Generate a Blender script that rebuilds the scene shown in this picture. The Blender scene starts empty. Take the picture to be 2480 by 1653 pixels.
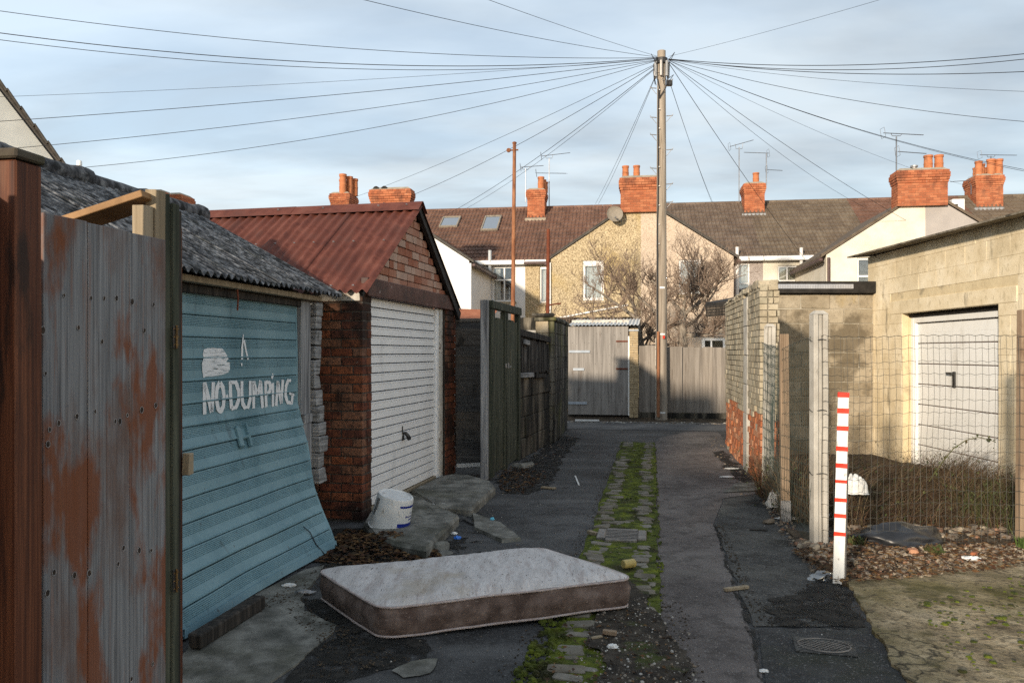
import bpy, bmesh, math, random
from mathutils import Vector, Matrix, noise
from mathutils.geometry import delaunay_2d_cdt
random.seed(7)
R = math.radians
SC = bpy.context.scene
COL = SC.collection

# ------------------------------------------------------------------ camera
FOC, CX, HY, EYE = 1929.0, 1240.0, 853.0, 1.6      # focal length in photo pixels, principal column, horizon row, eye height
cam = bpy.data.cameras.new('camera'); camo = bpy.data.objects.new('camera', cam); COL.objects.link(camo)
camo.location = (0, 0, EYE); camo.rotation_euler = (R(90), 0, 0)
cam.sensor_width = 36; cam.lens = 28.0; cam.shift_y = (HY - 826.5) / 2480
cam.clip_start = 0.05; cam.clip_end = 2000
SC.camera = camo
# ------------------------------------------------------------------ sky, sun, exposure
SUN_AZ, SUN_EL = 30.0, 12.5       # light travels to the right of the view axis by SUN_AZ
wd = bpy.data.worlds.new('World'); SC.world = wd; wd.use_nodes = True
nt = wd.node_tree; nt.nodes.clear()
def N(t, **kw):
    n = nt.nodes.new(t)
    for k, v in kw.items(): setattr(n, k, v)
    return n
out = N('ShaderNodeOutputWorld'); bg = N('ShaderNodeBackground'); sky = N('ShaderNodeTexSky', sky_type='NISHITA', sun_disc=False)
sky.sun_elevation = R(SUN_EL); sky.sun_rotation = R(180 - SUN_AZ); sky.air_density = 1.0; sky.dust_density = 0.6; sky.ozone_density = 1.2
tc = N('ShaderNodeTexCoord'); sep = N('ShaderNodeSeparateXYZ'); nt.links.new(tc.outputs['Generated'], sep.inputs[0])
zz = N('ShaderNodeMath', operation='ADD'); zz.inputs[1].default_value = 0.12; nt.links.new(sep.outputs['Z'], zz.inputs[0])
zm = N('ShaderNodeMath', operation='MAXIMUM'); zm.inputs[1].default_value = 0.06; nt.links.new(zz.outputs[0], zm.inputs[0])
dx = N('ShaderNodeMath', operation='DIVIDE'); dy = N('ShaderNodeMath', operation='DIVIDE')
nt.links.new(sep.outputs['X'], dx.inputs[0]); nt.links.new(zm.outputs[0], dx.inputs[1])
nt.links.new(sep.outputs['Y'], dy.inputs[0]); nt.links.new(zm.outputs[0], dy.inputs[1])
cmb = N('ShaderNodeCombineXYZ'); nt.links.new(dx.outputs[0], cmb.inputs[0]); nt.links.new(dy.outputs[0], cmb.inputs[1])
mpg = N('ShaderNodeMapping'); mpg.inputs['Scale'].default_value = (0.42, 0.75, 1); mpg.inputs['Rotation'].default_value = (0, 0, R(24)); mpg.inputs['Location'].default_value = (3.1, 1.7, 0)
nt.links.new(cmb.outputs[0], mpg.inputs[0])
cn = N('ShaderNodeTexNoise'); cn.inputs['Scale'].default_value = 1.25; cn.inputs['Detail'].default_value = 9; cn.inputs['Roughness'].default_value = 0.58; cn.inputs['Distortion'].default_value = 0.35
nt.links.new(mpg.outputs[0], cn.inputs['Vector'])
# more cloud towards the left (west) of the view, clearer towards the right
lr = N('ShaderNodeMath', operation='MULTIPLY_ADD'); lr.inputs[1].default_value = -0.16; lr.inputs[2].default_value = 0.02
nt.links.new(sep.outputs['X'], lr.inputs[0])
ad = N('ShaderNodeMath', operation='ADD'); nt.links.new(cn.outputs['Fac'], ad.inputs[0]); nt.links.new(lr.outputs[0], ad.inputs[1])
mr = N('ShaderNodeMapRange'); mr.inputs[1].default_value = 0.40; mr.inputs[2].default_value = 0.72; mr.interpolation_type = 'SMOOTHSTEP'
nt.links.new(ad.outputs[0], mr.inputs[0])
mu = N('ShaderNodeMath', operation='MULTIPLY'); mu.operation = 'MULTIPLY_ADD'; mu.inputs[1].default_value = 0.22; mu.inputs[2].default_value = 0.74; nt.links.new(mr.outputs[0], mu.inputs[0])   # thin veil everywhere, thicker in the clouds
n2 = N('ShaderNodeTexNoise'); n2.inputs['Scale'].default_value = 2.1; n2.inputs['Detail'].default_value = 8
nt.links.new(mpg.outputs[0], n2.inputs['Vector'])
cr = N('ShaderNodeValToRGB'); cr.color_ramp.elements[0].position = 0.40; cr.color_ramp.elements[0].color = (1.50, 1.68, 1.84, 1)
cr.color_ramp.elements[1].position = 0.62; cr.color_ramp.elements[1].color = (2.32, 2.53, 2.64, 1)
nt.links.new(n2.outputs['Fac'], cr.inputs[0])
mx = N('ShaderNodeMix', data_type='RGBA'); nt.links.new(mu.outputs[0], mx.inputs[0]); nt.links.new(sky.outputs[0], mx.inputs[6]); nt.links.new(cr.outputs[0], mx.inputs[7])
nt.links.new(mx.outputs[2], bg.inputs[0]); bg.inputs[1].default_value = 0.15; nt.links.new(bg.outputs[0], out.inputs[0])
sl = bpy.data.lights.new('sun', 'SUN'); sl.energy = 2.6; sl.angle = R(2.5); sl.color = (1.0, 0.85, 0.66)
so = bpy.data.objects.new('sun', sl); COL.objects.link(so); so.location = (-20, -25, 12)
ld = Vector((math.sin(R(SUN_AZ)) * math.cos(R(SUN_EL)), math.cos(R(SUN_AZ)) * math.cos(R(SUN_EL)), -math.sin(R(SUN_EL))))
so.rotation_euler = ld.to_track_quat('-Z', 'Y').to_euler()
SC.view_settings.view_transform = 'Standard'; SC.view_settings.look = 'None'; SC.view_settings.gamma = 1.0; SC.view_settings.exposure = 1.15
SC.view_settings.use_curve_mapping = False
SC.cycles.use_denoising = False

# ------------------------------------------------------------------ places: photo pixel -> point of the place
def P(px, py, Y): return Vector(((px - CX) / FOC * Y, Y, EYE - (py - HY) / FOC * Y))
def G(px, py, z=0.0):
    Y = (EYE - z) * FOC / (py - HY); return Vector(((px - CX) / FOC * Y, Y, z))
def GF(x, y, z=0.0): return G(x * 1.05442, y * 1.05442, z)

# ------------------------------------------------------------------ materials
MATS = {}
def L3(c): return (c[0], c[1], c[2], 1.0)
def mat(name, cols, scale=4.0, st=(1, 1, 1), rough=0.85, bump=0.25, bscale=None, bst=None, bdist=0.01, over=(), rnd=None, rndamt=0.0, spec=0.3, metal=0.0, coord='pos', detail=8, alpha=None, lohi=(0.35, 0.65), cracks=None):
    """cols: colours of a noise ramp; over: (colour, scale, stretch, low, high, amount) masks laid on top; rnd: list of per-piece colours"""
    m = bpy.data.materials.new(name); m.use_nodes = True; t = m.node_tree; t.nodes.clear()
    def n(k, **kw):
        x = t.nodes.new(k)
        for a, b in kw.items(): setattr(x, a, b)
        return x
    o = n('ShaderNodeOutputMaterial'); b = n('ShaderNodeBsdfPrincipled'); lk = t.links.new
    b.inputs['Roughness'].default_value = rough; b.inputs['Metallic'].default_value = metal; b.inputs['Specular IOR Level'].default_value = spec
    geo = n('ShaderNodeNewGeometry'); tcx = n('ShaderNodeTexCoord')
    src = geo.outputs['Position'] if coord == 'pos' else tcx.outputs['Object']
    def tex(sc, stt, det=detail, ro=0.6):
        mp = n('ShaderNodeMapping'); mp.inputs['Scale'].default_value = stt; lk(src, mp.inputs[0])
        nz = n('ShaderNodeTexNoise'); nz.inputs['Scale'].default_value = sc; nz.inputs['Detail'].default_value = det; nz.inputs['Roughness'].default_value = ro
        lk(mp.outputs[0], nz.inputs['Vector']); return nz.outputs['Fac']
    rp = n('ShaderNodeValToRGB'); els = rp.color_ramp.elements
    k = len(cols)
    for i, c in enumerate(cols):
        p = lohi[0] + (lohi[1] - lohi[0]) * (i / max(1, k - 1))
        if i < 2: e = els[i]; e.position = p
        else: e = els.new(p)
        e.color = L3(c)
    if k == 1: els[1].color = L3(cols[0]); els[1].position = 1
    lk(tex(scale, st), rp.inputs[0]); cur = rp.outputs[0]
    if rnd:
        r2 = n('ShaderNodeValToRGB'); r2.color_ramp.interpolation = 'CONSTANT'; e2 = r2.color_ramp.elements
        for i, c in enumerate(rnd):
            if i < 2: e = e2[i]; e.position = i / len(rnd)
            else: e = e2.new(i / len(rnd))
            e.color = L3(c)
        # a piece is an object of its own or an island of a joined mesh: both random numbers are mixed
        oi = n('ShaderNodeObjectInfo'); a1 = n('ShaderNodeMath', operation='ADD'); lk(oi.outputs['Random'], a1.inputs[0]); lk(geo.outputs['Random Per Island'], a1.inputs[1])
        fr = n('ShaderNodeMath', operation='FRACT'); lk(a1.outputs[0], fr.inputs[0]); lk(fr.outputs[0], r2.inputs[0])
        mm = n('ShaderNodeMix', data_type='RGBA', blend_type='MIX'); mm.inputs[0].default_value = rndamt
        lk(cur, mm.inputs[6]); lk(r2.outputs[0], mm.inputs[7]); cur = mm.outputs[2]
    for (c, sc, stt, lo, hi, amt) in over:
        f = tex(sc, stt); mrn = n('ShaderNodeMapRange'); mrn.inputs[1].default_value = lo; mrn.inputs[2].default_value = hi; mrn.inputs[4].default_value = amt
        lk(f, mrn.inputs[0]); mm = n('ShaderNodeMix', data_type='RGBA'); lk(mrn.outputs[0], mm.inputs[0]); lk(cur, mm.inputs[6]); mm.inputs[7].default_value = L3(c); cur = mm.outputs[2]
    if cracks:   # (cells per metre, half width, colour, share kept): crooked hairline cracks, broken up by a noise
        mp = n('ShaderNodeMapping'); mp.inputs['Scale'].default_value = (cracks[0],) * 3; lk(src, mp.inputs[0])
        dn_ = n('ShaderNodeTexNoise'); dn_.inputs['Scale'].default_value = 2.5; dn_.inputs['Detail'].default_value = 6; lk(mp.outputs[0], dn_.inputs['Vector'])
        va = n('ShaderNodeVectorMath', operation='ADD'); lk(mp.outputs[0], va.inputs[0]); lk(dn_.outputs['Color'], va.inputs[1])
        vo = n('ShaderNodeTexVoronoi', feature='DISTANCE_TO_EDGE'); vo.inputs['Scale'].default_value = 1.0; lk(va.outputs[0], vo.inputs['Vector'])
        m1 = n('ShaderNodeMapRange'); m1.inputs[1].default_value = 0; m1.inputs[2].default_value = cracks[1]; m1.inputs[3].default_value = 1; m1.inputs[4].default_value = 0; lk(vo.outputs['Distance'], m1.inputs[0])
        m2 = n('ShaderNodeMapRange'); m2.inputs[1].default_value = .5 - cracks[3]; m2.inputs[2].default_value = .6 - cracks[3]; lk(tex(.9, (1, 1, 1), 4), m2.inputs[0])
        mm2 = n('ShaderNodeMath', operation='MULTIPLY'); lk(m1.outputs[0], mm2.inputs[0]); lk(m2.outputs[0], mm2.inputs[1])
        mm = n('ShaderNodeMix', data_type='RGBA'); lk(mm2.outputs[0], mm.inputs[0]); lk(cur, mm.inputs[6]); mm.inputs[7].default_value = L3(cracks[2]); cur = mm.outputs[2]
    lk(cur, b.inputs['Base Color'])
    if bump:
        bp = n('ShaderNodeBump'); bp.inputs['Strength'].default_value = bump; bp.inputs['Distance'].default_value = bdist
        lk(tex(bscale or scale * 4, bst or st), bp.inputs['Height']); lk(bp.outputs[0], b.inputs['Normal'])
    sh = b.outputs[0]
    if alpha:   # dry-brushed or thin: (scale, stretch, low, high)
        f = tex(alpha[0], alpha[1]); mrn = n('ShaderNodeMapRange'); mrn.inputs[1].default_value = alpha[2]; mrn.inputs[2].default_value = alpha[3]; lk(f, mrn.inputs[0])
        tr = n('ShaderNodeBsdfTransparent'); ms = n('ShaderNodeMixShader'); lk(mrn.outputs[0], ms.inputs[0]); lk(tr.outputs[0], ms.inputs[1]); lk(sh, ms.inputs[2]); sh = ms.outputs[0]
    lk(sh, o.inputs[0]); MATS[name] = m; return m
def glassmat(name, tint, clear=0.6):
    m = bpy.data.materials.new(name); m.use_nodes = True; t = m.node_tree; t.nodes.clear(); n = t.nodes.new; lk = t.links.new
    o = n('ShaderNodeOutputMaterial'); ms = n('ShaderNodeMixShader'); tr = n('ShaderNodeBsdfTransparent'); g = n('ShaderNodeBsdfGlossy')
    tr.inputs[0].default_value = L3(tint); g.inputs['Roughness'].default_value = 0.04; ms.inputs[0].default_value = 1 - clear
    lk(tr.outputs[0], ms.inputs[1]); lk(g.outputs[0], ms.inputs[2]); lk(ms.outputs[0], o.inputs[0]); MATS[name] = m; return m

# ------------------------------------------------------------------ mesh builder
class MB:
    def __init__(s): s.v = []; s.f = []; s.sm = False
    def add(s, vs, fs):
        b = len(s.v); s.v += [tuple(x) for x in vs]; s.f += [tuple(i + b for i in f) for f in fs]; return s
    def box(s, x0, x1, y0, y1, z0, z1, j=0.0):
        vs = [(x, y, z) for z in (z0, z1) for y in (y0, y1) for x in (x0, x1)]
        if j: vs = [(a + random.uniform(-j, j), b + random.uniform(-j, j), c + random.uniform(-j, j)) for a, b, c in vs]
        return s.add(vs, [(0, 2, 3, 1), (4, 5, 7, 6), (0, 1, 5, 4), (2, 6, 7, 3), (0, 4, 6, 2), (1, 3, 7, 5)])
    def cbox(s, x0, x1, y0, y1, z0, z1, c=0.004, j=0.0, M=None):
        """box with chamfered edges (44 triangles)"""
        lo, hi = (x0, y0, z0), (x1, y1, z1); vs = []; idx = {}
        for sx in (0, 1):
            for sy in (0, 1):
                for sz in (0, 1):
                    p = [(hi if q else lo)[i] for i, q in enumerate((sx, sy, sz))]
                    d = [(-c if q else c) for q in (sx, sy, sz)]
                    jj = [random.uniform(-j, j) for _ in range(3)]
                    for ax in range(3):   # vertex on the face of axis ax
                        q = [p[i] + (0 if i == ax else d[i]) + jj[i] for i in range(3)]
                        idx[(sx, sy, sz, ax)] = len(vs); vs.append(q)
        fs = []
        I = lambda a, ax: idx[(a[0], a[1], a[2], ax)]
        for ax in range(3):
            o1, o2 = [i for i in range(3) if i != ax]
            for sd in (0, 1):
                ring = []
                for q1, q2 in ((0, 0), (1, 0), (1, 1), (0, 1)):
                    a = [0, 0, 0]; a[ax] = sd; a[o1] = q1; a[o2] = q2; ring.append(I(a, ax))
                fs.append(ring)
            for q1 in (0, 1):
                for q2 in (0, 1):
                    a = [0, 0, 0]; a[o1] = q1; a[o2] = q2; e = a[:]; e[ax] = 1
                    fs.append([I(a, o1), I(e, o1), I(e, o2), I(a, o2)])
        for sx in (0, 1):
            for sy in (0, 1):
                for sz in (0, 1): fs.append([idx[(sx, sy, sz, 0)], idx[(sx, sy, sz, 1)], idx[(sx, sy, sz, 2)]])
        if M is not None: vs = [M @ Vector(q) for q in vs]
        return s.add(vs, fs)
    def bar(s, a, b, w, h, up=(0, 0, 1), c=0.003):
        a = Vector(a); b = Vector(b); d = (b - a); L = d.length; d.normalize(); u = Vector(up); r = d.cross(u)
        if r.length < 1e-4: r = Vector((1, 0, 0))
        r.normalize(); u = r.cross(d); M = Matrix((r, d, u)).transposed().to_4x4(); M.translation = a
        return s.cbox(-w / 2, w / 2, 0, L, -h / 2, h / 2, min(c, w / 3, h / 3), 0, M)
    def tube(s, pts, rad, n=6, cap=True):
        pts = [Vector(p) for p in pts]; b = len(s.v); k = len(pts)
        if not hasattr(rad, '__len__'): rad = [rad] * k
        pr = None
        for i, p in enumerate(pts):
            d = (pts[min(i + 1, k - 1)] - pts[max(i - 1, 0)])
            if d.length < 1e-9: d = Vector((0, 0, 1))
            d.normalize()
            if pr is None:
                r = d.orthogonal().normalized()
            else:
                r = pr - d * pr.dot(d)
                r = r.normalized() if r.length > 1e-6 else d.orthogonal().normalized()
            pr = r; u = d.cross(r)
            for j in range(n):
                a = 2 * math.pi * j / n; s.v.append(tuple(p + (r * math.cos(a) + u * math.sin(a)) * rad[i]))
        for i in range(k - 1):
            for j in range(n):
                j2 = (j + 1) % n; s.f.append((b + i * n + j, b + i * n + j2, b + (i + 1) * n + j2, b + (i + 1) * n + j))
        if cap: s.f.append(tuple(b + j for j in range(n))[::-1]); s.f.append(tuple(b + (k - 1) * n + j for j in range(n)))
        return s
    def lathe(s, prof, n=24, M=None):
        b = len(s.v)
        for (r, z) in prof:
            for j in range(n):
                a = 2 * math.pi * j / n; q = Vector((r * math.cos(a), r * math.sin(a), z)); s.v.append(tuple(M @ q if M is not None else q))
        for i in range(len(prof) - 1):
            for j in range(n):
                j2 = (j + 1) % n; s.f.append((b + i * n + j, b + i * n + j2, b + (i + 1) * n + j2, b + (i + 1) * n + j))
        s.f.append(tuple(b + j for j in range(n))[::-1]); s.f.append(tuple(b + (len(prof) - 1) * n + j for j in range(n)))
        return s
    def prism(s, poly, z0, z1, M=None):
        k = len(poly); f = (lambda p, z: (p[0], p[1], z)); vs = [f(p, z0) for p in poly] + [f(p, z1) for p in poly]
        if M is not None: vs = [M @ Vector(q) for q in vs]
        return s.add(vs, [tuple(range(k))[::-1], tuple(range(k, 2 * k))] + [(i, (i + 1) % k, k + (i + 1) % k, k + i) for i in range(k)])
    def grid(s, fn, us, vs_):
        b = len(s.v); nu, nv = len(us), len(vs_)
        for u in us:
            for v in vs_: s.v.append(tuple(fn(u, v)))
        for i in range(nu - 1):
            for j in range(nv - 1): s.f.append((b + i * nv + j, b + (i + 1) * nv + j, b + (i + 1) * nv + j + 1, b + i * nv + j + 1))
        return s
    def rock(s, c, r, fl=0.7):
        b = len(s.v); c = Vector(c); ring = []
        h = r * fl
        n = random.choice((5, 6)); a0 = random.random() * 6.28
        lo = [c + Vector((math.cos(a0 + 6.283 * i / n) * r * random.uniform(.7, 1.1), math.sin(a0 + 6.283 * i / n) * r * random.uniform(.7, 1.1), random.uniform(-.2, .1) * h)) for i in range(n)]
        hi = [c + Vector(((q - c).x * random.uniform(.5, .8), (q - c).y * random.uniform(.5, .8), h * random.uniform(.6, 1.0))) for q in lo]
        return s.add(lo + hi, [tuple(range(n, 2 * n))] + [(i, (i + 1) % n, n + (i + 1) % n, n + i) for i in range(n)])
    def mesh(s, name, m=None, smooth=False):
        me = bpy.data.meshes.new(name); me.from_pydata(s.v, [], s.f); me.update()
        if m: me.materials.append(MATS[m])
        if smooth or s.sm:
            me.polygons.foreach_set('use_smooth', [True] * len(me.polygons))
        return me
    def build(s, name, m, parent=None, world=False, smooth=False, autosm=None):
        """one mesh object; world=True: the vertices are given in world space"""
        if world and parent is not None:
            iv = parent_world(parent).inverted(); s.v = [tuple(iv @ Vector(q)) for q in s.v]
        org = None
        if parent is None:
            xs = [q[0] for q in s.v]; ys = [q[1] for q in s.v]; zs = [q[2] for q in s.v]
            org = Vector(((min(xs) + max(xs)) / 2, (min(ys) + max(ys)) / 2, min(zs))); s.v = [tuple(Vector(q) - org) for q in s.v]
        me = s.mesh(name, m, smooth); fixn(me)
        if autosm: me.set_sharp_from_angle(angle=R(autosm))
        o = bpy.data.objects.new(name, me); COL.objects.link(o)
        if parent is not None: o.parent = parent
        else: o.location = org
        return o
def fixn(me):
    bm = bmesh.new(); bm.from_mesh(me); bmesh.ops.recalc_face_normals(bm, faces=bm.faces[:]); bm.to_mesh(me); bm.free()
def parent_world(o):
    M = Matrix.Translation(o.location) @ o.rotation_euler.to_matrix().to_4x4() @ Matrix.Diagonal((*o.scale, 1))
    return parent_world(o.parent) @ M if o.parent else M
def tag(o, label, cat, group=None, kind=None):
    o['label'] = label
    if cat: o['category'] = cat
    if group: o['group'] = group
    if kind: o['kind'] = kind
    return o
def thing(name, label, cat, loc=(0, 0, 0), rotz=0.0, group=None):
    o = bpy.data.objects.new(name, None); o.empty_display_size = 0.1; COL.objects.link(o); o.location = loc; o.rotation_euler = (0, 0, R(rotz)); return tag(o, label, cat, group)
def struct(o, kind='structure'):
    o['kind'] = kind; return o
def inst(name, me, parent, loc, rot=(0, 0, 0), sc=(1, 1, 1)):
    o = bpy.data.objects.new(name, me); COL.objects.link(o); o.parent = parent; o.location = loc; o.rotation_euler = rot; o.scale = sc; return o
def U(a, b): return random.uniform(a, b)
def frange(a, b, st):
    k = max(1, int(round((b - a) / st))); return [a + (b - a) * i / k for i in range(k + 1)]
def unitbrick(name, m, ch=0.035, j=0.012):
    return MB().cbox(-.5, .5, -.5, .5, -.5, .5, ch, j).mesh(name, m)
# ------------------------------------------------------------------ the materials of the place
SPECK = ((0.33, 0.32, 0.31), 70, (1, 1, 1), 0.60, 0.66, 0.6)
mat('asphalt', [(.026, .0265, .028), (.050, .051, .053), (.082, .083, .085)], 1.1, rough=.72, bump=.9, bscale=110, bdist=.012, spec=.35,
    over=[((.011, .011, .011), 6, (1, 1, 1), .50, .62, .55), ((.105, .105, .105), 26, (1, 1, 1), .54, .64, .40), ((.009, .009, .009), .55, (1, 1, 1), .53, .62, .75), SPECK, ((.12, .12, .12), 1.3, (.5, 1.4, 1), .50, .66, .65)], cracks=(.8, .010, (.008, .008, .008), .03))
mat('tarmac_brown', [(.085, .074, .071), (.135, .118, .112), (.19, .17, .16)], 1.4, rough=.85, bump=.9, bscale=110, bdist=.012,
    over=[((.022, .019, .018), 7, (1, 1, 1), .50, .62, .5), ((.16, .14, .13), 26, (1, 1, 1), .54, .64, .40), ((.022, .019, .018), .9, (1, 1, 1), .60, .68, .6), SPECK, ((.20, .185, .165), .8, (.45, 1.7, 1), .58, .75, .75)], cracks=(.7, .009, (.015, .013, .012), .02))
mat('asphalt_patch', [(.022, .023, .025), (.036, .038, .040), (.05, .052, .054)], 1.6, rough=.8, bump=.9, bscale=110, bdist=.012,
    over=[((.012, .012, .012), 7, (1, 1, 1), .50, .62, .5), ((.085, .085, .08), 26, (1, 1, 1), .55, .64, .35), ((.025, .03, .012), 1.3, (1, 1, 1), .5, .64, .65), SPECK])
mat('asphalt_grey', [(.05, .05, .05), (.075, .074, .07), (.10, .098, .09)], 1.6, rough=.85, bump=.9, bscale=110, bdist=.012,
    over=[((.02, .02, .018), 6, (1, 1, 1), .50, .62, .5), ((.15, .145, .13), 26, (1, 1, 1), .54, .64, .40), ((.014, .014, .012), 1.1, (1, 1, 1), .53, .62, .8), SPECK], cracks=(1.3, .014, (.010, .010, .009), .06))
mat('muck', [(.007, .007, .006), (.017, .016, .014), (.034, .031, .027)], 9, rough=.9, bump=.7, bscale=60, bdist=.015, alpha=(7.0, (1, 1, 1), .36, .56), over=[((.3, .28, .25), 70, (1, 1, 1), .66, .70, .6)])
mat('slab_concrete', [(.075, .075, .066), (.15, .146, .13), (.25, .245, .22)], 5.5, rough=.9, bump=.5, bscale=60, bdist=.01,
    over=[((.05, .05, .03), 1.6, (1, 1, 1), .50, .66, .7), ((.035, .033, .03), 45, (1, 1, 1), .60, .68, .6), ((.33, .33, .31), 80, (1, 1, 1), .66, .72, .5)], cracks=(.9, .010, (.02, .02, .018), .0))
mat('apron_concrete', [(.15, .12, .075), (.30, .24, .15), (.46, .385, .265)], 2.6, rough=.92, bump=.9, bscale=22, bdist=.03,
    over=[((.10, .085, .018), .9, (1, 1, 1), .47, .62, .75), ((.045, .036, .022), 22, (1, 1, 1), .52, .62, .65), ((.03, .025, .018), 60, (1, 1, 1), .54, .62, .5), ((.055, .05, .012), 2.4, (1, 1, 1), .54, .64, .75), ((.03, .028, .02), 1.3, (1, 1, 1), .58, .66, .7), ((.42, .37, .28), 55, (1, 1, 1), .64, .70, .6)], cracks=(.8, .016, (.022, .02, .012), .08))
mat('soil', [(.020, .015, .010), (.05, .037, .024), (.10, .075, .05)], 5, rough=.95, bump=.8, bscale=40, bdist=.03)
mat('lane', [(.045, .047, .052), (.075, .077, .08), (.12, .12, .12)], 1.2, rough=.8, bump=.4, bscale=100, bdist=.006, over=[((.22, .21, .20), 1.5, (.25, 2.2, 1), .57, .66, .6)])
mat('moss', [(.024, .032, .006), (.078, .10, .009), (.16, .185, .016)], 14, rough=.95, bump=.9, bscale=60, bdist=.02, over=[((.018, .014, .008), 3.5, (1, 1, 1), .52, .62, .85), ((.4, .38, .33), 60, (1, 1, 1), .70, .74, .7)])
mat('sett', [(.10, .09, .07), (.17, .152, .122), (.25, .232, .198)], 9, rough=.85, bump=.5, bscale=50, bdist=.01, rnd=[(.10, .088, .066), (.19, .172, .145), (.14, .118, .09), (.22, .205, .18)], rndamt=.5, over=[((.05, .055, .015), 7, (1, 1, 1), .56, .68, .7)])
mat('cast_iron', [(.13, .12, .11), (.24, .22, .20)], 20, rough=.55, bump=.3, spec=.5, metal=.3)
mat('galv', [(.22, .22, .225), (.36, .36, .37)], 15, rough=.5, bump=.15, metal=.5, spec=.5, over=[((.20, .09, .04), 9, (1, 1, .4), .60, .70, .6)])
mat('black_iron', [(.012, .012, .013), (.03, .03, .03)], 20, rough=.45, bump=.1, spec=.5)
mat('brass', [(.10, .06, .025), (.24, .15, .06)], 60, rough=.45, bump=.2, metal=.6)
mat('rust_pole', [(.16, .06, .03), (.27, .115, .055), (.36, .17, .09)], 5, (3, 3, .5), rough=.8, bump=.2)
mat('rust_dark', [(.10, .025, .012), (.18, .05, .022)], 6, rough=.8, bump=.2)
W_ = (26, 26, 1.2)
mat('wood_grey', [(.11, .115, .125), (.21, .215, .225), (.33, .335, .345)], 1.0, (34, 34, 1.4), rough=.85, bump=.6, bscale=2.0, bst=(40, 40, 1.5), bdist=.004,
    over=[((.05, .05, .052), 1.0, (70, 70, 2.0), .58, .66, .7), ((.045, .045, .04), 2, (1, 1, .35), .58, .72, .5)])
mat('gate_grey_stained', [(.115, .118, .126), (.175, .18, .19), (.235, .24, .25)], 1.0, (110, 110, 1.7), rough=.88, bump=.3, bscale=1.0, bst=(170, 170, 2.2), bdist=.002,
    over=[((.05, .05, .053), 1.0, (140, 140, 2.6), .56, .66, .55), ((.30, .31, .33), 1.0, (18, 18, .9), .55, .70, .35), ((.115, .055, .032), 1.0, (4.5, 4.5, 1.5), .47, .60, .65), ((.17, .052, .017), 1.0, (6.5, 6.5, 1.9), .50, .58, .85), ((.20, .075, .03), 1.0, (60, 60, 2.0), .58, .66, .35), ((.04, .042, .035), 3, (1, 1, .3), .62, .72, .5)])
mat('redwood', [(.040, .012, .006), (.085, .026, .011), (.15, .052, .023)], 1.0, (80, 80, 1.5), rough=.7, bump=.5, bscale=1.0, bst=(140, 140, 2), bdist=.002, spec=.35,
    over=[((.03, .012, .008), 1.0, (40, 40, 1.6), .57, .66, .7), ((.17, .085, .05), 3, (3, 3, .6), .58, .70, .45), ((.012, .006, .004), 2.2, (4, 4, .7), .58, .64, .8)])
mat('post_cap', [(.05, .04, .03), (.10, .085, .06)], 8, rough=.9, bump=.6, over=[((.06, .065, .03), 5, (1, 1, 1), .5, .65, .6)])
mat('wood_green', [(.018, .021, .015), (.042, .048, .034), (.085, .09, .066)], 1.0, W_, rough=.85, bump=.5, bscale=2, bst=(40, 40, 1.5), bdist=.004)
mat('wood_dark', [(.010, .009, .008), (.03, .026, .022), (.06, .05, .042)], 1.0, W_, rough=.85, bump=.4, bdist=.004)
mat('wood_orange', [(.19, .105, .045), (.31, .18, .085)], 1.0, (8, 8, 8), rough=.7, bump=.3)
mat('wood_pale', [(.20, .155, .10), (.33, .27, .19)], 1.0, W_, rough=.8, bump=.4, bdist=.004)
mat('wood_raw', [(.19, .135, .09), (.30, .22, .15)], 1.0, W_, rough=.8, bump=.4, bdist=.003, over=[((.10, .05, .03), 3, (1, 1, .5), .58, .66, .7)])
mat('wood_plank_h', [(.06, .058, .056), (.12, .115, .11), (.20, .19, .18)], 1.0, (2, 2, 40), rough=.88, bump=.6, bscale=2, bst=(2.5, 2.5, 60), bdist=.005, coord='obj',
    rnd=[(.07, .07, .07), (.14, .125, .11), (.16, .13, .10), (.09, .09, .09)], rndamt=.5, over=[((.015, .014, .012), 5, (1, 1, 1), .56, .66, .7)])
mat('fence_board', [(.15, .13, .11), (.24, .212, .182), (.34, .305, .27)], 1.0, (20, 20, 1.0), rough=.85, bump=.5, bscale=2, bst=(30, 30, 1.2), bdist=.004,
    rnd=[(.20, .178, .155), (.27, .235, .20), (.17, .148, .128), (.31, .275, .24)], rndamt=.45, over=[((.09, .07, .055), 1, (30, 30, 2), .60, .68, .6)])
mat('ply_gate', [(.165, .152, .14), (.24, .222, .205), (.31, .29, .27)], 1.0, (14, 14, .8), rough=.85, bump=.4, bscale=2, bst=(30, 30, 1), bdist=.003, over=[((.10, .065, .04), 2.5, (2.2, 2.2, .5), .58, .72, .7)])
mat('concrete_post', [(.34, .32, .285), (.46, .44, .40)], 6, rough=.9, bump=.4, bscale=60, over=[((.15, .14, .12), 30, (1, 1, .4), .62, .70, .6)])
mat('block_wall', [(.22, .185, .135), (.32, .275, .205), (.40, .35, .27)], 5, rough=.92, bump=.7, bscale=70, bdist=.01, rnd=[(.30, .255, .19), (.22, .18, .12), (.38, .33, .25), (.26, .21, .14)], rndamt=.4,
    over=[((.085, .068, .045), 1.5, (1, 1, 1), .52, .60, .7), ((.33, .24, .09), 1.3, (1, 1, 1), .60, .70, .6), ((.10, .085, .065), 30, (1, 1, 1), .56, .66, .5), ((.48, .45, .38), 60, (1, 1, 1), .66, .72, .5)])
mat('mortar_pale', [(.30, .27, .215), (.40, .37, .30)], 12, rough=.95, bump=.5)
mat('mortar_dark', [(.035, .03, .026), (.09, .08, .07)], 12, rough=.95, bump=.6, bdist=.006)
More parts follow.
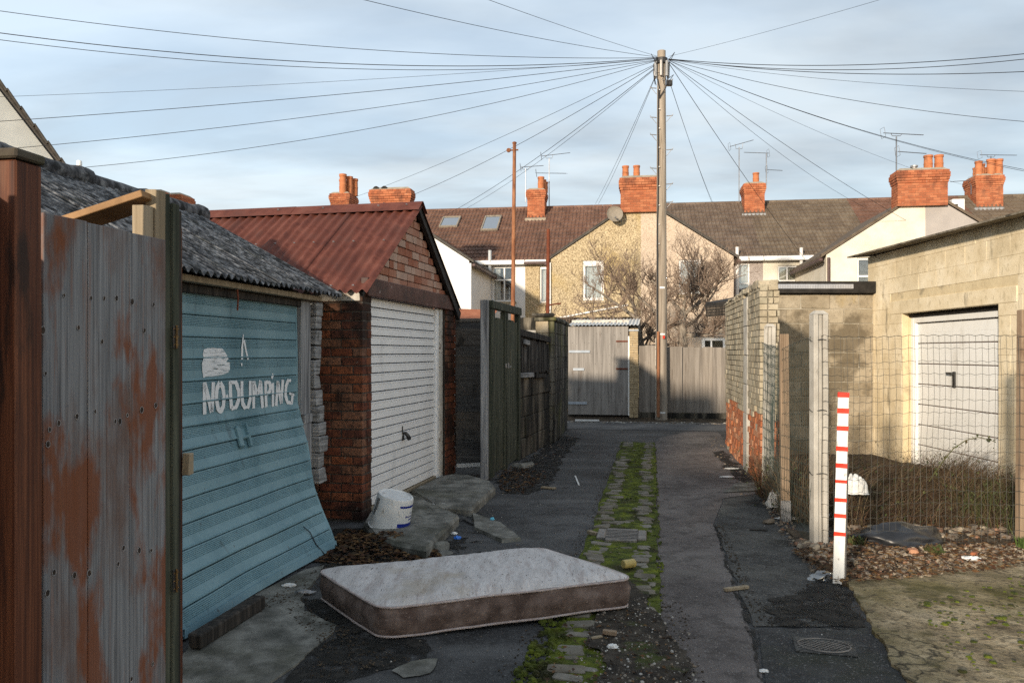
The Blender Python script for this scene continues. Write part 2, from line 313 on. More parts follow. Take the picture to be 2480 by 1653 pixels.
mat('cream_block', [(.62, .515, .345), (.72, .615, .435), (.78, .685, .515)], 3.0, rough=.88, bump=.35, bscale=55, bdist=.006,
    over=[((.46, .38, .245), 1.1, (1, 1, .7), .52, .72, .55), ((.14, .12, .085), 3.2, (1.4, 1.4, .30), .61, .70, .75), ((.36, .30, .19), 16, (1, 1, .6), .56, .66, .5), ((.16, .135, .09), 45, (1, 1, 1), .61, .68, .5)])
mat('cream_joint', [(.54, .44, .28), (.66, .55, .36)], 6, rough=.95, bump=.3, over=[((.12, .10, .07), 3, (1, 1, 1), .55, .66, .6)])
BR = [(.20, .058, .026), (.15, .042, .022), (.26, .085, .035), (.10, .035, .022), (.22, .12, .075), (.085, .034, .024)]
mat('brick_dark', [(.045, .018, .013), (.14, .046, .024), (.26, .095, .045)], 14, rough=.9, bump=.9, bscale=45, bdist=.008, rnd=BR, rndamt=.55, over=[((.014, .010, .008), 2.6, (1, 1, 1), .47, .60, .85), ((.012, .009, .008), 24, (1, 1, 1), .54, .62, .6), ((.33, .29, .25), 9, (1, 1, 1), .66, .72, .6)])
mat('brick_gable', [(.22, .09, .055), (.33, .15, .10), (.42, .25, .185)], 6, rough=.88, bump=.5, bscale=45, bdist=.006, rnd=[(.30, .115, .065), (.40, .26, .20), (.34, .17, .12), (.26, .085, .045), (.44, .34, .28)], rndamt=.6)
mat('brick_buff', [(.24, .205, .145), (.34, .295, .215), (.44, .39, .30)], 7, rough=.9, bump=.5, bscale=50, bdist=.008, rnd=[(.36, .31, .22), (.28, .24, .17), (.42, .37, .28), (.31, .29, .22)], rndamt=.45, over=[((.13, .11, .08), 2.2, (1, 1, 1), .52, .66, .7), ((.10, .085, .06), 30, (1, 1, 1), .57, .66, .5)])
mat('brick_orange', [(.26, .085, .037), (.36, .125, .055), (.44, .20, .105)], 8, rough=.9, bump=.6, bscale=40, bdist=.01, rnd=[(.34, .11, .048), (.40, .155, .07), (.27, .085, .04), (.44, .26, .165)], rndamt=.5, over=[((.55, .36, .24), 7, (1, 1, 1), .58, .68, .6)])
CHB = [(.37, .125, .062), (.31, .098, .048), (.42, .165, .085), (.22, .075, .042)]
mat('brick_chimney', [(.34, .10, .042), (.44, .14, .058), (.50, .20, .095)], 3, rough=.9, bump=.3, rnd=CHB, rndamt=.6, over=[((.13, .055, .035), 2.6, (1, 1, .6), .54, .68, .7), ((.5, .36, .27), 9, (1, 1, 1), .66, .72, .6)])
mat('mortar_chimney', [(.30, .16, .095), (.40, .25, .17)], 5, rough=.95, bump=.2)
mat('clay_pot', [(.40, .14, .06), (.50, .19, .085)], 5, rough=.8, bump=.15, over=[((.16, .075, .045), 5, (1, 1, .5), .55, .70, .6)])
mat('cement_cap', [(.26, .22, .17), (.38, .33, .26)], 6, rough=.95, bump=.5)
mat('asbestos', [(.022, .023, .025), (.10, .102, .108), (.24, .245, .255)], 1.0, (16, 26, 16), rough=.92, bump=.9, bscale=2, bst=(26, 40, 26), bdist=.012, coord='obj', lohi=(.38, .64),
    over=[((.018, .019, .020), 1.0, (6, 15, 6), .56, .61, .9), ((.42, .42, .43), 40, (1, 1.6, 1), .66, .71, .75), ((.07, .075, .06), 3, (1, 1, 1), .55, .70, .5)])
mat('asbestos_brown', [(.09, .075, .055), (.17, .145, .11), (.25, .22, .17)], 8, rough=.92, bump=.6, bdist=.01, over=[((.035, .03, .022), 6, (1, 1, 1), .52, .64, .75)])
mat('ridge_moss', [(.03, .031, .034), (.09, .092, .10), (.19, .195, .20)], 14, (1, 1, .5), rough=.92, bump=.9, bdist=.015, over=[((.012, .013, .013), 9, (1, 1, 1), .5, .60, .85), ((.33, .33, .34), 30, (1, 1, 1), .66, .72, .6)])
mat('red_tin', [(.078, .022, .015), (.115, .034, .022), (.15, .052, .036)], 6, rough=.7, bump=.12, bscale=90, bdist=.003, spec=.3, over=[((.045, .016, .013), 3, (1, 1, 1), .52, .66, .6), ((.19, .085, .065), 55, (1, 1, 1), .66, .72, .4)])
mat('blue_door', [(.12, .225, .27), (.15, .265, .31), (.18, .30, .345)], 2.0, rough=.5, bump=.05, spec=.4, over=[((.07, .155, .19), 1.6, (1, 1, .5), .52, .68, .6), ((.035, .06, .07), 7, (1, 1, .22), .60, .72, .6), ((.06, .035, .02), 19, (1, 1, .7), .68, .72, .7), ((.30, .42, .47), 12, (1.3, 1.3, .5), .66, .74, .3)])
mat('blue_dark', [(.015, .022, .026), (.035, .05, .055)], 6, rough=.8, bump=.1)
mat('white_paint_brush', [(.66, .68, .70), (.74, .755, .77)], 8, rough=.7, bump=.0, alpha=(1.0, (9, 9, 150), .36, .46))
mat('white_paint_text', [(.66, .68, .70), (.74, .755, .77)], 8, rough=.7, bump=.0, alpha=(1.0, (9, 9, 150), .26, .36))
mat('white_door', [(.74, .75, .765), (.80, .81, .82)], 3, rough=.5, bump=.05, spec=.4, over=[((.40, .40, .40), 4, (1, 1, .35), .60, .74, .5), ((.09, .085, .08), 16, (1, 1, .5), .70, .75, .7)])
mat('white_door_sun', [(.76, .76, .74), (.81, .81, .80)], 3, rough=.55, bump=.06, spec=.35, over=[((.50, .47, .42), 3, (1, 1, .35), .58, .74, .5), ((.30, .28, .26), 11, (1, 1, .6), .68, .75, .5)])
mat('groove_dirt', [(.02, .02, .02), (.10, .10, .10), (.45, .45, .45)], 5, (6, 6, 2), rough=.8, bump=.1)
mat('upvc', [(.78, .78, .77), (.82, .82, .81)], 4, rough=.4, bump=.0, spec=.4)
mat('paint_peel', [(.38, .36, .32), (.55, .53, .49)], 7, rough=.8, bump=.4, over=[((.16, .12, .09), 9, (1, 1, 1), .56, .62, .8)])
mat('lintel_brown', [(.035, .013, .010), (.070, .026, .018), (.11, .05, .04)], 5, rough=.6, bump=.3, spec=.4, over=[((.30, .26, .25), 9, (1, 1, 1), .66, .71, .7)])
mat('barge_black', [(.012, .011, .011), (.03, .027, .026)], 6, rough=.7, bump=.2)
mat('lap_board', [(.12, .122, .125), (.24, .244, .25), (.38, .385, .39)], 1.0, (3, 3, 50), rough=.9, bump=.7, bscale=2, bst=(4, 4, 70), bdist=.006, coord='obj', over=[((.06, .06, .06), 9, (1, 1, 1), .58, .66, .7)])
mat('render_white', [(.70, .70, .70), (.76, .76, .755)], 2, rough=.9, bump=.1, bscale=60)
mat('render_offwhite', [(.52, .53, .51), (.60, .61, .585)], 2, rough=.9, bump=.1, bscale=60)
PEB = lambda a, b, c: dict(cols=[a, b, c], scale=24, lohi=(.36, .64), rough=.95, bump=.8, bscale=22, bdist=.03, detail=3)
mat('pebble_tan', over=[((.42, .31, .125), .8, (1, 1, 1), .54, .70, .55), ((.13, .10, .06), 26, (1, 1, 1), .60, .68, .6)], **PEB((.20, .155, .095), (.42, .335, .21), (.60, .50, .335)))
mat('pebble_pink', over=[((.36, .27, .20), .7, (1, 1, 1), .54, .70, .3), ((.22, .165, .12), 24, (1, 1, 1), .62, .66, .6)], **PEB((.40, .315, .235), (.53, .43, .335), (.64, .54, .44)))
mat('pebble_pink_shade', over=[((.12, .10, .09), 24, (1, 1, 1), .60, .66, .7)], **PEB((.25, .21, .19), (.38, .33, .30), (.48, .43, .40)))  # darker copy of the pink dash, recess shade put into the colour
mat('render_cream', [(.60, .555, .46), (.68, .635, .535), (.72, .68, .59)], 1.5, rough=.92, bump=.15, bscale=40, over=[((.48, .43, .34), 1.1, (1, 1, .5), .60, .74, .4)])
mat('render_greymauve', [(.34, .315, .30), (.40, .37, .35)], 1.5, rough=.92, bump=.1, bscale=40)
mat('tile_red', [(.11, .062, .045), (.165, .092, .066), (.22, .13, .095)], 3, rough=.9, bump=.4, bscale=30, bdist=.01, rnd=[(.165, .09, .065), (.14, .072, .052), (.20, .115, .085), (.11, .062, .046)], rndamt=.5, over=[((.42, .29, .07), 1.2, (1, 1, 1), .70, .76, .5), ((.06, .045, .04), 1.1, (1, 1, 1), .60, .72, .5)])
mat('tile_brown', [(.105, .074, .058), (.15, .108, .084), (.20, .152, .12)], 3, rough=.9, bump=.4, bscale=30, bdist=.01, rnd=[(.15, .115, .09), (.125, .095, .072), (.175, .14, .108), (.11, .085, .066)], rndamt=.5, over=[((.42, .32, .09), 1.0, (1, 1, 1), .69, .75, .5), ((.045, .037, .032), .8, (1, 1, 1), .58, .70, .5)])
mat('tile_grey', [(.115, .085, .062), (.155, .12, .088), (.20, .16, .12)], 3, rough=.9, bump=.4, bscale=30, bdist=.01, rnd=[(.15, .118, .086), (.125, .095, .068), (.18, .145, .108), (.105, .08, .06)], rndamt=.5, over=[((.45, .34, .09), .9, (1, 1, 1), .69, .75, .5)])
mat('lead', [(.22, .23, .245), (.32, .33, .345)], 6, rough=.6, bump=.2)
mat('slate', [(.05, .045, .04), (.09, .08, .07)], 6, rough=.7, bump=.3)
mat('curtain', [(.66, .65, .60), (.74, .73, .68)], 3, rough=.95, bump=.1)
mat('curtain_cream', [(.62, .58, .45), (.70, .66, .54)], 3, rough=.95, bump=.1)
mat('dark_interior', [(.02, .02, .022), (.035, .035, .037)], 3, rough=.95, bump=0)  # near-black; paints the unlit depth behind window panes and grate bars
mat('pipe_grey', [(.40, .43, .46), (.48, .51, .54)], 5, rough=.5, bump=0)
mat('pipe_white', [(.66, .64, .62), (.74, .72, .70)], 5, rough=.5, bump=0)
mat('pipe_dark', [(.06, .035, .035), (.10, .06, .055)], 5, rough=.5, bump=0)
mat('dish', [(.20, .175, .14), (.28, .245, .20)], 7, rough=.7, bump=.1, over=[((.10, .085, .065), 5, (1, 1, 1), .55, .7, .6)])
mat('antenna', [(.11, .12, .14), (.18, .19, .21)], 5, rough=.4, metal=.6, bump=0)
mat('pole_wood', [(.19, .155, .12), (.29, .245, .195), (.37, .32, .265)], 1.0, (16, 16, .8), rough=.88, bump=.5, bscale=2, bst=(26, 26, 1), bdist=.006, over=[((.10, .06, .035), .7, (1, 1, .5), .54, .70, .4), ((.08, .06, .045), 1, (40, 40, 2), .62, .70, .6)])
mat('cable', [(.010, .010, .013), (.018, .018, .022)], 5, rough=.6, bump=0)
mat('cable_pale', [(.45, .45, .46), (.55, .55, .56)], 5, rough=.6, bump=0)
mat('tag_white', [(.75, .75, .74)], 5, rough=.6, bump=0)
mat('tag_red', [(.60, .03, .015), (.68, .045, .02)], 5, rough=.5, bump=0, over=[((.45, .02, .01), 15, (1, 1, 1), .58, .68, .5)])
mat('post_white', [(.70, .72, .72), (.77, .785, .785)], 5, rough=.55, bump=.05, over=[((.22, .20, .18), 30, (1, 1, .6), .60, .67, .75), ((.45, .44, .40), 6, (1, 1, .3), .50, .68, .6)])
mat('post_steel', [(.24, .23, .225), (.32, .31, .30)], 8, rough=.5, bump=.1, metal=.4)
mat('bark', [(.12, .10, .082), (.22, .19, .155), (.33, .29, .245)], 12, (1, 1, .4), rough=.95, bump=.5, bdist=.01)
mat('twig', [(.15, .105, .078), (.25, .19, .148)], 9, rough=.95, bump=.2)
mat('wire', [(.045, .05, .05), (.10, .095, .085)], 12, rough=.6, metal=.3, bump=0)
mat('wire_green', [(.02, .035, .03), (.045, .06, .055)], 12, rough=.6, bump=0)
mat('mattress_top', [(.42, .395, .385), (.51, .485, .475), (.58, .555, .545)], 4, (3.5, 1, 1), rough=.95, bump=.5, bscale=30, bdist=.01, over=[((.30, .24, .22), 4.0, (4.5, 1.0, 1), .54, .66, .5), ((.07, .05, .042), 30, (3.4, .6, 1), .61, .655, .75), ((.07, .05, .042), 34, (.7, 3.2, 1), .63, .67, .7), ((.33, .27, .19), 1.4, (1, 1, 1), .58, .66, .5), ((.70, .69, .69), 14, (3, 1, 1), .62, .72, .5)])
mat('mattress_side', [(.07, .048, .040), (.135, .098, .084), (.20, .155, .138)], 9, rough=.95, bump=.4, bscale=30, bdist=.01, over=[((.06, .036, .03), 3, (1, 1, 1), .55, .68, .6), ((.30, .24, .21), 28, (1, 1, 2.4), .62, .67, .65), ((.26, .20, .18), 34, (2.2, 2.2, .8), .64, .68, .6)])
mat('piping', [(.33, .27, .255), (.45, .39, .375)], 20, rough=.95, bump=.3)
mat('bucket_white', [(.58, .59, .59), (.69, .695, .69)], 9, rough=.45, bump=.08, spec=.35, over=[((.20, .18, .155), 24, (1, 1, .5), .60, .68, .7), ((.40, .36, .29), 6, (1, 1, .5), .52, .68, .55)])
mat('bucket_grime', [(.10, .10, .10), (.20, .20, .20)], 20, rough=.7, bump=.1)
mat('print_blue', [(.010, .022, .20), (.014, .032, .27)], 6, rough=.4, bump=0)
mat('bright_blue', [(.02, .13, .55), (.03, .17, .62)], 6, rough=.35, bump=0, spec=.5)
mat('cyan', [(.10, .42, .60), (.14, .48, .66)], 6, rough=.5, bump=0)
mat('yellow_can', [(.36, .27, .08), (.46, .36, .14)], 6, rough=.4, bump=.1)
mat('litter_white', [(.60, .60, .58), (.72, .72, .71)], 8, rough=.7, bump=.2)
mat('plastic_black', [(.010, .011, .013), (.022, .023, .027)], 6, rough=.35, bump=.2, spec=.5)
mat('stone', [(.15, .125, .095), (.27, .23, .18)], 14, rough=.92, bump=.6, rnd=[(.33, .28, .21), (.22, .165, .115), (.13, .10, .08), (.28, .13, .07), (.36, .30, .23), (.08, .065, .052), (.17, .12, .085), (.24, .19, .14)], rndamt=.7, over=[((.04, .03, .022), 12, (1, 1, 1), .52, .62, .6)])
mat('chips', [(.30, .28, .25), (.45, .42, .38)], 9, rough=.9, bump=.2, rnd=[(.30, .28, .245), (.19, .165, .135), (.10, .085, .07), (.38, .365, .34), (.15, .115, .085), (.07, .06, .05), (.05, .042, .035)], rndamt=.9)
mat('leaf_litter', [(.05, .025, .012), (.10, .055, .025)], 9, rough=.9, bump=.2, rnd=[(.06, .025, .012), (.11, .055, .022), (.03, .015, .010), (.16, .095, .04), (.04, .03, .018)], rndamt=.8)
mat('dry_stems', [(.09, .06, .035), (.16, .115, .065)], 9, rough=.95, bump=0, rnd=[(.055, .030, .018), (.10, .060, .033), (.17, .125, .075), (.07, .058, .026), (.035, .022, .016), (.085, .045, .028)], rndamt=.85)
mat('weed_leaf', [(.04, .055, .018), (.08, .10, .035)], 9, rough=.8, bump=0, rnd=[(.045, .06, .018), (.08, .10, .035), (.035, .042, .014), (.09, .085, .03), (.075, .042, .02)], rndamt=.8)
mat('grass', [(.05, .085, .018), (.09, .14, .03)], 9, rough=.9, bump=0)
mat('strap_blue', [(.30, .345, .40), (.38, .42, .47)], 9, rough=.5, bump=.1)
mat('felt_black', [(.012, .011, .010), (.028, .025, .023)], 9, rough=.8, bump=.3)
mat('perf_steel', [(.42, .44, .50), (.55, .57, .63)], 9, rough=.35, metal=.5, bump=0)
mat('old_board_dark', [(.007, .006, .006), (.022, .02, .018), (.07, .063, .056)], 1.0, (16, 16, 1.5), rough=.9, bump=.6, bdist=.005, over=[((.16, .15, .14), 3, (2, 2, .5), .60, .68, .6)])
mat('old_slab', [(.08, .07, .055), (.15, .13, .10), (.22, .195, .155)], 3, (2, 2, .6), rough=.92, bump=.7, bscale=30, bdist=.01, over=[((.010, .010, .009), 1.5, (1.6, 1.6, .3), .40, .53, .95), ((.05, .055, .02), 2, (1, 1, .6), .58, .70, .5)])
mat('pier_streak', [(.11, .10, .085), (.19, .175, .145), (.26, .24, .20)], 3, (2, 2, .6), rough=.92, bump=.6, bscale=30, bdist=.01, over=[((.012, .012, .011), 1.7, (3.2, 3.2, .22), .35, .52, .96), ((.13, .13, .02), .9, (1, 1, .8), .52, .66, .5)])
mat('sandstone', [(.26, .21, .14), (.38, .31, .21), (.46, .39, .28)], 6, rough=.92, bump=.6, bscale=40, bdist=.01)
mat('carved_block', [(.34, .255, .15), (.44, .345, .215)], 9, rough=.92, bump=.5, bscale=40, bdist=.01)
mat('rooftile_scrap', [(.30, .10, .05), (.38, .15, .08)], 9, rough=.9, bump=.2)
glassmat('glass', (.92, .94, .95), .82)
glassmat('glass_sky', (.5, .55, .6), .30)
glassmat('clear_plastic', (.85, .88, .90), .72)

mat('silt', [(.014, .012, .010), (.035, .028, .021), (.07, .058, .045)], 12, rough=.95, bump=.9, bscale=60, bdist=.02, over=[((.05, .07, .006), 3.5, (1, 1, 1), .56, .66, .7), ((.33, .30, .26), 60, (1, 1, 1), .63, .69, .7)])
# ------------------------------------------------------------------ the ground
AL = 10.0                                   # the alley runs 10 degrees to the right of the view axis
ca, sa = math.cos(R(AL)), math.sin(R(AL))
def A(u, v, z=0.0): return Vector((sa * u + ca * v, ca * u - sa * v, z))   # along the alley, right of its drain, up
def rough_poly(pts, st=0.12, amp=0.02, seed=0.0):
    o = []; k = len(pts); st = min(st, .035) if amp < .3 else st
    for i in range(k):
        a = Vector(pts[i][:2]); b = Vector(pts[(i + 1) % k][:2]); L_ = (b - a).length; m = max(1, min(160, int(L_ / st)))
        for j in range(m):
            q = a.lerp(b, j / m); w = Vector((0, 0, 0))
            for fr_, am in ((2.6, 1.0), (8, .55), (24, .35), (60, .2)): w = w + noise.noise_vector(Vector((q.x * fr_ + seed, q.y * fr_, seed * 1.7))) * amp * am
            o.append((q.x + w.x, q.y + w.y))
    return o
def fill2d(p):
    """triangles of an outline that may cross itself"""
    r = delaunay_2d_cdt([Vector(q) for q in p], [], [list(range(len(p)))], 1, 1e-5); return [(v.x, v.y) for v in r[0]], [tuple(f) for f in r[2]]
def sheet(name, pts, z, m, thick=0.0, st=0.12, amp=0.02, seed=0.0):
    p = rough_poly(pts, st, amp, seed); mb = MB(); vs, fs = fill2d(p); mb.add([(x, y, z) for x, y in vs], fs)
    if thick:
        k = len(p); mb.add([(x, y, z) for x, y in p] + [(x, y, z - thick) for x, y in p], [(i, (i + 1) % k, k + (i + 1) % k, k + i) for i in range(k)])
    o = mb.build(name, m); return struct(o)
struct(MB().add([(-400, -300, -.02), (400, -300, -.02), (400, 700, -.02), (-400, 700, -.02)], [(0, 1, 2, 3)]).build('ground', 'soil'))
struct(MB().add([A(-14, -4.2), A(-14, 4.0), A(18.3, 2.2), A(18.3, -3.0)], [(0, 1, 2, 3)]).build('alley_asphalt', 'asphalt'))
sheet('tarmac_strip', [A(-3, .02), A(14.0, .0), A(15.2, .15), A(16.5, .7), A(16.5, 1.3), A(11.6, 1.25), A(9.3, 1.3), GF(1748, 1132), GF(1660, 1145), GF(1640, 1205), GF(1668, 1290), GF(1700, 1380), GF(1735, 1490), GF(1750, 1568), A(2, .80), A(-3, 1.0)], .004, 'tarmac_brown', amp=.015, seed=3)
sheet('asphalt_grey_strip', [GF(1660, 1146), GF(1752, 1134), GF(1800, 1230), GF(1880, 1300), GF(1925, 1340), GF(1965, 1400), GF(1985, 1436), GF(1738, 1440), GF(1704, 1370), GF(1673, 1290), GF(1645, 1207)], .0055, 'asphalt_grey', amp=.02, seed=5)
sheet('patched_asphalt', [GF(1742, 1447), GF(1992, 1443), GF(2080, 1568), GF(2120, 1640), GF(1770, 1640)], .008, 'asphalt_patch', amp=.008, seed=8)
sheet('crack_seam', [GF(1638, 1205), GF(1643, 1203), GF(1671, 1288), GF(1702, 1368), GF(1736, 1440), GF(1750, 1568), GF(1742, 1568), GF(1729, 1490), GF(1697, 1382), GF(1665, 1292)], .0075, 'muck', amp=.035, st=.04, seed=12)
sheet('concrete_apron', [GF(1948, 1345), GF(1990, 1425), GF(2075, 1568), A(2.5, 2.2), A(1.0, 5), A(6.2, 5.5), (4.6, 6.45), GF(2060, 1316)], .024, 'apron_concrete', thick=.04, amp=.045, seed=2)
sheet('rubble_strip', [GF(1805, 1215), GF(1850, 1225), (2.7, 6.75), (5.5, 6.6), (5.5, 6.3), GF(2352, 1335), GF(2050, 1330), GF(1945, 1348), GF(1905, 1325), GF(1850, 1280)], .02, 'soil', thick=.03, amp=.03, seed=6)
sheet('garden_soil', [A(6.2, 1.75), A(9.3, 1.45), (4.0, 12.6), (5.75, 12.6), (5.75, 6.5), (2.6, 6.6)], .012, 'soil', amp=.02, seed=4)
sheet('cross_lane', [A(16.6, -14), A(18.55, -14), A(18.55, 14), A(16.6, 14)], .006, 'lane', amp=.02, st=.5, seed=9)
sheet('threshold_slab', [GF(436, 1490), GF(470, 1440), GF(600, 1360), GF(700, 1310), GF(745, 1300), GF(725, 1330), GF(690, 1375), GF(700, 1405), GF(775, 1438), GF(765, 1455), GF(735, 1480), GF(700, 1515), GF(640, 1560), GF(500, 1640), GF(380, 1640), GF(380, 1540)], .012, 'slab_concrete', thick=.02, amp=.02, st=.06, seed=1)
sheet('muck_patch', [GF(690, 1378), GF(745, 1372), GF(880, 1460), GF(1000, 1470), GF(960, 1520), GF(820, 1568), GF(700, 1600), GF(640, 1562), GF(735, 1482), GF(778, 1440)], .0045, 'muck', amp=.09, seed=11)
sheet('muck_patch', [GF(760, 1215), GF(850, 1210), GF(960, 1260), GF(1060, 1235), GF(1050, 1270), GF(960, 1290), GF(740, 1305), GF(752, 1260)], .004, 'muck', amp=.08, seed=14)
sheet('muck_patch', [GF(1140, 1100), GF(1200, 1062), GF(1290, 1000), GF(1330, 1005), GF(1290, 1060), GF(1270, 1110), GF(1215, 1135), GF(1150, 1132)], .0045, 'muck', amp=.09, seed=15)
sheet('muck_patch', [GF(1640, 1040), GF(1662, 1035), GF(1745, 1120), GF(1740, 1132), GF(1690, 1100)], .0108, 'muck', amp=.08, seed=16)
sheet('muck_patch', [GF(1760, 1400), GF(1880, 1330), GF(1940, 1350), GF(1980, 1410), GF(1990, 1440), GF(1760, 1438)], .0108, 'muck', amp=.10, seed=18)
sheet('cement_splash', [GF(905, 1545), GF(940, 1520), GF(1000, 1518), GF(985, 1545), GF(930, 1560)], .0075, 'slab_concrete', amp=.05, st=.04, seed=20)
sheet('paving_flag', [GF(1690, 1112), GF(1745, 1108), GF(1740, 1128), GF(1660, 1133)], .014, 'slab_concrete', amp=.01, seed=21)
# concrete ramps in front of the red-roofed garage
def ramp(pts, zt, seed):
    p = rough_poly([G(*q, zt) for q in pts], .05, .006, seed); mb = MB(); k = len(p); c = Vector((sum(q[0] for q in p) / k, sum(q[1] for q in p) / k))
    top = [(x, y, zt) for x, y in p]; low = [(c.x + (x - c.x) * 1.04, c.y + (y - c.y) * 1.04, zt - .03) for x, y in p]; bot = [(c.x + (x - c.x) * 1.03, c.y + (y - c.y) * 1.03, -.05) for x, y in p]
    vs, fs = fill2d(p); mb.add([(x, y, zt + .006 * noise.noise(Vector((x * 6, y * 6, 0)))) for x, y in vs], fs)
    mb.add(top + low + bot, [(a * k + i, a * k + (i + 1) % k, (a + 1) * k + (i + 1) % k, (a + 1) * k + i) for a in (0, 1) for i in range(k)])
    return struct(mb.build('concrete_ramp', 'slab_concrete'))
ramp([(885, 1262), (915, 1296), (960, 1310), (1030, 1322), (1070, 1282), (1108, 1246), (1054, 1222), (990, 1192), (900, 1238)], .10, 1)
ramp([(1056, 1220), (1142, 1226), (1172, 1199), (1196, 1177), (1186, 1164), (1135, 1150), (1101, 1146), (1068, 1153), (1000, 1186)], .095, 2)
sheet('tarmac_wedge', [G(1040, 1228), G(1060, 1222), G(1110, 1245), G(1150, 1275), G(1120, 1262), G(1090, 1262)], .02, 'asphalt', thick=.03, seed=5)
ramp([(1145, 1240), (1210, 1262), (1262, 1300), (1215, 1304), (1150, 1275)], .03, 4)
# the drain channel down the middle: moss bed, two rows of setts, a gully grate
def mossz(u, v): return .008 + .018 * max(0, noise.noise(Vector((u * 5, v * 9, 1.3))) + .25) + .008 * noise.noise(Vector((u * 23, v * 30, 4)))
mb = MB().grid(lambda u, v: A(u, v + .05 * noise.noise(Vector((u * 1.7, 3, 0))) * (abs(v + .25) > .22) , mossz(u, v) * (1 if -.55 < v < .05 else .0) + .002), frange(2.2, 14.3, .05), frange(-.55, .045, .045))
chan = struct(mb.build('drain_channel', 'moss', smooth=True))
setts = [MB().cbox(-.5, .5, -.5, .5, -.5, .5, .11, .07).mesh('sett', 'sett') for _ in range(6)]
for s_ in setts: fixn(s_)
GR0, GR1 = 6.70, 7.14
for row, (v0, wd_) in enumerate(((-.425, .145), (-.075, .125), (-.25, .14))):
    u = 2.6
    while u < 14.2:
        d = U(.060, .115); far = u > 8.4; ok = not (GR0 - .05 < u + d / 2 < GR1 + .04) and random.random() < (.86 if far else .94)
        if 3.9 < u < 5.2 and row != 0: ok = random.random() < .15
        if 3.2 < u < 5.2 and row == 0: ok = random.random() < .55
        if row == 2: ok = ok and (random.random() < .04 or 7.3 < u < 7.7 and random.random() < .7)
        if 12.4 < u < 13.4 and row == 0: ok = random.random() < .3
        if ok:
            p = A(u + d / 2, v0 + U(-.035, .035), U(-.016, .006)); iw = chan.location
            inst('sett', random.choice(setts), chan, p - iw, (U(-.10, .10), U(-.12, .12), -R(AL) + U(-.09, .09)), (wd_ * U(.8, 1.25), d * U(.78, .92), .05))
        u += d
sheet('drain_silt', [A(2.2, -.40), A(2.2, .10), A(3.4, .20), A(4.3, .16), A(5.2, -.02), A(5.6, -.12), A(5.1, -.36), A(4.2, -.34), A(3.2, -.30)], .031, 'silt', amp=.09, seed=31)
gr = thing('gully_grate', 'slotted iron gully grate set in the mossy channel', 'grate', A(6.92, -.26, 0), -AL)
f = MB()
for q in ((-.21, -.135), (.135, .21)): f.cbox(q[0], q[1], -.16, .16, .0, .044, .008)
f.cbox(-.135, .135, -.215, -.19, .0, .038, .004); f.cbox(-.135, .135, .19, .215, 0, .038, .004); f.build('grate_frame', 'cast_iron', gr)
for i in range(7):
    MB().cbox(-.135, .135, -.180 + i * .0535, -.158 + i * .0535, .0345, .040, .002).build('grate_bar', 'cast_iron', gr)
MB().box(-.135, .135, -.19, .19, -.01, .034).build('grate_black_plate', 'dark_interior', gr)  # black plate right under the bars, painted as the unlit pit
# manhole cover in the patch
mc = thing('inspection_cover', 'square grey inspection cover with round patterned centre in asphalt patch', 'manhole cover', G(1996, 1566, .008), -14)
MB().cbox(-.155, .155, -.115, .115, 0, .008, .003).build('cover_frame', 'asphalt_grey', mc)
c = MB()
for r in (.125, .118): pass
ring = [(math.cos(a) * .135, math.sin(a) * .10, .011) for a in frange(0, 2 * math.pi, .2)]
c.tube(ring, .004, 5)
for i in range(-4, 5):
    for sgn in (1, -1):
        x = i * .028; h = .095 * math.sqrt(max(0, 1 - (x / .135) ** 2)) * .8
        c.tube([(x - h * .9 * sgn, -h, .010), (x + h * .9 * sgn, h, .010)], .0022, 4)
c.build('tread_pattern', 'cast_iron', mc)
for sx in (-.128, .128): MB().cbox(sx - .012, sx + .012, -.008, .008, .006, .0115, .002).build('key_slot', 'black_iron', mc)
# ------------------------------------------------------------------ left: timber gate and redwood post beside the camera
def corr(parent, name, m, x0, x1, y0, y1, zf, pitch, amp, along='x', seg=8, thick=.006, sag=0.0, ends=None):
    """a corrugated sheet; the waves run along `along`-lines: 'x' = ridges run in x, waves vary in y"""
    mb = MB()
    if along == 'x':
        ys = frange(y0, y1, pitch / seg); xs = frange(x0, x1, max(.4, abs(x1 - x0) / 6))
        fn = lambda x, y: (x, y, zf(x, y) + amp * math.sin(2 * math.pi * y / pitch) + sag * noise.noise(Vector((x * 1.3, y * 2.1, 5))))
    mb.grid(fn, xs, ys); k = len(mb.v); top = list(mb.v)
    mb2 = MB(); mb2.v = top + [(a, b, c - thick) for a, b, c in top]; mb2.f = list(mb.f) + [tuple(i + k for i in f)[::-1] for f in mb.f]
    nv = len(ys); nu = len(xs)
    for j in range(nv - 1):
        for i in (0, nu - 1): mb2.f.append((i * nv + j, i * nv + j + 1, k + i * nv + j + 1, k + i * nv + j))
    for i in range(nu - 1):
        for j in (0, nv - 1): mb2.f.append((i * nv + j, (i + 1) * nv + j, k + (i + 1) * nv + j, k + i * nv + j))
    return mb2.build(name, m, parent, smooth=True, autosm=50)

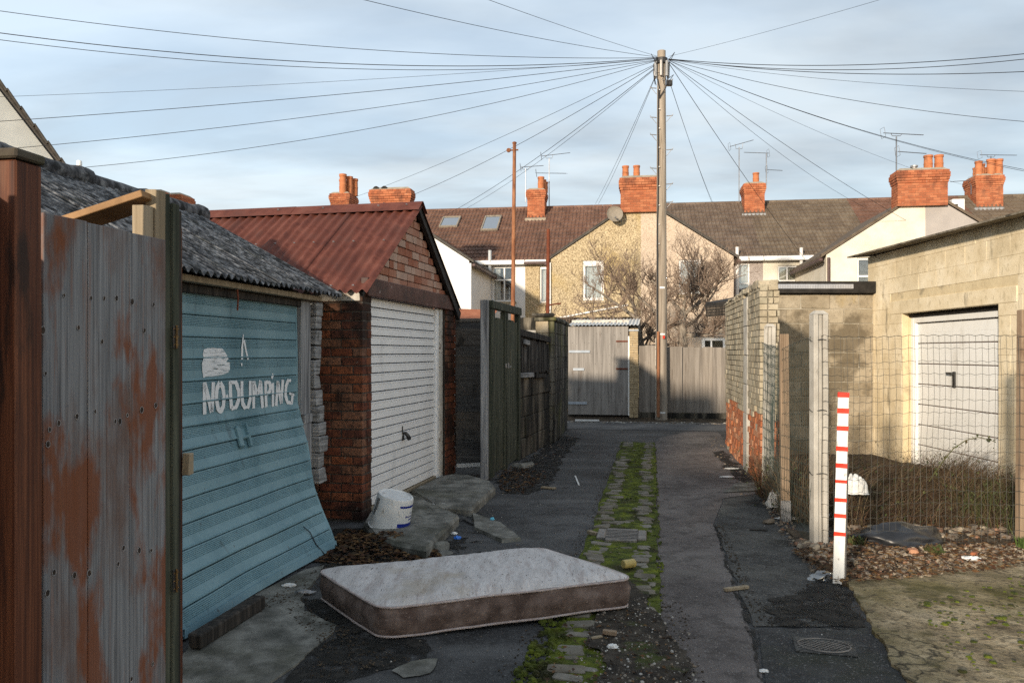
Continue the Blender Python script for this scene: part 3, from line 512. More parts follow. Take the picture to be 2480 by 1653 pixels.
# gate: left edge (px 105) at Y 2.33, right edge (px 400) at Y 2.80
g0 = Vector(((105 - CX) / FOC * 2.30, 2.30, 0)); g1 = Vector(((402 - CX) / FOC * 2.80, 2.80, 0)); gd = (g1 - g0); gl = gd.length
grot = math.degrees(math.atan2(gd.y, gd.x)) - 90          # local +y runs along the gate, +x faces the alley
gate = thing('timber_gate', 'weathered grey timber gate with rust-brown stain streaks, nearest on the left', 'gate', g0, grot)
nb = 3
ys = [0, .165, .34, gl]
for i in range(nb):
    MB().cbox(-.022 + .001 * i, .0 + .0015 * (i % 2), ys[i] + .0008, ys[i + 1] - .0008, .0, 2.0 + .004 * (1 - i), .002).build('gate_board', 'gate_grey_stained', gate)
mat('knot', [(.018, .013, .010), (.05, .035, .026)], 60, rough=.8, bump=.2)
mat('knot_ring', [(.26, .25, .25), (.36, .35, .35)], 60, rough=.9, bump=.3)
KN = [(155, 715), (220, 722), (252, 722), (282, 722), (320, 730), (372, 737), (190, 793), (350, 800), (186, 1008), (230, 996), (343, 992), (377, 981), (308, 1005), (142, 1024), (290, 1020), (120, 1040), (299, 1326), (337, 1332), (366, 1332), (286, 1365), (216, 1387), (131, 1385), (180, 1392), (115, 1435), (370, 1606), (318, 1643), (110, 904), (116, 1075), (247, 827), (279, 1020), (104, 800)]
gm = parent_world(gate); gn = gm.to_3x3() @ Vector((1, 0, 0)); gp = gm @ Vector((.002, 0, 0))
def hit(px, py, p0, nrm):
    d = Vector(((px - CX) / FOC, 1, -(py - HY) / FOC)); o = Vector((0, 0, EYE)); t = (p0 - o).dot(nrm) / d.dot(nrm); return o + d * t
for (kx, ky) in KN:
    q = gm.inverted() @ hit(kx, ky, gp, gn); r = U(.0035, .0065)
    k = MB().add([(.0028, q.y + math.cos(a) * r * 1.0, q.z + math.sin(a) * r * 1.5) for a in frange(0, 5.9, .45)], [tuple(range(len(frange(0, 5.9, .45))))])
    o = k.build('knot', 'knot', gate); 
    rr = MB(); ang = frange(0, 2 * math.pi, .5); rr.tube([(.0026, q.y + math.cos(a) * r * 1.3, q.z + math.sin(a) * r * 1.9) for a in ang], .0009, 4); rr.build('knot_ring', 'knot_ring', o)
# stile, hinge post and fillets right of the gate boards
MB().cbox(-.05, -.004, gl + .002, gl + .028, 0, 2.16, .003, .002).build('gate_stile', 'wood_green', gate)
MB().cbox(-.05, .008, gl + .030, gl + .062, 0, 2.13, .003, .002).build('gate_stile', 'wood_green', gate)
MB().cbox(-.07, .0, gl + .064, gl + .082, 0, 2.11, .003, .002).build('gate_post', 'wood_dark', gate)
MB().cbox(-.07, -.01, gl + .084, gl + .102, 0, 2.05, .003, .003).build('gate_post', 'redwood', gate)
for zc in (1.655, .79):
    h = MB().cbox(.009, .013, gl + .022, gl + .052, zc - .040, zc + .040, .001).build('hinge', 'black_iron', gate)
    MB().tube([(.015, gl + .037, zc - .041), (.015, gl + .037, zc + .041)], .004, 8).build('hinge_pin', 'brass', h)
    s_ = MB()
    for yy in (.027, .047):
        for dz in (-.028, 0, .028): s_.lathe([(.0035, 0), (.002, .002)], 6, Matrix.Translation((.013, gl + yy, zc + dz)) @ Matrix.Rotation(R(90), 4, 'Y'))
    s_.build('hinge_screw', 'brass', h)
MB().cbox(.0, .03, gl + .085, gl + .118, 1.16, 1.235, .003, .004).build('latch_block', 'wood_pale', gate)
# offcuts on top of the gate and the loose plank lying across them
MB().cbox(-.05, -.006, gl - .105, gl - .055, 1.98, 2.10, .002, .002).build('top_offcut', 'wood_pale', gate)
MB().cbox(-.045, .0, gl - .05, gl + .0, 1.99, 2.165, .002, .002).build('top_offcut', 'wood_pale', gate)
pl = thing('loose_plank', 'orange sawn plank propped on top of the grey gate', 'plank', gm @ Vector((-.05, gl - .05, 2.13)), grot)
M_ = Matrix.Rotation(R(14), 4, 'Y')
MB().cbox(-.36, .03, -.06, .075, -.012, .012, .002, 0, Matrix.Rotation(R(-16), 4, 'Y') @ Matrix.Rotation(R(8), 4, 'Z')).build('plank', 'wood_orange', pl)
# redwood post and a boarded fence, continued unseen behind the viewpoint for shade
pc = Vector(((38 - CX) / FOC * 2.0, 2.0, 0))
post = thing('redwood_post', 'thick red-brown timber post with dark flat cap at left edge', 'post', pc, -AL)
MB().cbox(-.10, .0, .0, .088, 0, 2.085, .004).build('post_shaft', 'redwood', post)
cp = MB().cbox(-.106, .007, -.007, .096, 2.086, 2.112, .005, .004); cp.build('post_cap', 'post_cap', post)
bf = thing('boarded_fence', 'red-brown boarded fence by redwood post, continued unseen behind viewpoint for shade', 'fence', pc, -AL)
MB().cbox(-.07, -.035, .092, .13, 0, 1.80, .003).build('fence_board', 'redwood', bf)
MB().cbox(-.24, -.21, .06, .34, 0, 1.90, .003).build('fence_board', 'wood_dark', bf)  # hidden filler board, added to block a slit of sun beside the gate
bm_ = MB().cbox(-.09, -.06, -.16, -.005, 0, 2.02, .003).mesh('fence_board', 'redwood'); fixn(bm_)
for i in range(0, 44): inst('fence_board', bm_, bf, (U(-.006, .006) , -i * .165, U(-.02, .02)))  # unseen run of boards, added to shade the near alley
hf = thing('return_fence', 'dark boarded fence running off left behind the timber gate', 'fence', g1, 78)
hb = MB().cbox(-.015, .015, 0, .15, 0, 1.98, .003).mesh('fence_board', 'wood_dark'); fixn(hb)
for i in range(16): inst('fence_board', hb, hf, (.14, .06 + i * .156, U(-.02, .02)))

# ------------------------------------------------------------------ blue garage
bg_ = thing('blue_garage', 'old garage with lichen-grey corrugated roof and buckled blue up-and-over door', 'garage', (-1.86, 6.90, 0), -AL)
BY0, BY1 = -2.55, .42
EX, EZ, RX, RZ = .18, 2.12, -1.32, 2.93
slope = (RZ - EZ) / (RX - EX)
zf = lambda x, y: (EZ + (x - EX) * slope) if x >= RX else (RZ - (RX - x) * .55)
for i in range(5):
    y0 = -2.62 + i * .635; sh = corr(bg_, 'roof_sheet', 'asbestos', RX, EX + U(-.01, .015), y0 - .03, y0 + .645, lambda x, y, i=i: zf(x, y) + .004 * (i % 2) + .003 * i, .0875, .017, sag=.012)
for i in range(5):
    y0 = -2.62 + i * .635; corr(bg_, 'roof_sheet', 'asbestos', RX, -3.6, y0 - .03, y0 + .645, lambda x, y, i=i: zf(min(x, RX - .0001), y) + .004 * (i % 2), .0875, .017, seg=5)
for i in range(4):
    y0 = -2.64 + i * .81; mb = MB()
    pts = [(RX, y0 + j * .1, RZ + .0 + .012 * (i % 2) + .008 * noise.noise(Vector((i, j * .7, 2)))) for j in range(10)]
    for j in range(10): pass
    mb.tube(pts, [.075 + (.018 if j > 7 else 0) + .006 * noise.noise(Vector((i * 3, j * 1.1, 0))) for j in range(10)], 12); mb.build('ridge_cap', 'ridge_moss', bg_, smooth=True, autosm=60)
# walls behind
MB().box(-3.4, -.10, BY0, BY0 + .08, 0, 2.08).add([(-3.4, BY0 + .04, 2.08), (-.02, BY0 + .04, 2.08), (RX, BY0 + .04, RZ - .05)], [(0, 1, 2)]).build('side_wall', 'old_slab', bg_)
MB().box(-3.4, -.12, BY1 - .10, BY1 - .02, 0, 2.06).add([(-3.4, BY1 - .06, 2.06), (-.02, BY1 - .06, 2.06), (RX, BY1 - .06, RZ - .05)], [(0, 1, 2)]).build('side_wall', 'old_slab', bg_)
MB().box(-3.45, -3.37, BY0, BY1, 0, 1.7).build('rear_wall', 'old_slab', bg_)
MB().cbox(-.02, .10, BY0, .30, 2.055, 2.10, .004, .003).build('eave_board', 'wood_pale', bg_)
MB().cbox(-.05, .03, BY0, .02, 1.995, 2.05, .004, .003).build('door_head', 'wood_dark', bg_)
MB().cbox(.09, .12, -2.06, -2.03, 2.03, 2.10, .003).build('bracket', 'wood_pale', bg_)
MB().tube([(.105, -1.20, 2.05), (.11, -1.20, 1.98), (.10, -1.19, 1.90)], .006, 5).build('hook', 'rust_dark', bg_)
pp = MB(); 
for (z0, z1, x0) in ((0, .98, .02), (.98, 1.06, .035), (1.06, 2.05, .0)):
    pp.cbox(-.10, .03 + x0 * .6, .015 + x0, .20 + x0 * .3, z0, z1, .004, .004)
pp.build('door_post', 'wood_grey', bg_); MB().cbox(-.12, -.01, .20, .235, 0, 2.04, .003, .004).build('door_post', 'wood_dark', bg_)
MB().cbox(-.12, .02, BY0 + .08, -2.14, 0, 2.05, .004).build('door_post', 'wood_grey', bg_)
z = .42; i = 0
while z < 2.02:
    h = U(.12, .155); w = U(-.018, .02); lean = .03 * (z < 1.0)
    MB().cbox(-.05, .055 + w * .7 + lean, .262 + U(0, .01), .40 + w, z, min(z + h - .006, 2.05), .008, .008).build('lap_slab', 'lap_board', bg_); z += h
# the door: flat above, kicked out below
PROF = [(-.01, 2.0), (.0, 1.6), (.0, 1.17), (.03, 1.05), (.11, .83), (.15, .68), (.185, .57), (.235, .45), (.30, .335), (.44, .09), (.475, .012)]
cum = [0]
for a, b in zip(PROF, PROF[1:]): cum.append(cum[-1] + math.hypot(b[0] - a[0], b[1] - a[1]))
TOT = cum[-1]
def doorpt(y, p, off=0.0):
    p = min(max(p, 0), TOT); i = 0
    while i < len(cum) - 2 and cum[i + 1] < p: i += 1
    t = (p - cum[i]) / (cum[i + 1] - cum[i]); a, b = PROF[i], PROF[i + 1]
    x = a[0] + (b[0] - a[0]) * t; zz = a[1] + (b[1] - a[1]) * t; dxx, dzz = b[0] - a[0], b[1] - a[1]; L = math.hypot(dxx, dzz)
    nx, nz = -dzz / L, dxx / L
    warp = 1 + .06 * math.sin(y * 1.7 + .4)
    kick = max(0.0, (1.17 - zz) / 1.17) ** 1.5; dent = .010 * noise.noise(Vector((y * 2.3, zz * 3.1, 4))) + (.016 * noise.noise(Vector((y * 1.1 + zz * 2, zz * 1.5, 9))) if zz < 1.1 else 0)
    return Vector((x * (warp if zz < 1.15 else 1) + nx * off + dent * (zz < 1.1), y - .34 * kick + .02 * math.sin(zz * 9) * kick, zz + nz * off))
door = bpy.data.objects.new('garage_door', None); COL.objects.link(door); door.parent = bg_; door['label'] = 'buckled pale blue metal door kicked out at the bottom'
NP = 14; ph = TOT / NP; ysd = frange(-2.125, .0, .12)
for i in range(NP):
    kk = (U(-.006, .009), U(-.007, .007)) if i >= 6 else (0, 0)
    p0 = i * ph; prof = [(0, -.012), (.004, 0.0)]
    for k in range(6): q = .012 + k * .011; prof += [(q, 0), (q + .003, -.0045), (q + .006, 0)]
    prof += [(.085, 0), (ph - .020, .001), (ph - .014, .006), (ph - .006, .004), (ph - .002, -.012)]
    MB().grid(lambda y, q: doorpt(y, p0 + q[0], q[1] + kk[0] + kk[1] * (y + 1) + (.002 * noise.noise(Vector((y * 2, i * 3.1, 0))))), ysd, prof).build('door_panel', 'blue_door', door)
MB().grid(lambda y, p: doorpt(y, p, -.026), ysd, frange(0, TOT, .1)).build('door_backing', 'blue_dark', door)
mb = MB()
for y in (-2.125, .0): mb.grid(lambda q, p: doorpt(y + q, p, .004 - abs(q) * .9), (-.012, .0, .012), frange(.0, TOT, .05))
mb.build('door_edge', 'blue_door', door)
MB().grid(lambda y, q: doorpt(y, TOT - .05 + q[0], q[1]), ysd, [(0, .004), (.0, .018), (.05, .018), (.05, -.02)]).build('bottom_rail', 'blue_door', door)
# painted words, put on with a brush
dm = parent_world(bg_); dn = dm.to_3x3() @ Vector((1, 0, 0)); dp = dm @ Vector((.0042, 0, 0))
def dpx(zx, zy):  # point of the close-up of the door -> door plane
    return dm.inverted() @ hit(430 + zx / 3.92, 680 + zy / 3.92, dp, dn)
def stroke(mb, pts, w):
    P3 = [dpx(*p) for p in pts]; ww = [w[i] if hasattr(w, '__len__') else w for i in range(len(pts))]
    dense = []; 
    for i in range(len(P3) - 1):
        for k in range(4): t = k / 4; dense.append((P3[i].lerp(P3[i + 1], t), ww[i] + (ww[i + 1] - ww[i]) * t))
    dense.append((P3[-1], ww[-1])); b = len(mb.v)
    for i, (q, wv) in enumerate(dense):
        a = dense[max(0, i - 1)][0]; c = dense[min(len(dense) - 1, i + 1)][0]; d = Vector((0, c.y - a.y, c.z - a.z))
        # photo widths across the foreshortened door: scale along the door (y) differs from up (z)
        n_ = Vector((0, -d.z, d.y * 1.0)); n_.normalize(); h = wv * .5 * (1.9 * abs(n_.y) + 1.0 * abs(n_.z)) * (1 + .12 * noise.noise(Vector((q.y * 40, q.z * 60, 3))))
        mb.v.append((q.x, q.y + n_.y * h, q.z + n_.z * h)); mb.v.append((q.x, q.y - n_.y * h, q.z - n_.z * h))
    for i in range(len(dense) - 1): mb.f.append((b + 2 * i, b + 2 * i + 1, b + 2 * i + 3, b + 2 * i + 2))
LET = [ [[(258, 1265), (255, 1120), (256, 962)], [(256, 970), (285, 1080), (325, 1240)], [(325, 1240), (335, 1100), (340, 960)]],
        [[(400, 965), (375, 1020), (368, 1110), (385, 1210), (410, 1240), (435, 1190), (442, 1090), (430, 1010), (405, 968)]],
        [[(468, 1078), (472, 1112)]],
        [[(500, 950), (503, 1070), (512, 1210)], [(500, 960), (555, 965), (580, 1040), (580, 1130), (555, 1195), (512, 1212)]],
        [[(612, 950), (610, 1060), (618, 1160), (640, 1200), (670, 1195), (690, 1120), (690, 948)]],
        [[(722, 1210), (724, 1080), (722, 950)], [(724, 960), (748, 1060), (762, 1080)], [(762, 1080), (780, 1000), (788, 945)], [(788, 950), (798, 1080), (808, 1205)]],
        [[(843, 1195), (838, 1080), (835, 950)], [(836, 958), (872, 965), (884, 1010), (870, 1055), (842, 1075)]],
        [[(906, 1190), (906, 1080), (904, 968)], [(893, 925), (908, 885)]],
        [[(936, 1185), (945, 1060), (952, 950)], [(952, 955), (968, 1060), (985, 1160)], [(985, 1160), (992, 1050), (1000, 938)]],
        [[(1078, 945), (1050, 945), (1030, 1000), (1025, 1090), (1045, 1150), (1085, 1160), (1090, 1100), (1092, 1065)], [(1060, 1065), (1108, 1085)]] ]
for L_ in LET:
    mb = MB()
    for st_ in L_: stroke(mb, st_, .0215 if len(st_) > 2 else .014)
    mb.build('painted_letter', 'white_paint_text', door)
mb = MB(); stroke(mb, [(612, 745), (614, 640), (625, 505)], [.014, .014, .006]); stroke(mb, [(632, 560), (650, 660), (670, 745)], [.012, .010, .010]); stroke(mb, [(608, 780), (611, 805)], .009); mb.build('painted_mark', 'white_paint_text', door)
mb = MB(); P4 = [dpx(*p) for p in ((245, 740), (240, 690), (250, 650), (300, 632), (380, 640), (425, 640), (455, 680), (485, 740), (460, 768), (495, 775), (497, 835), (480, 870), (420, 890), (330, 905), (270, 905), (245, 922), (235, 850), (232, 780))]
mb.add(P4, [tuple(range(len(P4)))]); mb.build('painted_patch', 'white_paint_brush', door)
# recessed handle on the lower panels
pq = dm.inverted() @ hit(430 + 620 / 3.92, 680 + 1490 / 3.92, dm @ Vector((.04, 0, 0)), dn); pl_ = 1.03
hd = MB(); hy = pq.y
for (dy_, dz_, w_, h_) in ((-.06, 0, .05, .16), (.065, .0, .022, .18)): 
    a = doorpt(hy + dy_, pl_ - h_ / 2, .014); b = doorpt(hy + dy_, pl_ + h_ / 2, .014); hd.bar(a, b, w_, .034, (1, 0, 0), .010)
a = doorpt(hy - .04, pl_ + .01, .018); b = doorpt(hy + .05, pl_ + .01, .018); hd.bar(a, b, .022, .016, (1, 0, 0), .005)
hd.build('door_handle', 'blue_door', door)
cw = MB(); cw.tube([doorpt(-.42, TOT - .26, .008), doorpt(-.36, TOT - .2, .012), doorpt(-.33, TOT - .1, .010), doorpt(-.25, TOT - .0, .024)], .004, 5); cw.build('hanging_wire', 'cable', door)
tb = thing('timber_batten', 'rough dark timber length lying under the blue door', 'timber', G(575, 1508, .02), -AL)
MB().cbox(-.06, .02, -.42, .30, 0, .07, .008, .008).build('batten', 'wood_dark', tb)

# ------------------------------------------------------------------ red-roofed brick garage
RA = 12.5
rg = thing('brick_garage', 'brick garage with rust-red corrugated roof and white slatted door', 'garage', (-1.40, 7.49, 0), -RA)
S0, S1, PK, PZ, EVZ = -.06, 3.02, 1.487, 3.25, 2.17
kz = (PZ - EVZ) / (PK - S0)
# core walls (mortar) behind the bricks
cw = MB(); cw.box(-5.0, -.105, .012, .16, 0, 2.12); cw.build('wall_core', 'mortar_dark', rg)
cw = MB(); cw.box(-.40, -.010, .010, .215, 0, 2.14); cw.build('pier_core', 'mortar_dark', rg)
cw = MB(); cw.box(-.30, -.010, 2.60, 3.03, 0, 2.14); cw.build('pier_core', 'mortar_dark', rg)
MB().box(-5.0, -.3, 2.9, 3.0, 0, 2.1).build('wall_core', 'mortar_dark', rg); MB().box(-5.0, -4.9, .1, 3, 0, 2.1).build('wall_core', 'mortar_dark', rg)
bks = [unitbrick('brick', 'brick_dark') for _ in range(4)]
for b_ in bks: fixn(b_)
ch = .0855; nC = 25
for c_ in range(nC):
    zc = .02 + c_ * ch + ch / 2
    off = 0 if c_ % 2 else -.115
    # side wall facing the camera (local y = 0), from the corner backwards
    x = 0.0; first = True
    while x > -.80:
        L_ = (.105 if (c_ % 2 == 0 and first) else .225); first = False
        inst('brick', random.choice(bks), rg, (x - L_ / 2, .05 + U(-.006, .004), zc), (0, 0, U(-.01, .01)), (L_ - .012, .10, ch - .012)); x -= L_
    # front of the near pier
    for (a, b) in (((.10, .215),) if c_ % 2 else ((.10, .160), (.160, .215))):
        inst('brick', random.choice(bks), rg, (-.055 + U(-.004, .006), (a + b) / 2 + .003, zc), (0, 0, 0), (.10, b - a - .008, ch - .012))
    # far pier
    for (a, b) in (((2.60, 2.82), (2.82, 3.04)) if c_ % 2 else ((2.60, 2.71), (2.71, 2.93), (2.93, 3.04))):
        inst('brick', random.choice(bks), rg, (-.045 + U(-.004, .006), (a + b) / 2, zc), (0, 0, 0), (.10, b - a - .012, ch - .012))
# gable
mb = MB(); mb.add([(-.065, S0 + .15, 2.14), (-.065, S1 - .15, 2.14), (-.065, PK, PZ - .06)], [(0, 1, 2)]); mb.build('gable_core', 'sandstone', rg)
gbk = [unitbrick('brick', 'brick_gable') for _ in range(4)]
for b_ in gbk: fixn(b_)
zc = 2.335; c_ = 0
while zc < PZ - .10:
    half = (PZ - .05 - zc - .04) / kz - .03; y = PK - half; e = PK + half; L_ = .225 if c_ % 2 else .12
    while y < e - .03:
        l2 = min(L_, e - y); inst('brick', random.choice(gbk), rg, (-.045 + U(-.003, .004), y + l2 / 2, zc), (0, 0, 0), (.07, l2 - .010, .078)); y += l2; L_ = .225 if random.random() < .7 else .115
    zc += .0865; c_ += 1
MB().cbox(-.05, .03, .06, 2.98, 2.135, 2.315, .006, .004).build('lintel_board', 'lintel_brown', rg)
MB().cbox(-.62, -.03, -.012, .03, 2.085, 2.19, .004, .003).build('wall_plate', 'paint_peel', rg)
bb = MB(); bb.bar((.03, S1 + .06, EVZ - .10), (.03, PK - .0, PZ - .03), .05, .12, (0, 0, 1), .004); bb.build('bargeboard', 'barge_black', rg)
bb = MB(); bb.bar((-.01, S0 + .04, EVZ - .03), (-.01, PK, PZ - .055), .03, .05, (0, 0, 1), .004); bb.build('bargeboard', 'barge_black', rg)
# roof: corrugations run up the slope (along local y), so the sheet is laid with x and y swapped
def slope_sheet(x0, x1, side, dz):
    mb = MB(); xs = frange(x0, x1, .112 / 8); n = 5
    ylo = S0 - .03 if side < 0 else S1 + .05
    fn = lambda x, t: (x, ylo + (PK - ylo) * t, EVZ + (PZ - EVZ) * t + dz + .020 * math.sin(2 * math.pi * x / .112) + .006 * noise.noise(Vector((x, t * 2, 1))))
    ts = frange(0, 1, .25); mb.grid(fn, xs, ts); top = list(mb.v); k = len(top); m2 = MB(); m2.v = top + [(a, b, c - .003) for a, b, c in top]
    m2.f = list(mb.f) + [tuple(i + k for i in f)[::-1] for f in mb.f]; nv = len(ts)
    for i in range(len(xs) - 1): m2.f.append((i * nv, (i + 1) * nv, k + (i + 1) * nv, k + i * nv))
    for j in range(nv - 1):
        for e in (0, (len(xs) - 1) * nv): m2.f.append((e + j, e + j + 1, k + e + j + 1, k + e + j))
    return m2.build('roof_sheet', 'red_tin', rg, smooth=True, autosm=50)
XE = .075
for i in range(6):
    x1 = XE - i * .80; slope_sheet(x1 - .85, x1, -1, .004 * (i % 2)); slope_sheet(x1 - .85, x1, 1, .004 * (i % 2))
for i in range(3):
    x1 = XE + .01 - i * 1.55; rc = MB(); q = .16
    pr = [(PK - q, PZ - q * kz + .035), (PK - .02, PZ + .032), (PK, PZ + .042), (PK + .02, PZ + .032), (PK + q, PZ - q * kz + .035)]
    rc.grid(lambda x, p: (x, p[0], p[1] + .003 * (i % 2) + .004 * noise.noise(Vector((x * 2, 0, 3)))), frange(x1, x1 - 1.6, .2), pr); rc.build('ridge_cap', 'red_tin', rg)
sb = MB().lathe([(.013, 0), (.012, .006), (.006, .012)], 8).mesh('roof_bolt', 'galv'); fixn(sb)
for (xx, t) in ((-.12, .52), (-.45, .52), (-.68, .52), (-.9, .52), (-1.12, .52), (-1.35, .52), (-1.6, .52), (-1.85, .52), (-.1, .03), (-.33, .03), (-.5, .95), (-1.1, .95), (-.15, .95), (-1.7, .95)):
    ylo = S0 - .03; xx = round(xx / .112) * .112 + .028
    inst('roof_bolt', sb, rg, (xx, ylo + (PK - ylo) * t, EVZ + (PZ - EVZ) * t + (.022 if t < .9 else .05)), (-math.atan(kz), 0, 0))
# white slatted door
wdr = bpy.data.objects.new('garage_door', None); COL.objects.link(wdr); wdr.parent = rg
ns = 22; zb, zt_ = .09, 2.135; shh = (zt_ - zb) / ns
pr = [(.008, -.012), (.010, 0), (shh * .72, .001), (shh * .74, -.008), (shh * .80, -.008), (shh * .82, .001), (shh - .004, .001), (shh - .001, -.012)]
sm_ = MB().grid(lambda y, q: (q[1] + .0025 * noise.noise(Vector((y * 3, q[0] * 9, 1))), y, q[0]), frange(.205, 2.31, .15), pr).mesh('door_slat', 'white_door'); fixn(sm_)
for i in range(ns): inst('door_slat', sm_, wdr, (-.055 + U(-.0015, .0015), 0, zb + i * shh))
MB().box(-.085, -.067, .2, 2.32, zb, zt_).build('door_backing', 'dark_interior', wdr)
fr = MB(); fr.cbox(-.10, -.02, 2.315, 2.39, .06, 2.135, .004); fr.build('door_frame', 'white_door', rg)
MB().cbox(-.10, -.005, 2.395, 2.50, .05, 2.135, .005, .003).build('door_frame', 'paint_peel', rg); MB().cbox(-.10, -.02, 2.505, 2.595, .03, 2.135, .005, .003).build('door_frame', 'wood_dark', rg)
MB().cbox(-.085, -.03, .2, 2.32, .05, .088, .004).build('door_sill', 'wood_pale', rg)
hn = MB(); hn.tube([(-.055, 1.21, .72), (-.02, 1.21, .72), (.0, 1.225, .69), (.005, 1.25, .655)], [.016, .02, .022, .024], 8); hn.cbox(-.056, -.045, 1.185, 1.235, .64, .70, .004); hn.tube([(-.05, 1.19, .72), (-.05, 1.19, .80)], .008, 6); hn.build('door_handle', 'black_iron', wdr)

# bucket, upside down, leaning on the heap
bk = thing('plastic_bucket', 'white upturned plastic bucket with blue printed bars by the brick pier', 'bucket', (-1.075, 6.95, .075), 0)
TM = Matrix.Rotation(R(13), 4, 'Y') @ Matrix.Rotation(R(6), 4, 'X')
b0 = MB().lathe([(.184, 0), (.186, .012), (.178, .018), (.174, .05), (.166, .17), (.158, .288), (.152, .300), (.140, .302), (.132, .294), (.02, .292)], 40, TM); b0.build('bucket_body', 'bucket_white', bk, smooth=True, autosm=40)
def wrap(a0, a1, z0, z1, m, nm='printed_bar'):
    mb = MB(); mb.grid(lambda a, zz_: TM @ Vector(((.1765 - .062 * zz_ + .0012) * math.cos(a), (.1765 - .062 * zz_ + .0012) * math.sin(a), zz_)), frange(R(a0), R(a1), .05), (z0, z1)); return mb.build(nm, m, bk)
wrap(-62, 18, .236, .254, 'print_blue'); wrap(-62, 18, .066, .100, 'print_blue')
wrap(-150, -135, .17, .27, 'bucket_grime', 'grime_strip'); wrap(-152, -141, .12, .166, 'bucket_grime', 'grime_strip')
for (a, w, zz0, hh) in ((-38, 4, .150, .018), (-32, 3, .150, .012), (-27, 4, .150, .012), (-21, 3, .150, .012), (-15, 5, .150, .012), (-9, 4, .150, .012), (-22, 5, .122, .016), (-15, 4, .122, .014), (-8, 5, .122, .014), (-18, 4, .180, .01), (-10, 4, .18, .01)):
    wrap(a, a + w, zz0, zz0 + hh, 'print_blue', 'printed_letter')

# unseen garage, added behind the viewpoint so its roof shades the near alley
ng = thing('unseen_shade_garage', 'unseen plain pitched-roof garage added behind the viewpoint for shade', 'garage', A(-5.6, -3.1), -AL)
MB().box(-3.2, 0, -5.5, 4.6, 0, 2.3).build('shade_garage_walls', 'old_slab', ng); MB().add([(.2, -5.6, 2.25), (.2, 4.7, 2.25), (-1.6, 4.7, 3.25), (-1.6, -5.6, 3.25), (-3.4, -5.6, 2.25), (-3.4, 4.7, 2.25)], [(0, 1, 2, 3), (3, 2, 5, 4), (0, 3, 4), (1, 2, 5)]).build('shade_garage_roof', 'asbestos_brown', ng)
# ------------------------------------------------------------------ dark plank fence, green gate, derelict wall, end wall
pf = thing('plank_fence', 'dark horizontal plank fence between the white garage door and green gate', 'fence', (-.76, 10.62, 0), -14)
z = .10; i = 0
while z < 1.93:
    h = U(.09, .14); h = min(h, 2.0 - z)
    MB().cbox(0, .44, -.012 + .006 * (i % 2) + U(-.003, .003), .012 + .004 * (i % 2), z - .001, z + h + .004, .003, .002).build('plank', 'wood_plank_h', pf); z += h; i += 1
MB().cbox(-.01, .45, -.02, .03, z + .002, z + .05, .004).build('top_rail', 'wood_plank_h', pf)
MB().cbox(.40, .44, .02, .06, 0, 1.95, .004).build('rear_post', 'wood_dark', pf)
wt = thing('white_trim_length', 'white plastic trim length lying at the foot of the plank fence', 'trim', (-.72, 10.5, .085), -14)
MB().cbox(0, .34, -.03, .03, 0, .05, .004, .003, Matrix.Rotation(R(-4), 4, 'Y')).build('trim', 'litter_white', wt)
GRt = 11.8
gg = thing('green_gate', 'tall narrow green-stained double timber gate with open gap below top rail', 'gate', (-.275, 9.93, 0), -GRt)
MB().cbox(-.10, -.01, -.10, -.012, .02, 2.25, .006, .004).build('gate_post', 'wood_grey', gg)
for (a, b, m_) in ((.0, .13, 'wood_green'), (.73, .80, 'wood_green'), (.86, .95, 'wood_green'), (1.66, 1.80, 'wood_green')):
    MB().cbox(-.03, .035, a, b, .03, 2.14, .006, .004).build('gate_stile', m_, gg)
MB().cbox(-.035, .045, -.008, 1.82, 2.143, 2.25, .008, .005).build('top_rail', 'wood_green', gg)
mat('gate_green_board', [(.022, .027, .019), (.05, .057, .04), (.10, .106, .078)], 1.0, (20, 20, 1.2), rough=.88, bump=.5, bdist=.004, over=[((.03, .033, .02), 1.5, (2, 2, .6), .54, .66, .6), ((.14, .11, .06), 2, (2, 2, .8), .62, .72, .5)])
for (a, b) in ((.135, .33), (.335, .53), (.535, .725), (.955, 1.19), (1.195, 1.43), (1.435, 1.655)):
    MB().cbox(-.02, .012 + U(-.003, .003), a, b, .06, 2.03 + U(-.02, .02), .004, .004).build('gate_board', 'gate_green_board', gg)
MB().cbox(-.025, -.01, .80, .86, .03, 2.10, .003).build('gate_gap_strip', 'wood_dark', gg)
for zz_ in (1.42,):
    lt = MB(); lt.cbox(.036, .044, .735, .785, zz_ - .03, zz_ + .03, .003); lt.cbox(.036, .046, .88, .94, zz_ - .035, zz_ + .035, .003); lt.tube([(.05, .92, zz_ - .02), (.07, .95, zz_ - .01), (.06, .99, zz_ - .015)], .007, 5); lt.build('gate_latch', 'galv', gg)
st = MB()
st.rock((.16, 1.55, .0), .17, .5); st.rock((.14, 1.35, 0), .10, .7); st.rock((.10, 1.22, 0), .05, .7); 
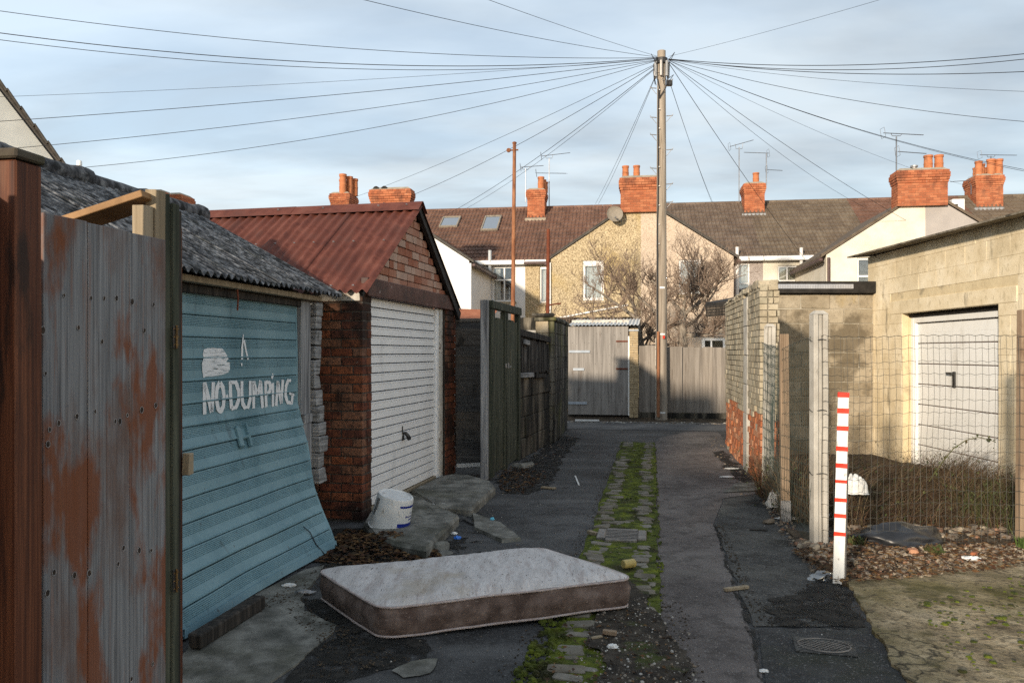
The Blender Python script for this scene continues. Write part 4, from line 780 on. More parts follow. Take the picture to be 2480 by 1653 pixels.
# derelict outhouse wall
dw0 = Vector((.10, 11.75, 0)); dw1 = Vector((.66, 13.95, 0)); dd = dw1 - dw0; dl = dd.length
dwr = math.degrees(math.atan2(dd.y, dd.x)) - 90
dw = thing('derelict_wall', 'blackened lean-to wall of boards over stained concrete slabs past green gate', 'wall', dw0, dwr)
y = 0
for (a, b) in ((0, .42), (.42, .86), (.86, 1.3), (1.3, 1.72), (1.72, dl)):
    for (z0, z1) in ((0, .30), (.30, .62), (.62, .92), (.92, 1.22)):
        o_ = U(-.012, .012); MB().cbox(-.08, o_, a + .004, b - .004, z0 + .004, z1 - .004, .008, .006).build('wall_slab', 'old_slab', dw)
y = .03
while y < dl - .05:
    w = U(.10, .16); MB().cbox(-.05, -.012 + U(-.008, .008), y, y + w - .008, 1.27 + U(-.02, .02), 1.84 - .04 * y + U(-.02, .02), .004, .004).build('wall_board', 'old_board_dark', dw); y += w
MB().box(-.12, -.06, 0, dl, 0, 1.82).build('wall_core', 'wood_dark', dw)
MB().bar((-.02, 0, 1.90), (-.02, dl, 1.82), .09, .10, (0, 0, 1), .006).build('top_beam', 'old_board_dark', dw)
MB().bar((.03, .05, 1.26), (.03, .80, 1.25), .05, .07, (0, 0, 1), .005).build('rail_offcut', 'lap_board', dw)
MB().bar((.03, .95, 1.22), (.03, 1.75, 1.21), .05, .06, (0, 0, 1), .005).build('rail_offcut', 'old_board_dark', dw)
MB().bar((.02, .25, 1.76), (.02, .60, 1.745), .03, .07, (0, 0, 1), .005).build('rail_offcut', 'lap_board', dw)
# pier wall with coping at the corner of the lane
ew = thing('corner_wall', 'tall black-streaked block wall with mossy green foot at lane corner', 'wall', (.745, 14.0, 0), -9.0)
MB().box(-.33, -.012, .012, 2.58, 0, 2.10).build('wall_core', 'mortar_dark', ew)
for k in range(10):
    z0 = k * .215
    for (a, b) in (((0, .62), (.62, 1.28), (1.28, 1.94), (1.94, 2.6)) if k % 2 else ((0, .31), (.31, .95), (.95, 1.61), (1.61, 2.27), (2.27, 2.6))):
        MB().cbox(-.10, U(-.004, .006), a + .003, b - .003, z0 + .003, z0 + .212, .008, .005).build('wall_block', 'pier_streak', ew)
    for (a, b) in (((-.335, -.105),) if k % 2 else ((-.335, -.22), (-.22, -.105))):
        MB().cbox(a + .002, b - .002, U(-.005, .004), .10, z0 + .003, z0 + .212, .008, .006).build('wall_block', 'sandstone' if k > 6 else 'old_slab', ew)
for (a, b) in ((-.03, .62), (.63, 1.3), (1.31, 1.98), (1.99, 2.64)):
    MB().cbox(-.36, .03, a, b, 2.152, 2.23, .02, .008).build('coping_stone', 'pier_streak', ew)
MB().cbox(-.40, .0, -.06, .10, 2.232, 2.29, .02, .008).build('coping_stone', 'old_slab', ew)
# bits in the gardens behind: white boards, red roof scrap
wb = thing('white_board_screen', 'whitewashed boards showing behind the derelict lean-to wall', 'boards', (.25, 14.6, 0), -10)
for k in range(2): MB().cbox(-.30, .55, 0, .03, 1.70 + k * .155, 1.85 + k * .155, .003).build('board', 'paint_peel', wb)
for sx in (-.25, .48): MB().cbox(sx - .03, sx + .03, .03, .08, 0, 1.98, .004).build('board_post', 'paint_peel', wb)
rs = thing('red_lean_to', 'small red-tiled lean-to roof behind the dark plank fence', 'shed', (-1.0, 13.0, 0), -10)
MB().add([(-1.2, 0, 2.05), (.55, 0, 1.98), (.55, 1.2, 2.35), (-1.2, 1.2, 2.42)], [(0, 1, 2, 3)]).build('shed_roof', 'rooftile_scrap', rs); MB().box(-1.15, .5, .08, 1.15, 0, 2.0).build('shed_wall', 'render_offwhite', rs)

# ------------------------------------------------------------------ far side of the cross lane: gate, pillar, board fences
EO = Vector((3.10, 19.53, 0)); 
def ex(px): k = (px - CX) / FOC; return (EO.y * k - EO.x) / (ca + sa * k)
fg = thing('plywood_gates', 'grey nailed timber double gates across the lane below corrugated roof edge', 'gate', EO, -AL)
xs_ = [ex(1376), ex(1402), ex(1438), ex(1480), ex(1522)]
for a, b in zip(xs_, xs_[1:]): MB().cbox(a + .002, b - .002, -.02 + U(-.003, .003), .03, .06, 2.24, .003).build('gate_board', 'ply_gate', fg)
nl = MB().lathe([(.012, 0), (.010, .005)], 6).mesh('nail_head', 'black_iron'); fixn(nl)
for zz_ in (2.05, 1.82, 1.55, 1.30, 1.08, .62, .40):
    for k in range(9):
        if random.random() < .75: inst('nail_head', nl, fg, (xs_[0] + .08 + k * .155 + U(-.03, .03), -.021, zz_ + U(-.03, .03)), (R(90), 0, 0), (.8, .8, .8))
for (a, b, py) in ((1378, 1429, 851), (1388, 1415, 894), (1377, 1422, 976)):
    MB().cbox(ex(a), ex(b), -.045, -.024, EYE - (py + 3 - HY) / FOC * 19.7, EYE - (py - 3 - HY) / FOC * 19.7, .004).build('strap', 'strap_blue', fg)
for py in (826, 892): MB().cbox(ex(1492), ex(1521), -.035, -.024, EYE - (py + 2 - HY) / FOC * 19.7, EYE - (py - 1.5 - HY) / FOC * 19.7, .003).build('hinge', 'rust_dark', fg)
MB().cbox(ex(1521), ex(1526), -.03, .03, .05, 2.0, .004).build('gate_jamb', 'upvc', fg)
sh = thing('lane_shed', 'lean-to shed with corrugated white roof edge behind the grey gates', 'shed', EO, -AL)
MB().cbox(ex(1376), ex(1545), .10, .16, 0, 2.26, .004).build('shed_front', 'wood_dark', sh)
corr_m = MB(); xs2 = frange(ex(1374), ex(1548), .0125)
corr_m.grid(lambda x, t: (x, -.10 + t * 2.4, 2.27 + t * .25 + .016 * math.sin(2 * math.pi * x / .09)), xs2, (0, .5, 1)); corr_m.build('shed_roof', 'litter_white', sh)
MB().cbox(ex(1376), ex(1520), .9, .95, 2.20, 2.44, .004).build('fascia', 'paint_peel', sh)
MB().box(ex(1376) - 2.0, ex(1535), 3.3, 3.5, 0, 2.62).build('shed_parapet', 'old_slab', sh)
pi = thing('patterned_pillar', 'ochre patterned-block pillar between grey gates and board fence', 'pillar', EO, -AL)
MB().box(ex(1525), ex(1545), -.075, .12, 0, 2.12).build('pillar_core', 'mortar_pale', pi)
z = 0; k = 0
while z < 2.10:
    h = (.085, .045, .045)[k % 3]; x0_, x1_ = ex(1525) - .004, ex(1545) + .004
    if k % 3 == 0:
        mid = x0_ + (x1_ - x0_) * U(.35, .6); MB().cbox(x0_, mid - .004, -.09, .0, z + .003, z + h - .003, .005, .003).build('pillar_block', 'carved_block', pi); MB().cbox(mid + .004, x1_, -.088, .0, z + .003, z + h - .003, .005, .003).build('pillar_block', 'carved_block', pi)
    else: MB().cbox(x0_, x1_, -.092 + U(-.004, .004), .0, z + .003, z + h - .003, .005, .003).build('pillar_block', 'carved_block', pi)
    z += h; k += 1
MB().cbox(ex(1523), ex(1547), -.10, .13, 2.122, 2.16, .004).build('pillar_cap', 'strap_blue', pi)
def board_fence(name, label, px0, px1, n_, ztop, y0=0.0, m_='fence_board', zb=.14):
    t = thing(name, label, 'fence', EO, -AL, 'board fences across the lane'); a, b = ex(px0), ex(px1); w = (b - a) / n_
    for k in range(n_):
        MB().cbox(a + k * w + .002, a + (k + 1) * w + .012, y0 - .012 - .008 * (k % 2), y0 + .008 - .008 * (k % 2), zb, ztop + U(-.012, .012), .003, .003).build('fence_board', m_, t)
    MB().cbox(a - .02, b + .02, y0 - .02, y0 + .02, .0, zb - .005, .005, .003).build('gravel_board', 'old_slab', t)
    MB().cbox(a, b, y0 + .022, y0 + .06, ztop - .35, ztop - .27, .004).build('fence_rail', 'wood_dark', t); MB().cbox(a, b, y0 + .022, y0 + .06, .4, .48, .004).build('fence_rail', 'wood_dark', t)
    return t
board_fence('board_fence', 'narrow weathered board fence panel left of the telegraph pole', 1547, 1588, 3, 1.77)
board_fence('board_fence', 'dark shaded board fence panel just right of the telegraph pole', 1612, 1651, 3, 1.74, -.05)
t = board_fence('board_fence', 'sunlit weathered board fence panel beside the buff brick wall', 1652, 1830, 17, 1.72)
MB().cbox(ex(1587), ex(1593), -.05, .05, 0, 1.95, .004).build('fence_post', 'paint_peel', t)

# ------------------------------------------------------------------ telegraph pole and wires
PX, PYd = (1602 - CX) / FOC * 19.2, 19.2; PTOP = EYE + (HY - 124) / FOC * 19.2
tp = thing('telegraph_pole', 'tall grey wooden telegraph pole with cables fanning from its head', 'pole', (PX, PYd, 0), 0)
MB().tube([(0, 0, z_) for z_ in frange(-.05, PTOP, .6)], [.142 - .042 * (z_ / PTOP) for z_ in frange(-.05, PTOP, .6)], 16).build('pole_shaft', 'pole_wood', tp, smooth=True, autosm=50)
cb = MB(); cb.tube([(-.115 + .04 * (z_ / PTOP) * .6 - .02 * (z_ < 5), -.11 - .02 * (z_ < 4), z_) for z_ in frange(1.2, PTOP - .95, .4)], .014, 6); cb.build('down_cable', 'cable', tp)
cg = MB().cbox(-.135, -.075, -.175, -.10, .05, 2.1, .01).build('cable_guard', 'rust_pole', tp)
bd = MB().lathe([(.012, 0), (.012, .02)], 8).mesh('cable_clip', 'tag_white'); fixn(bd)
for k in range(9): inst('cable_clip', bd, tp, (-.085 + .01 * k / 9, -.135, 4.2 + k * .46), (R(90), 0, 0))
def polepy(py): return EYE - (py - HY) / FOC * 19.2
for py, h in ((697, .045), (809, .04), (998, .04)):
    mb = MB(); r_ = .1435 - .042 * polepy(py) / PTOP; mb.grid(lambda a, zz_: (r_ * math.sin(a), -r_ * math.cos(a), zz_), frange(-.5, .5, .1), (polepy(py) - h / 2, polepy(py) + h / 2)); mb.build('reflective_band', 'tag_white', tp)
MB().cbox(.0, .05, -.175, -.15, polepy(816) - .04, polepy(816) + .03, .006).build('tag_plate', 'tag_red', tp)
for (py, sd) in ((214, -1), (285, -1), (327, -1), (195, 1), (281, 1), (363, 1), (446, 1), (408, -1), (490, 1)):
    z_ = polepy(py); r0 = .12; mb = MB(); mb.tube([(sd * r0, 0, z_), (sd * (r0 + .15), -.01, z_ + .01), (sd * (r0 + .15), -.01, z_ + .045)], .011, 6); mb.tube([(sd * (r0 + .12), -.01, z_), (sd * r0, 0, z_ - .14)], .007, 5); mb.build('step_iron', 'galv', tp)
HZ = polepy(146)
hd = MB(); hd.lathe([(.135, HZ - .10), (.15, HZ - .09), (.15, HZ + .03), (.135, HZ + .04)], 16); hd.build('head_ring', 'black_iron', tp)
for k in range(7):
    a = k * 2 * math.pi / 7; MB().tube([(.16 * math.cos(a), .16 * math.sin(a), HZ - .42), (.17 * math.cos(a), .17 * math.sin(a), HZ - .06)], .035, 8).build('cable_canister', 'post_steel' if k % 2 else 'lead', tp)
lp = MB()
for k in range(16):
    a = U(0, 6.28); b = a + U(-1, 1); r_ = U(.14, .22); z0 = HZ + U(-.55, .05); lp.tube([(r_ * math.cos(a), r_ * math.sin(a), z0), (U(.18, .34) * math.cos((a + b) / 2), U(.18, .3) * math.sin((a + b) / 2), z0 + U(-.05, .15)), (r_ * math.cos(b), r_ * math.sin(b), z0 - U(.05, .25))], .008, 5)
for sx in (-1, 1): lp.tube([(sx * .13, -.12, HZ - .45), (sx * .08, -.14, HZ - .7), (-.08, -.14, HZ - .95)], .012, 5)
lp.build('cable_loops', 'cable', tp)
MB().cbox(.12, .26, -.05, .05, HZ - .62, HZ - .50, .01).build('junction_box', 'black_iron', tp)
WI = 0
def wire(px, py, Y, sag, r, label, hz=0.0, m_='cable', hx=None):
    """from the pole head to the point seen at (px, py), Y metres off"""
    e = P(px, py, Y); s_ = Vector((PX + (hx if hx is not None else (.15 if px > 1602 else -.15)), PYd - .08, HZ + hz)); pts = []
    for i in range(25):
        t = i / 24; q = s_.lerp(e, t); q.z -= sag * 4 * t * (1 - t); pts.append(q)
    if px < 0 or px > 2480 or py < 0: pts.append(e + ((e - s_) + Vector((0, 0, 4 * sag))) * 1.2)
    o = MB().tube(pts, r * .62, 5).build('overhead_wire', m_); tag(o, label, 'wire', 'telephone wires fanning from the pole'); return o
wire(-160, 4, 14, .30, .010, 'topmost black wire sweeping to the upper left corner', .03)
wire(-160, 58, 14, .42, .013, 'thick black wire sweeping left, second from the top left', .02)
wire(-160, 75, 14, .45, .010, 'black wire sweeping left just under the thick one', .0)
wire(-160, 240, 16, .10, .006, 'thin wire running left over the red roof, nearly level', .0)
wire(-200, 307, 15, .12, .010, 'black wire running left towards the white gable wall', -.03)
wire(-120, 372, 15, .22, .009, 'black wire sloping left just below the white gable wire', -.04)
wire(140, 411, 17, .35, .009, 'black wire dropping left to the white flue pipe', -.05)
wire(760, -30, 12, .10, .008, 'thin wire rising from pole towards upper left sky', .05)
wire(1020, -60, 10, .04, .006, 'thinnest wire rising from pole towards top of sky', .06, hx=-.1)
wire(2640, 112, 15, .25, .013, 'thick black wire running right, topmost of the right bundle', .0)
wire(2640, 124, 15, .30, .012, 'thick black wire running right, second of the bundle', -.01)
wire(2640, 165, 14, .22, .012, 'black wire running right, third of the bundle', .0)
wire(2640, 226, 15, .15, .006, 'thin grey wire running right, below the bundle', -.02)
wire(2640, 306, 16, .25, .009, 'black wire sloping right towards the right edge', -.02)
wire(2560, 425, 19, .30, .009, 'black wire sloping right over the double-pot chimney', -.03)
wire(2600, 436, 19, .32, .008, 'black wire sloping right, twin of the one over the chimney', -.03)
wire(2100, 505, 33, .30, .008, 'black wire dropping right to the cream house roof', -.05)
wire(2300, 590, 29, .25, .010, 'black wire dropping right across the big right chimney', -.05)
wire(2420, 470, 31, .35, .006, 'faint wire dropping right between the two right chimneys', -.03)
wire(1960, 640, 32.5, .15, .012, 'thick black wire dropping right over the lone-pot chimney', -.08)
wire(1724, 490, 35, .1, .010, 'steep black wire right of pole dropping to the roof ridge', -.45)
wire(1727, 492, 35.2, .14, .008, 'steep wire beside the one right of the pole', -.46)
wire(1442, 494, 36, .1, .009, 'steep wire left of pole dropping to the roof ridge', -.38)
wire(1449, 494, 36, .16, .009, 'second steep wire left of pole, nearest to it', -.40)
wire(1062, 530, 35, .25, .012, 'thick black wire dropping left past the copper-coloured pole', -.20)
wire(1100, 520, 36, .28, .009, 'black wire dropping left to the roof with skylights', -.22)
wire(800, 498, 34, .2, .009, 'black wire dropping left to the four-pot chimney', -.12)
wire(985, 478, 30, .2, .011, 'black wire dropping left to the broad brick stack', -.14)
wire(2330, -60, 12, .05, .005, 'faint wire rising from pole towards upper right sky', .06)

# copper-coloured and rusty garden poles
cpz = P(1246, 348, 20.6)
cp_ = thing('garden_pole', 'tall copper-brown metal pole with pulley, left of the pebble-dash house', 'pole', (P(1240, 740, 20.6).x, 20.6, 0), 0)
tilt = (cpz.x - cp_.location.x)
MB().tube([(0, 0, 0), (tilt * .5, 0, cpz.z * .5), (tilt, 0, cpz.z)], [.062, .055, .045], 12).build('pole_tube', 'rust_pole', cp_, smooth=True, autosm=50)
pu = MB(); pu.lathe([(.055, 0), (.06, .03), (.03, .05)], 12, Matrix.Translation((tilt, 0, cpz.z))); pu.tube([(tilt - .14, 0, cpz.z - .17), (tilt + .10, 0, cpz.z - .16)], .02, 6); pu.lathe([(.05, -.015), (.06, 0), (.05, .015)], 12, Matrix.Translation((tilt - .15, 0, cpz.z - .17)) @ Matrix.Rotation(R(90), 4, 'X')); pu.build('pulley', 'rust_pole', cp_)
q = P(1328, 555, 22.0)
rp_ = thing('garden_pole', 'short dark red rusty pole in front of pebble-dash house corner', 'pole', (P(1325, 750, 22).x, 22.0, 0), 0)
MB().tube([(0, 0, 0), (q.x - rp_.location.x, 0, q.z)], [.06, .048], 12).build('pole_tube', 'rust_dark', rp_, smooth=True, autosm=50)
MB().tube([(.03, 0, 2.9), (.20, -.03, 2.93), (.38, -.02, 2.95)], .02, 6).build('side_bracket', 'rust_dark', rp_)

# ------------------------------------------------------------------ two bare trees behind the board fence
b1 = P(1566, 832, 22.3); b1.z = 0
T2base = P(1656, 840, 22.0); T2base.z = 0
# each tree: a leaning trunk and wide tangled limbs
def bare(name, label, base, trunk, limbs, seed):
    rnd = random.Random(seed); t = thing(name, label, 'tree', base, 0, 'bare trees behind the fence'); br = MB(); tw = MB(); sp = MB()
    br.tube([Vector(p) for p, r in trunk], [r for p, r in trunk], 9)
    def grow(p, d, L, r, depth, up):
        n_ = 5; pts = [p.copy()]; q = p.copy(); dd_ = d.copy()
        for i in range(n_):
            dd_ = (dd_ + Vector((rnd.uniform(-.30, .30), rnd.uniform(-.30, .30), rnd.uniform(-.15, .15) + up * .10))).normalized(); q = q + dd_ * L / n_; pts.append(q.copy())
        rr = [r * (1 - .5 * i / n_) for i in range(n_ + 1)]
        (br if depth == 0 else tw).tube(pts, rr, (7, 5, 4, 3, 3)[depth], cap=False)
        if depth >= 4: return
        for i in range((9, 6, 4, 2)[depth]):
            tt = rnd.uniform(.18, 1.0); j = min(n_ - 1, int(tt * n_)); s_ = pts[j].lerp(pts[j + 1], tt * n_ - j)
            nd = (dd_ * .45 + Vector((rnd.uniform(-1, 1), rnd.uniform(-1, 1), rnd.uniform(-.3, 1.0))).normalized()).normalized()
            grow(s_, nd, L * rnd.uniform(.38, .70), max(.0055, rr[j] * rnd.uniform(.42, .6)), depth + 1, up + .5)
    for (p, d, L, r) in limbs: grow(Vector(p), Vector(d).normalized(), L, r, 0, 0)
    br.build('trunk', 'bark', t, smooth=True); tw.build('crown', 'twig', t); return t
bare('bare_tree', 'leafless tangled tree left of the telegraph pole behind fence', b1, [((0, 0, 0), .13), ((-.05, 0, 1.2), .12), ((-.2, 0, 2.0), .10), ((-.28, 0, 2.6), .09)],
     [((-.28, 0, 2.55), (-.9, .0, .55), 1.5, .055), ((-.25, 0, 2.4), (-.95, -.1, .12), 1.7, .05), ((-.28, 0, 2.6), (-.15, .2, 1), 1.6, .05), ((-.2, 0, 2.2), (.6, .1, .8), 1.3, .05), ((-.15, 0, 1.9), (.8, -.2, .45), 1.5, .045), ((-.1, 0, 1.6), (.3, .1, .9), 1.0, .04)], 11)
bare('bare_tree', 'leafless wide tangled tree right of the telegraph pole behind fence', T2base, [((0, 0, 0), .16), ((.0, 0, 1.4), .14), ((-.03, 0, 2.2), .12), ((-.03, 0, 2.7), .10)],
     [((-.03, 0, 2.6), (-.7, .1, .8), 1.4, .055), ((-.03, 0, 2.65), (.1, 0, 1), 1.7, .055), ((-.03, 0, 2.6), (.8, -.1, .65), 1.7, .055), ((0, 0, 2.3), (.95, .1, .25), 1.7, .05), ((0, 0, 2.1), (.9, -.2, -.12), 1.4, .045), ((-.03, 0, 2.2), (-.9, 0, .4), 1.6, .045), ((0, 0, 1.9), (-.6, -.2, -.2), 1.0, .04), ((0, 0, 2.5), (.45, .2, 1), 1.6, .045), ((0, 0, 2.0), (.5, -.3, .1), 1.2, .04)], 23)
# ------------------------------------------------------------------ the terrace of houses
TR = 8.0; TO = Vector((5.39, 33.0, 0)); tcs, tsn = math.cos(R(TR)), math.sin(R(TR))
def tx(px, t): k = (px - CX) / FOC; return (k * (TO.y + tcs * t) - TO.x - tsn * t) / (tcs + tsn * k)
def tz(px, py, t): x = tx(px, t); Y = TO.y + tcs * t - tsn * x; return EYE - (py - HY) / FOC * Y
EAVE, RIDGE, RT = 5.52, 8.48, 4.5; EE, EA, ET = 4.93, 7.00, -5.0
rs_ = (RIDGE - EAVE) / RT
tile_cache = {}
def tilemesh(m):
    if m in tile_cache: return tile_cache[m]
    mb = MB(); w, l = .334, .37; xs = [w * k / 12 for k in range(13)]
    fn = lambda x, t: (x, t * l, .045 * (1 - t) + .045 * max(0.0, math.sin(2 * math.pi * (x / (w / 2)) - .5)) ** .8)
    mb.grid(fn, xs, (0, 1)); top = list(mb.v)
    b = len(mb.v)
    for i in range(13): mb.v.append((top[2 * i][0], 0, -.02))
    for i in range(12): mb.f.append((2 * i, 2 * (i + 1), b + i + 1, b + i))
    me = mb.mesh('roof_tile', m); tile_cache[m] = me; return me
def roof_tiles(parent, x0, x1, m, skip=()):
    n_ = max(1, int(round((x1 - x0) / .334))); w = (x1 - x0) / n_; sl = math.hypot(RT + .15, (RT + .15) * rs_); rows = int(sl / .335); g = sl / rows; an = math.atan(rs_)
    me = tilemesh(m); jit = random.Random(int(x0 * 100))
    for r_ in range(rows):
        for c_ in range(n_):
            t0 = -.15 + r_ * g * math.cos(an)
            xx = x0 + c_ * w; 
            if any(a < xx + w / 2 < b and c < t0 + .15 < d for a, b, c, d in skip): continue
            inst('roof_tile', me, parent, (xx + jit.uniform(-.006, .006), t0, EAVE + t0 * rs_ + .02 + jit.uniform(-.004, .004)), (an, 0, jit.uniform(-.008, .008)), (w / .334, 1, 1))
def wallgrid(x0, x1, z0, z1, holes, y, rev=.10):
    xs = sorted({x0, x1, *[h for q in holes for h in q[:2]]}); zs = sorted({z0, z1, *[h for q in holes for h in q[2:]]}); mb = MB()
    for a, b in zip(xs, xs[1:]):
        for c, d in zip(zs, zs[1:]):
            if any(h[0] <= (a + b) / 2 <= h[1] and h[2] <= (c + d) / 2 <= h[3] for h in holes): continue
            mb.add([(a, y, c), (b, y, c), (b, y, d), (a, y, d)], [(0, 1, 2, 3)])
    for (a, b, c, d) in holes:
        mb.add([(a, y, c), (b, y, c), (b, y, d), (a, y, d), (a, y + rev, c), (b, y + rev, c), (b, y + rev, d), (a, y + rev, d)], [(0, 1, 5, 4), (1, 2, 6, 5), (2, 3, 7, 6), (3, 0, 4, 7)])
    return mb
def window(parent, h, y, split=(), tran=None, cur='curtain', arch=False, sill=True, fw=.065, glass='glass', part=1.0):
    a, b, c, d = h; fy = y + .06; f = MB()
    f.cbox(a, a + fw, fy, fy + .06, c, d, .006); f.cbox(b - fw, b, fy, fy + .06, c, d, .006); f.cbox(a + fw, b - fw, fy, fy + .06, c, c + fw, .006); f.cbox(a + fw, b - fw, fy, fy + .06, d - fw * (2.2 if arch else 1), d, .006)
    for s_ in split: x = a + (b - a) * s_; f.cbox(x - .03, x + .03, fy + .002, fy + .058, c + fw, d - fw, .005)
    if tran: z = c + (d - c) * tran; f.cbox(a + fw, b - fw, fy + .004, fy + .056, z - .03, z + .03, .005)
    w = f.build('window', 'upvc', parent)
    xs = [a + fw] + [a + (b - a) * s_ for s_ in split] + [b - fw]; zs = [c + fw] + ([c + (d - c) * tran] if tran else []) + [d - fw]
    for p, q in zip(xs, xs[1:]):
        for r_, s_ in zip(zs, zs[1:]): MB().box(p, q, fy + .028, fy + .032, r_, s_).build('pane', glass, w)
    if cur:
        cm = MB(); cm.grid(lambda x, z: (x, fy + .13 + .025 * math.sin(x * 38) + .01 * math.sin(x * 11 + z), z), frange(a + .02, a + (b - a) * part - .02, .03), (c, (c + d) / 2, d)); cm.build('curtain', cur, w)
    MB().box(a - .02, b + .02, fy + .24, fy + .26, c - .02, d + .02).build('dark_room_sheet', 'dark_interior', w)  # near-black sheet painted as the unlit room behind the glass
    if sill: MB().cbox(a - .06, b + .06, y - .07, y + .05, c - .10, c - .003, .008).build('sill', 'sandstone', w)
    return w
def H(p0, p1, q0, q1, t): return (tx(p0, t), tx(p1, t), tz((p0 + p1) / 2, q1, t), tz((p0 + p1) / 2, q0, t))
def stack(parent, x0, x1, y0, y1, z0, z1, pots, corb=3, capm='cement_cap', name='chimney'):
    """a brick chimney: mortar core, laid bricks (joined: too small to pick apart), corbels, flaunching, clay pots"""
    c = MB().box(x0 + .012, x1 - .012, y0 + .012, y1 - .012, z0, z1 - .01).build(name, 'mortar_chimney', parent); bm = MB(); z = z0; k = 0; n_ = int((z1 - z0) / .083); h = (z1 - z0) / n_
    for k in range(n_):
        zz_ = z0 + k * h; o = 0.0
        if k >= n_ - corb - 2: o = .022 * (min(k, n_ - 3) - (n_ - corb - 3)) if k < n_ - 1 else .022 * corb * .6
        X0, X1, Y0, Y1 = x0 - o, x1 + o, y0 - o, y1 + o
        for (ax, lo, hi) in ((0, X0, X1), (1, Y0, Y1)):
            q = lo - (.11 if k % 2 else 0)
            while q < hi - .01:
                e = min(q + .225, hi); s_ = max(q, lo)
                if e - s_ > .03:
                    if ax == 0:
                        bm.box(s_ + .004, e - .004, Y0 + U(-.004, .004), Y0 + .09, zz_ + .005, zz_ + h - .005); bm.box(s_ + .004, e - .004, Y1 - .09, Y1, zz_ + .005, zz_ + h - .005)
                    else:
                        bm.box(X0 + U(-.004, .004), X0 + .09, s_ + .004, e - .004, zz_ + .005, zz_ + h - .005); bm.box(X1 - .09, X1 + U(-.004, .004), s_ + .004, e - .004, zz_ + .005, zz_ + h - .005)
                q += .225
    b = bm.build('brickwork', 'brick_chimney', c); b['kind'] = 'stuff'
    fl = MB(); fl.add([(x0 - .02, y0 - .02, z1 - .005), (x1 + .02, y0 - .02, z1 - .005), (x1 + .02, y1 + .02, z1 - .005), (x0 - .02, y1 + .02, z1 - .005), (x0 + .10, y0 + .10, z1 + .09), (x1 - .10, y0 + .10, z1 + .09), (x1 - .10, y1 - .10, z1 + .09), (x0 + .10, y1 - .10, z1 + .09)], [(4, 5, 6, 7), (0, 1, 5, 4), (1, 2, 6, 5), (2, 3, 7, 6), (3, 0, 4, 7)]); fl.build('flaunching', capm, c)
    for (px_, py_, ph_, pr_) in pots:
        MB().lathe([(pr_ * 1.02, z1), (pr_ * .98, z1 + ph_ * .1), (pr_ * 1.0, z1 + ph_ * .45), (pr_ * 1.07, z1 + ph_ * .50), (pr_ * .97, z1 + ph_ * .55), (pr_ * .94, z1 + ph_ * .86), (pr_ * 1.08, z1 + ph_ * .88), (pr_ * 1.08, z1 + ph_), (pr_ * .85, z1 + ph_), (pr_ * .8, z1 + ph_ - .08)], 14, Matrix.Translation((px_, py_, 0))).build('chimney_pot', 'clay_pot', c, smooth=True, autosm=40)
    return c
def house(label, x0, x1, roofm, wallm, windows, skip=(), tiles=True, roof_kind=None):
    t = thing('terraced_house', label, 'house', TO, -TR, 'terrace beyond the lane')
    holes = [w['h'] for w in windows]
    wallgrid(x0, x1, 0, EAVE, holes, 0).build('rear_wall', wallm, t)
    MB().box(x0, x1, .35, 9.0, 0, EAVE - .02).build('house_body', 'dark_interior', t)
    rf = MB().add([(x0, -.2, EAVE - .2 * rs_ - .02), (x1, -.2, EAVE - .2 * rs_ - .02), (x1, RT, RIDGE - .02), (x0, RT, RIDGE - .02), (x0, 2 * RT, EAVE), (x1, 2 * RT, EAVE)], [(0, 1, 2, 3), (3, 2, 5, 4)]).build('roof', 'slate', t)
    if tiles: roof_tiles(rf, x0, x1, roofm, skip)
    rd = MB().tubehalf(x0, x1) if False else MB()
    x = x0
    while x < x1 - .05:
        e = min(x + .45, x1); rd.tube([(x, RT, RIDGE + .01), (e - .012, RT, RIDGE + .012)], .10, 8); x = e
    rd.build('ridge_tiles', roofm, rf, smooth=True, autosm=50)
    MB().cbox(x0 + .01, x1 - .01, -.33, -.21, EAVE - .23, EAVE - .12, .02).build('gutter', 'upvc' if wallm != 'pebble_tan' else 'pipe_dark', t)
    MB().cbox(x0 + .01, x1 - .01, -.19, -.02, EAVE - .22, EAVE - .03, .01).build('soffit_board', 'upvc', t)
    for w in windows: window(t, w['h'], 0, **w.get('k', {}))
    return t, rf
AX0, AXL = tx(1552, ET), tx(1136, ET)
XB = tx(1272, 0); XC = tx(1848, 0); AX1 = tx(2241, ET); AXm = AXL - 3.18
hw = 3.18
def ext_wall(t, x0, x1, apex, m, holes, z_lo=0):
    """half of a shared rear wing: the front gable from x0 to x1 and one side wall"""
    y = ET; wallgrid(x0, x1, z_lo, EE, holes, y).build('wing_wall', m, t)
    za = lambda x: EE + (EA - EE) * (1 - abs(x - apex) / hw)
    MB().add([(x0, y, EE), (x1, y, EE), (x1, y, za(x1)), (x0, y, za(x0))], [(0, 1, 2, 3)]).build('wing_gable', m, t)
    xs = x0 if abs(x0 - apex) > 1 else x1
    MB().box(xs - (.0 if xs == x0 else .2), xs + (.2 if xs == x0 else .0), y + .001, .2, 0, EE).build('wing_side_wall', m, t)
    MB().box(min(x0, x1) + .21 * (xs == x0), max(x0, x1) - .21 * (xs == x1), y + .36, 0, 0, EE - .05).build('wing_body', 'dark_interior', t)
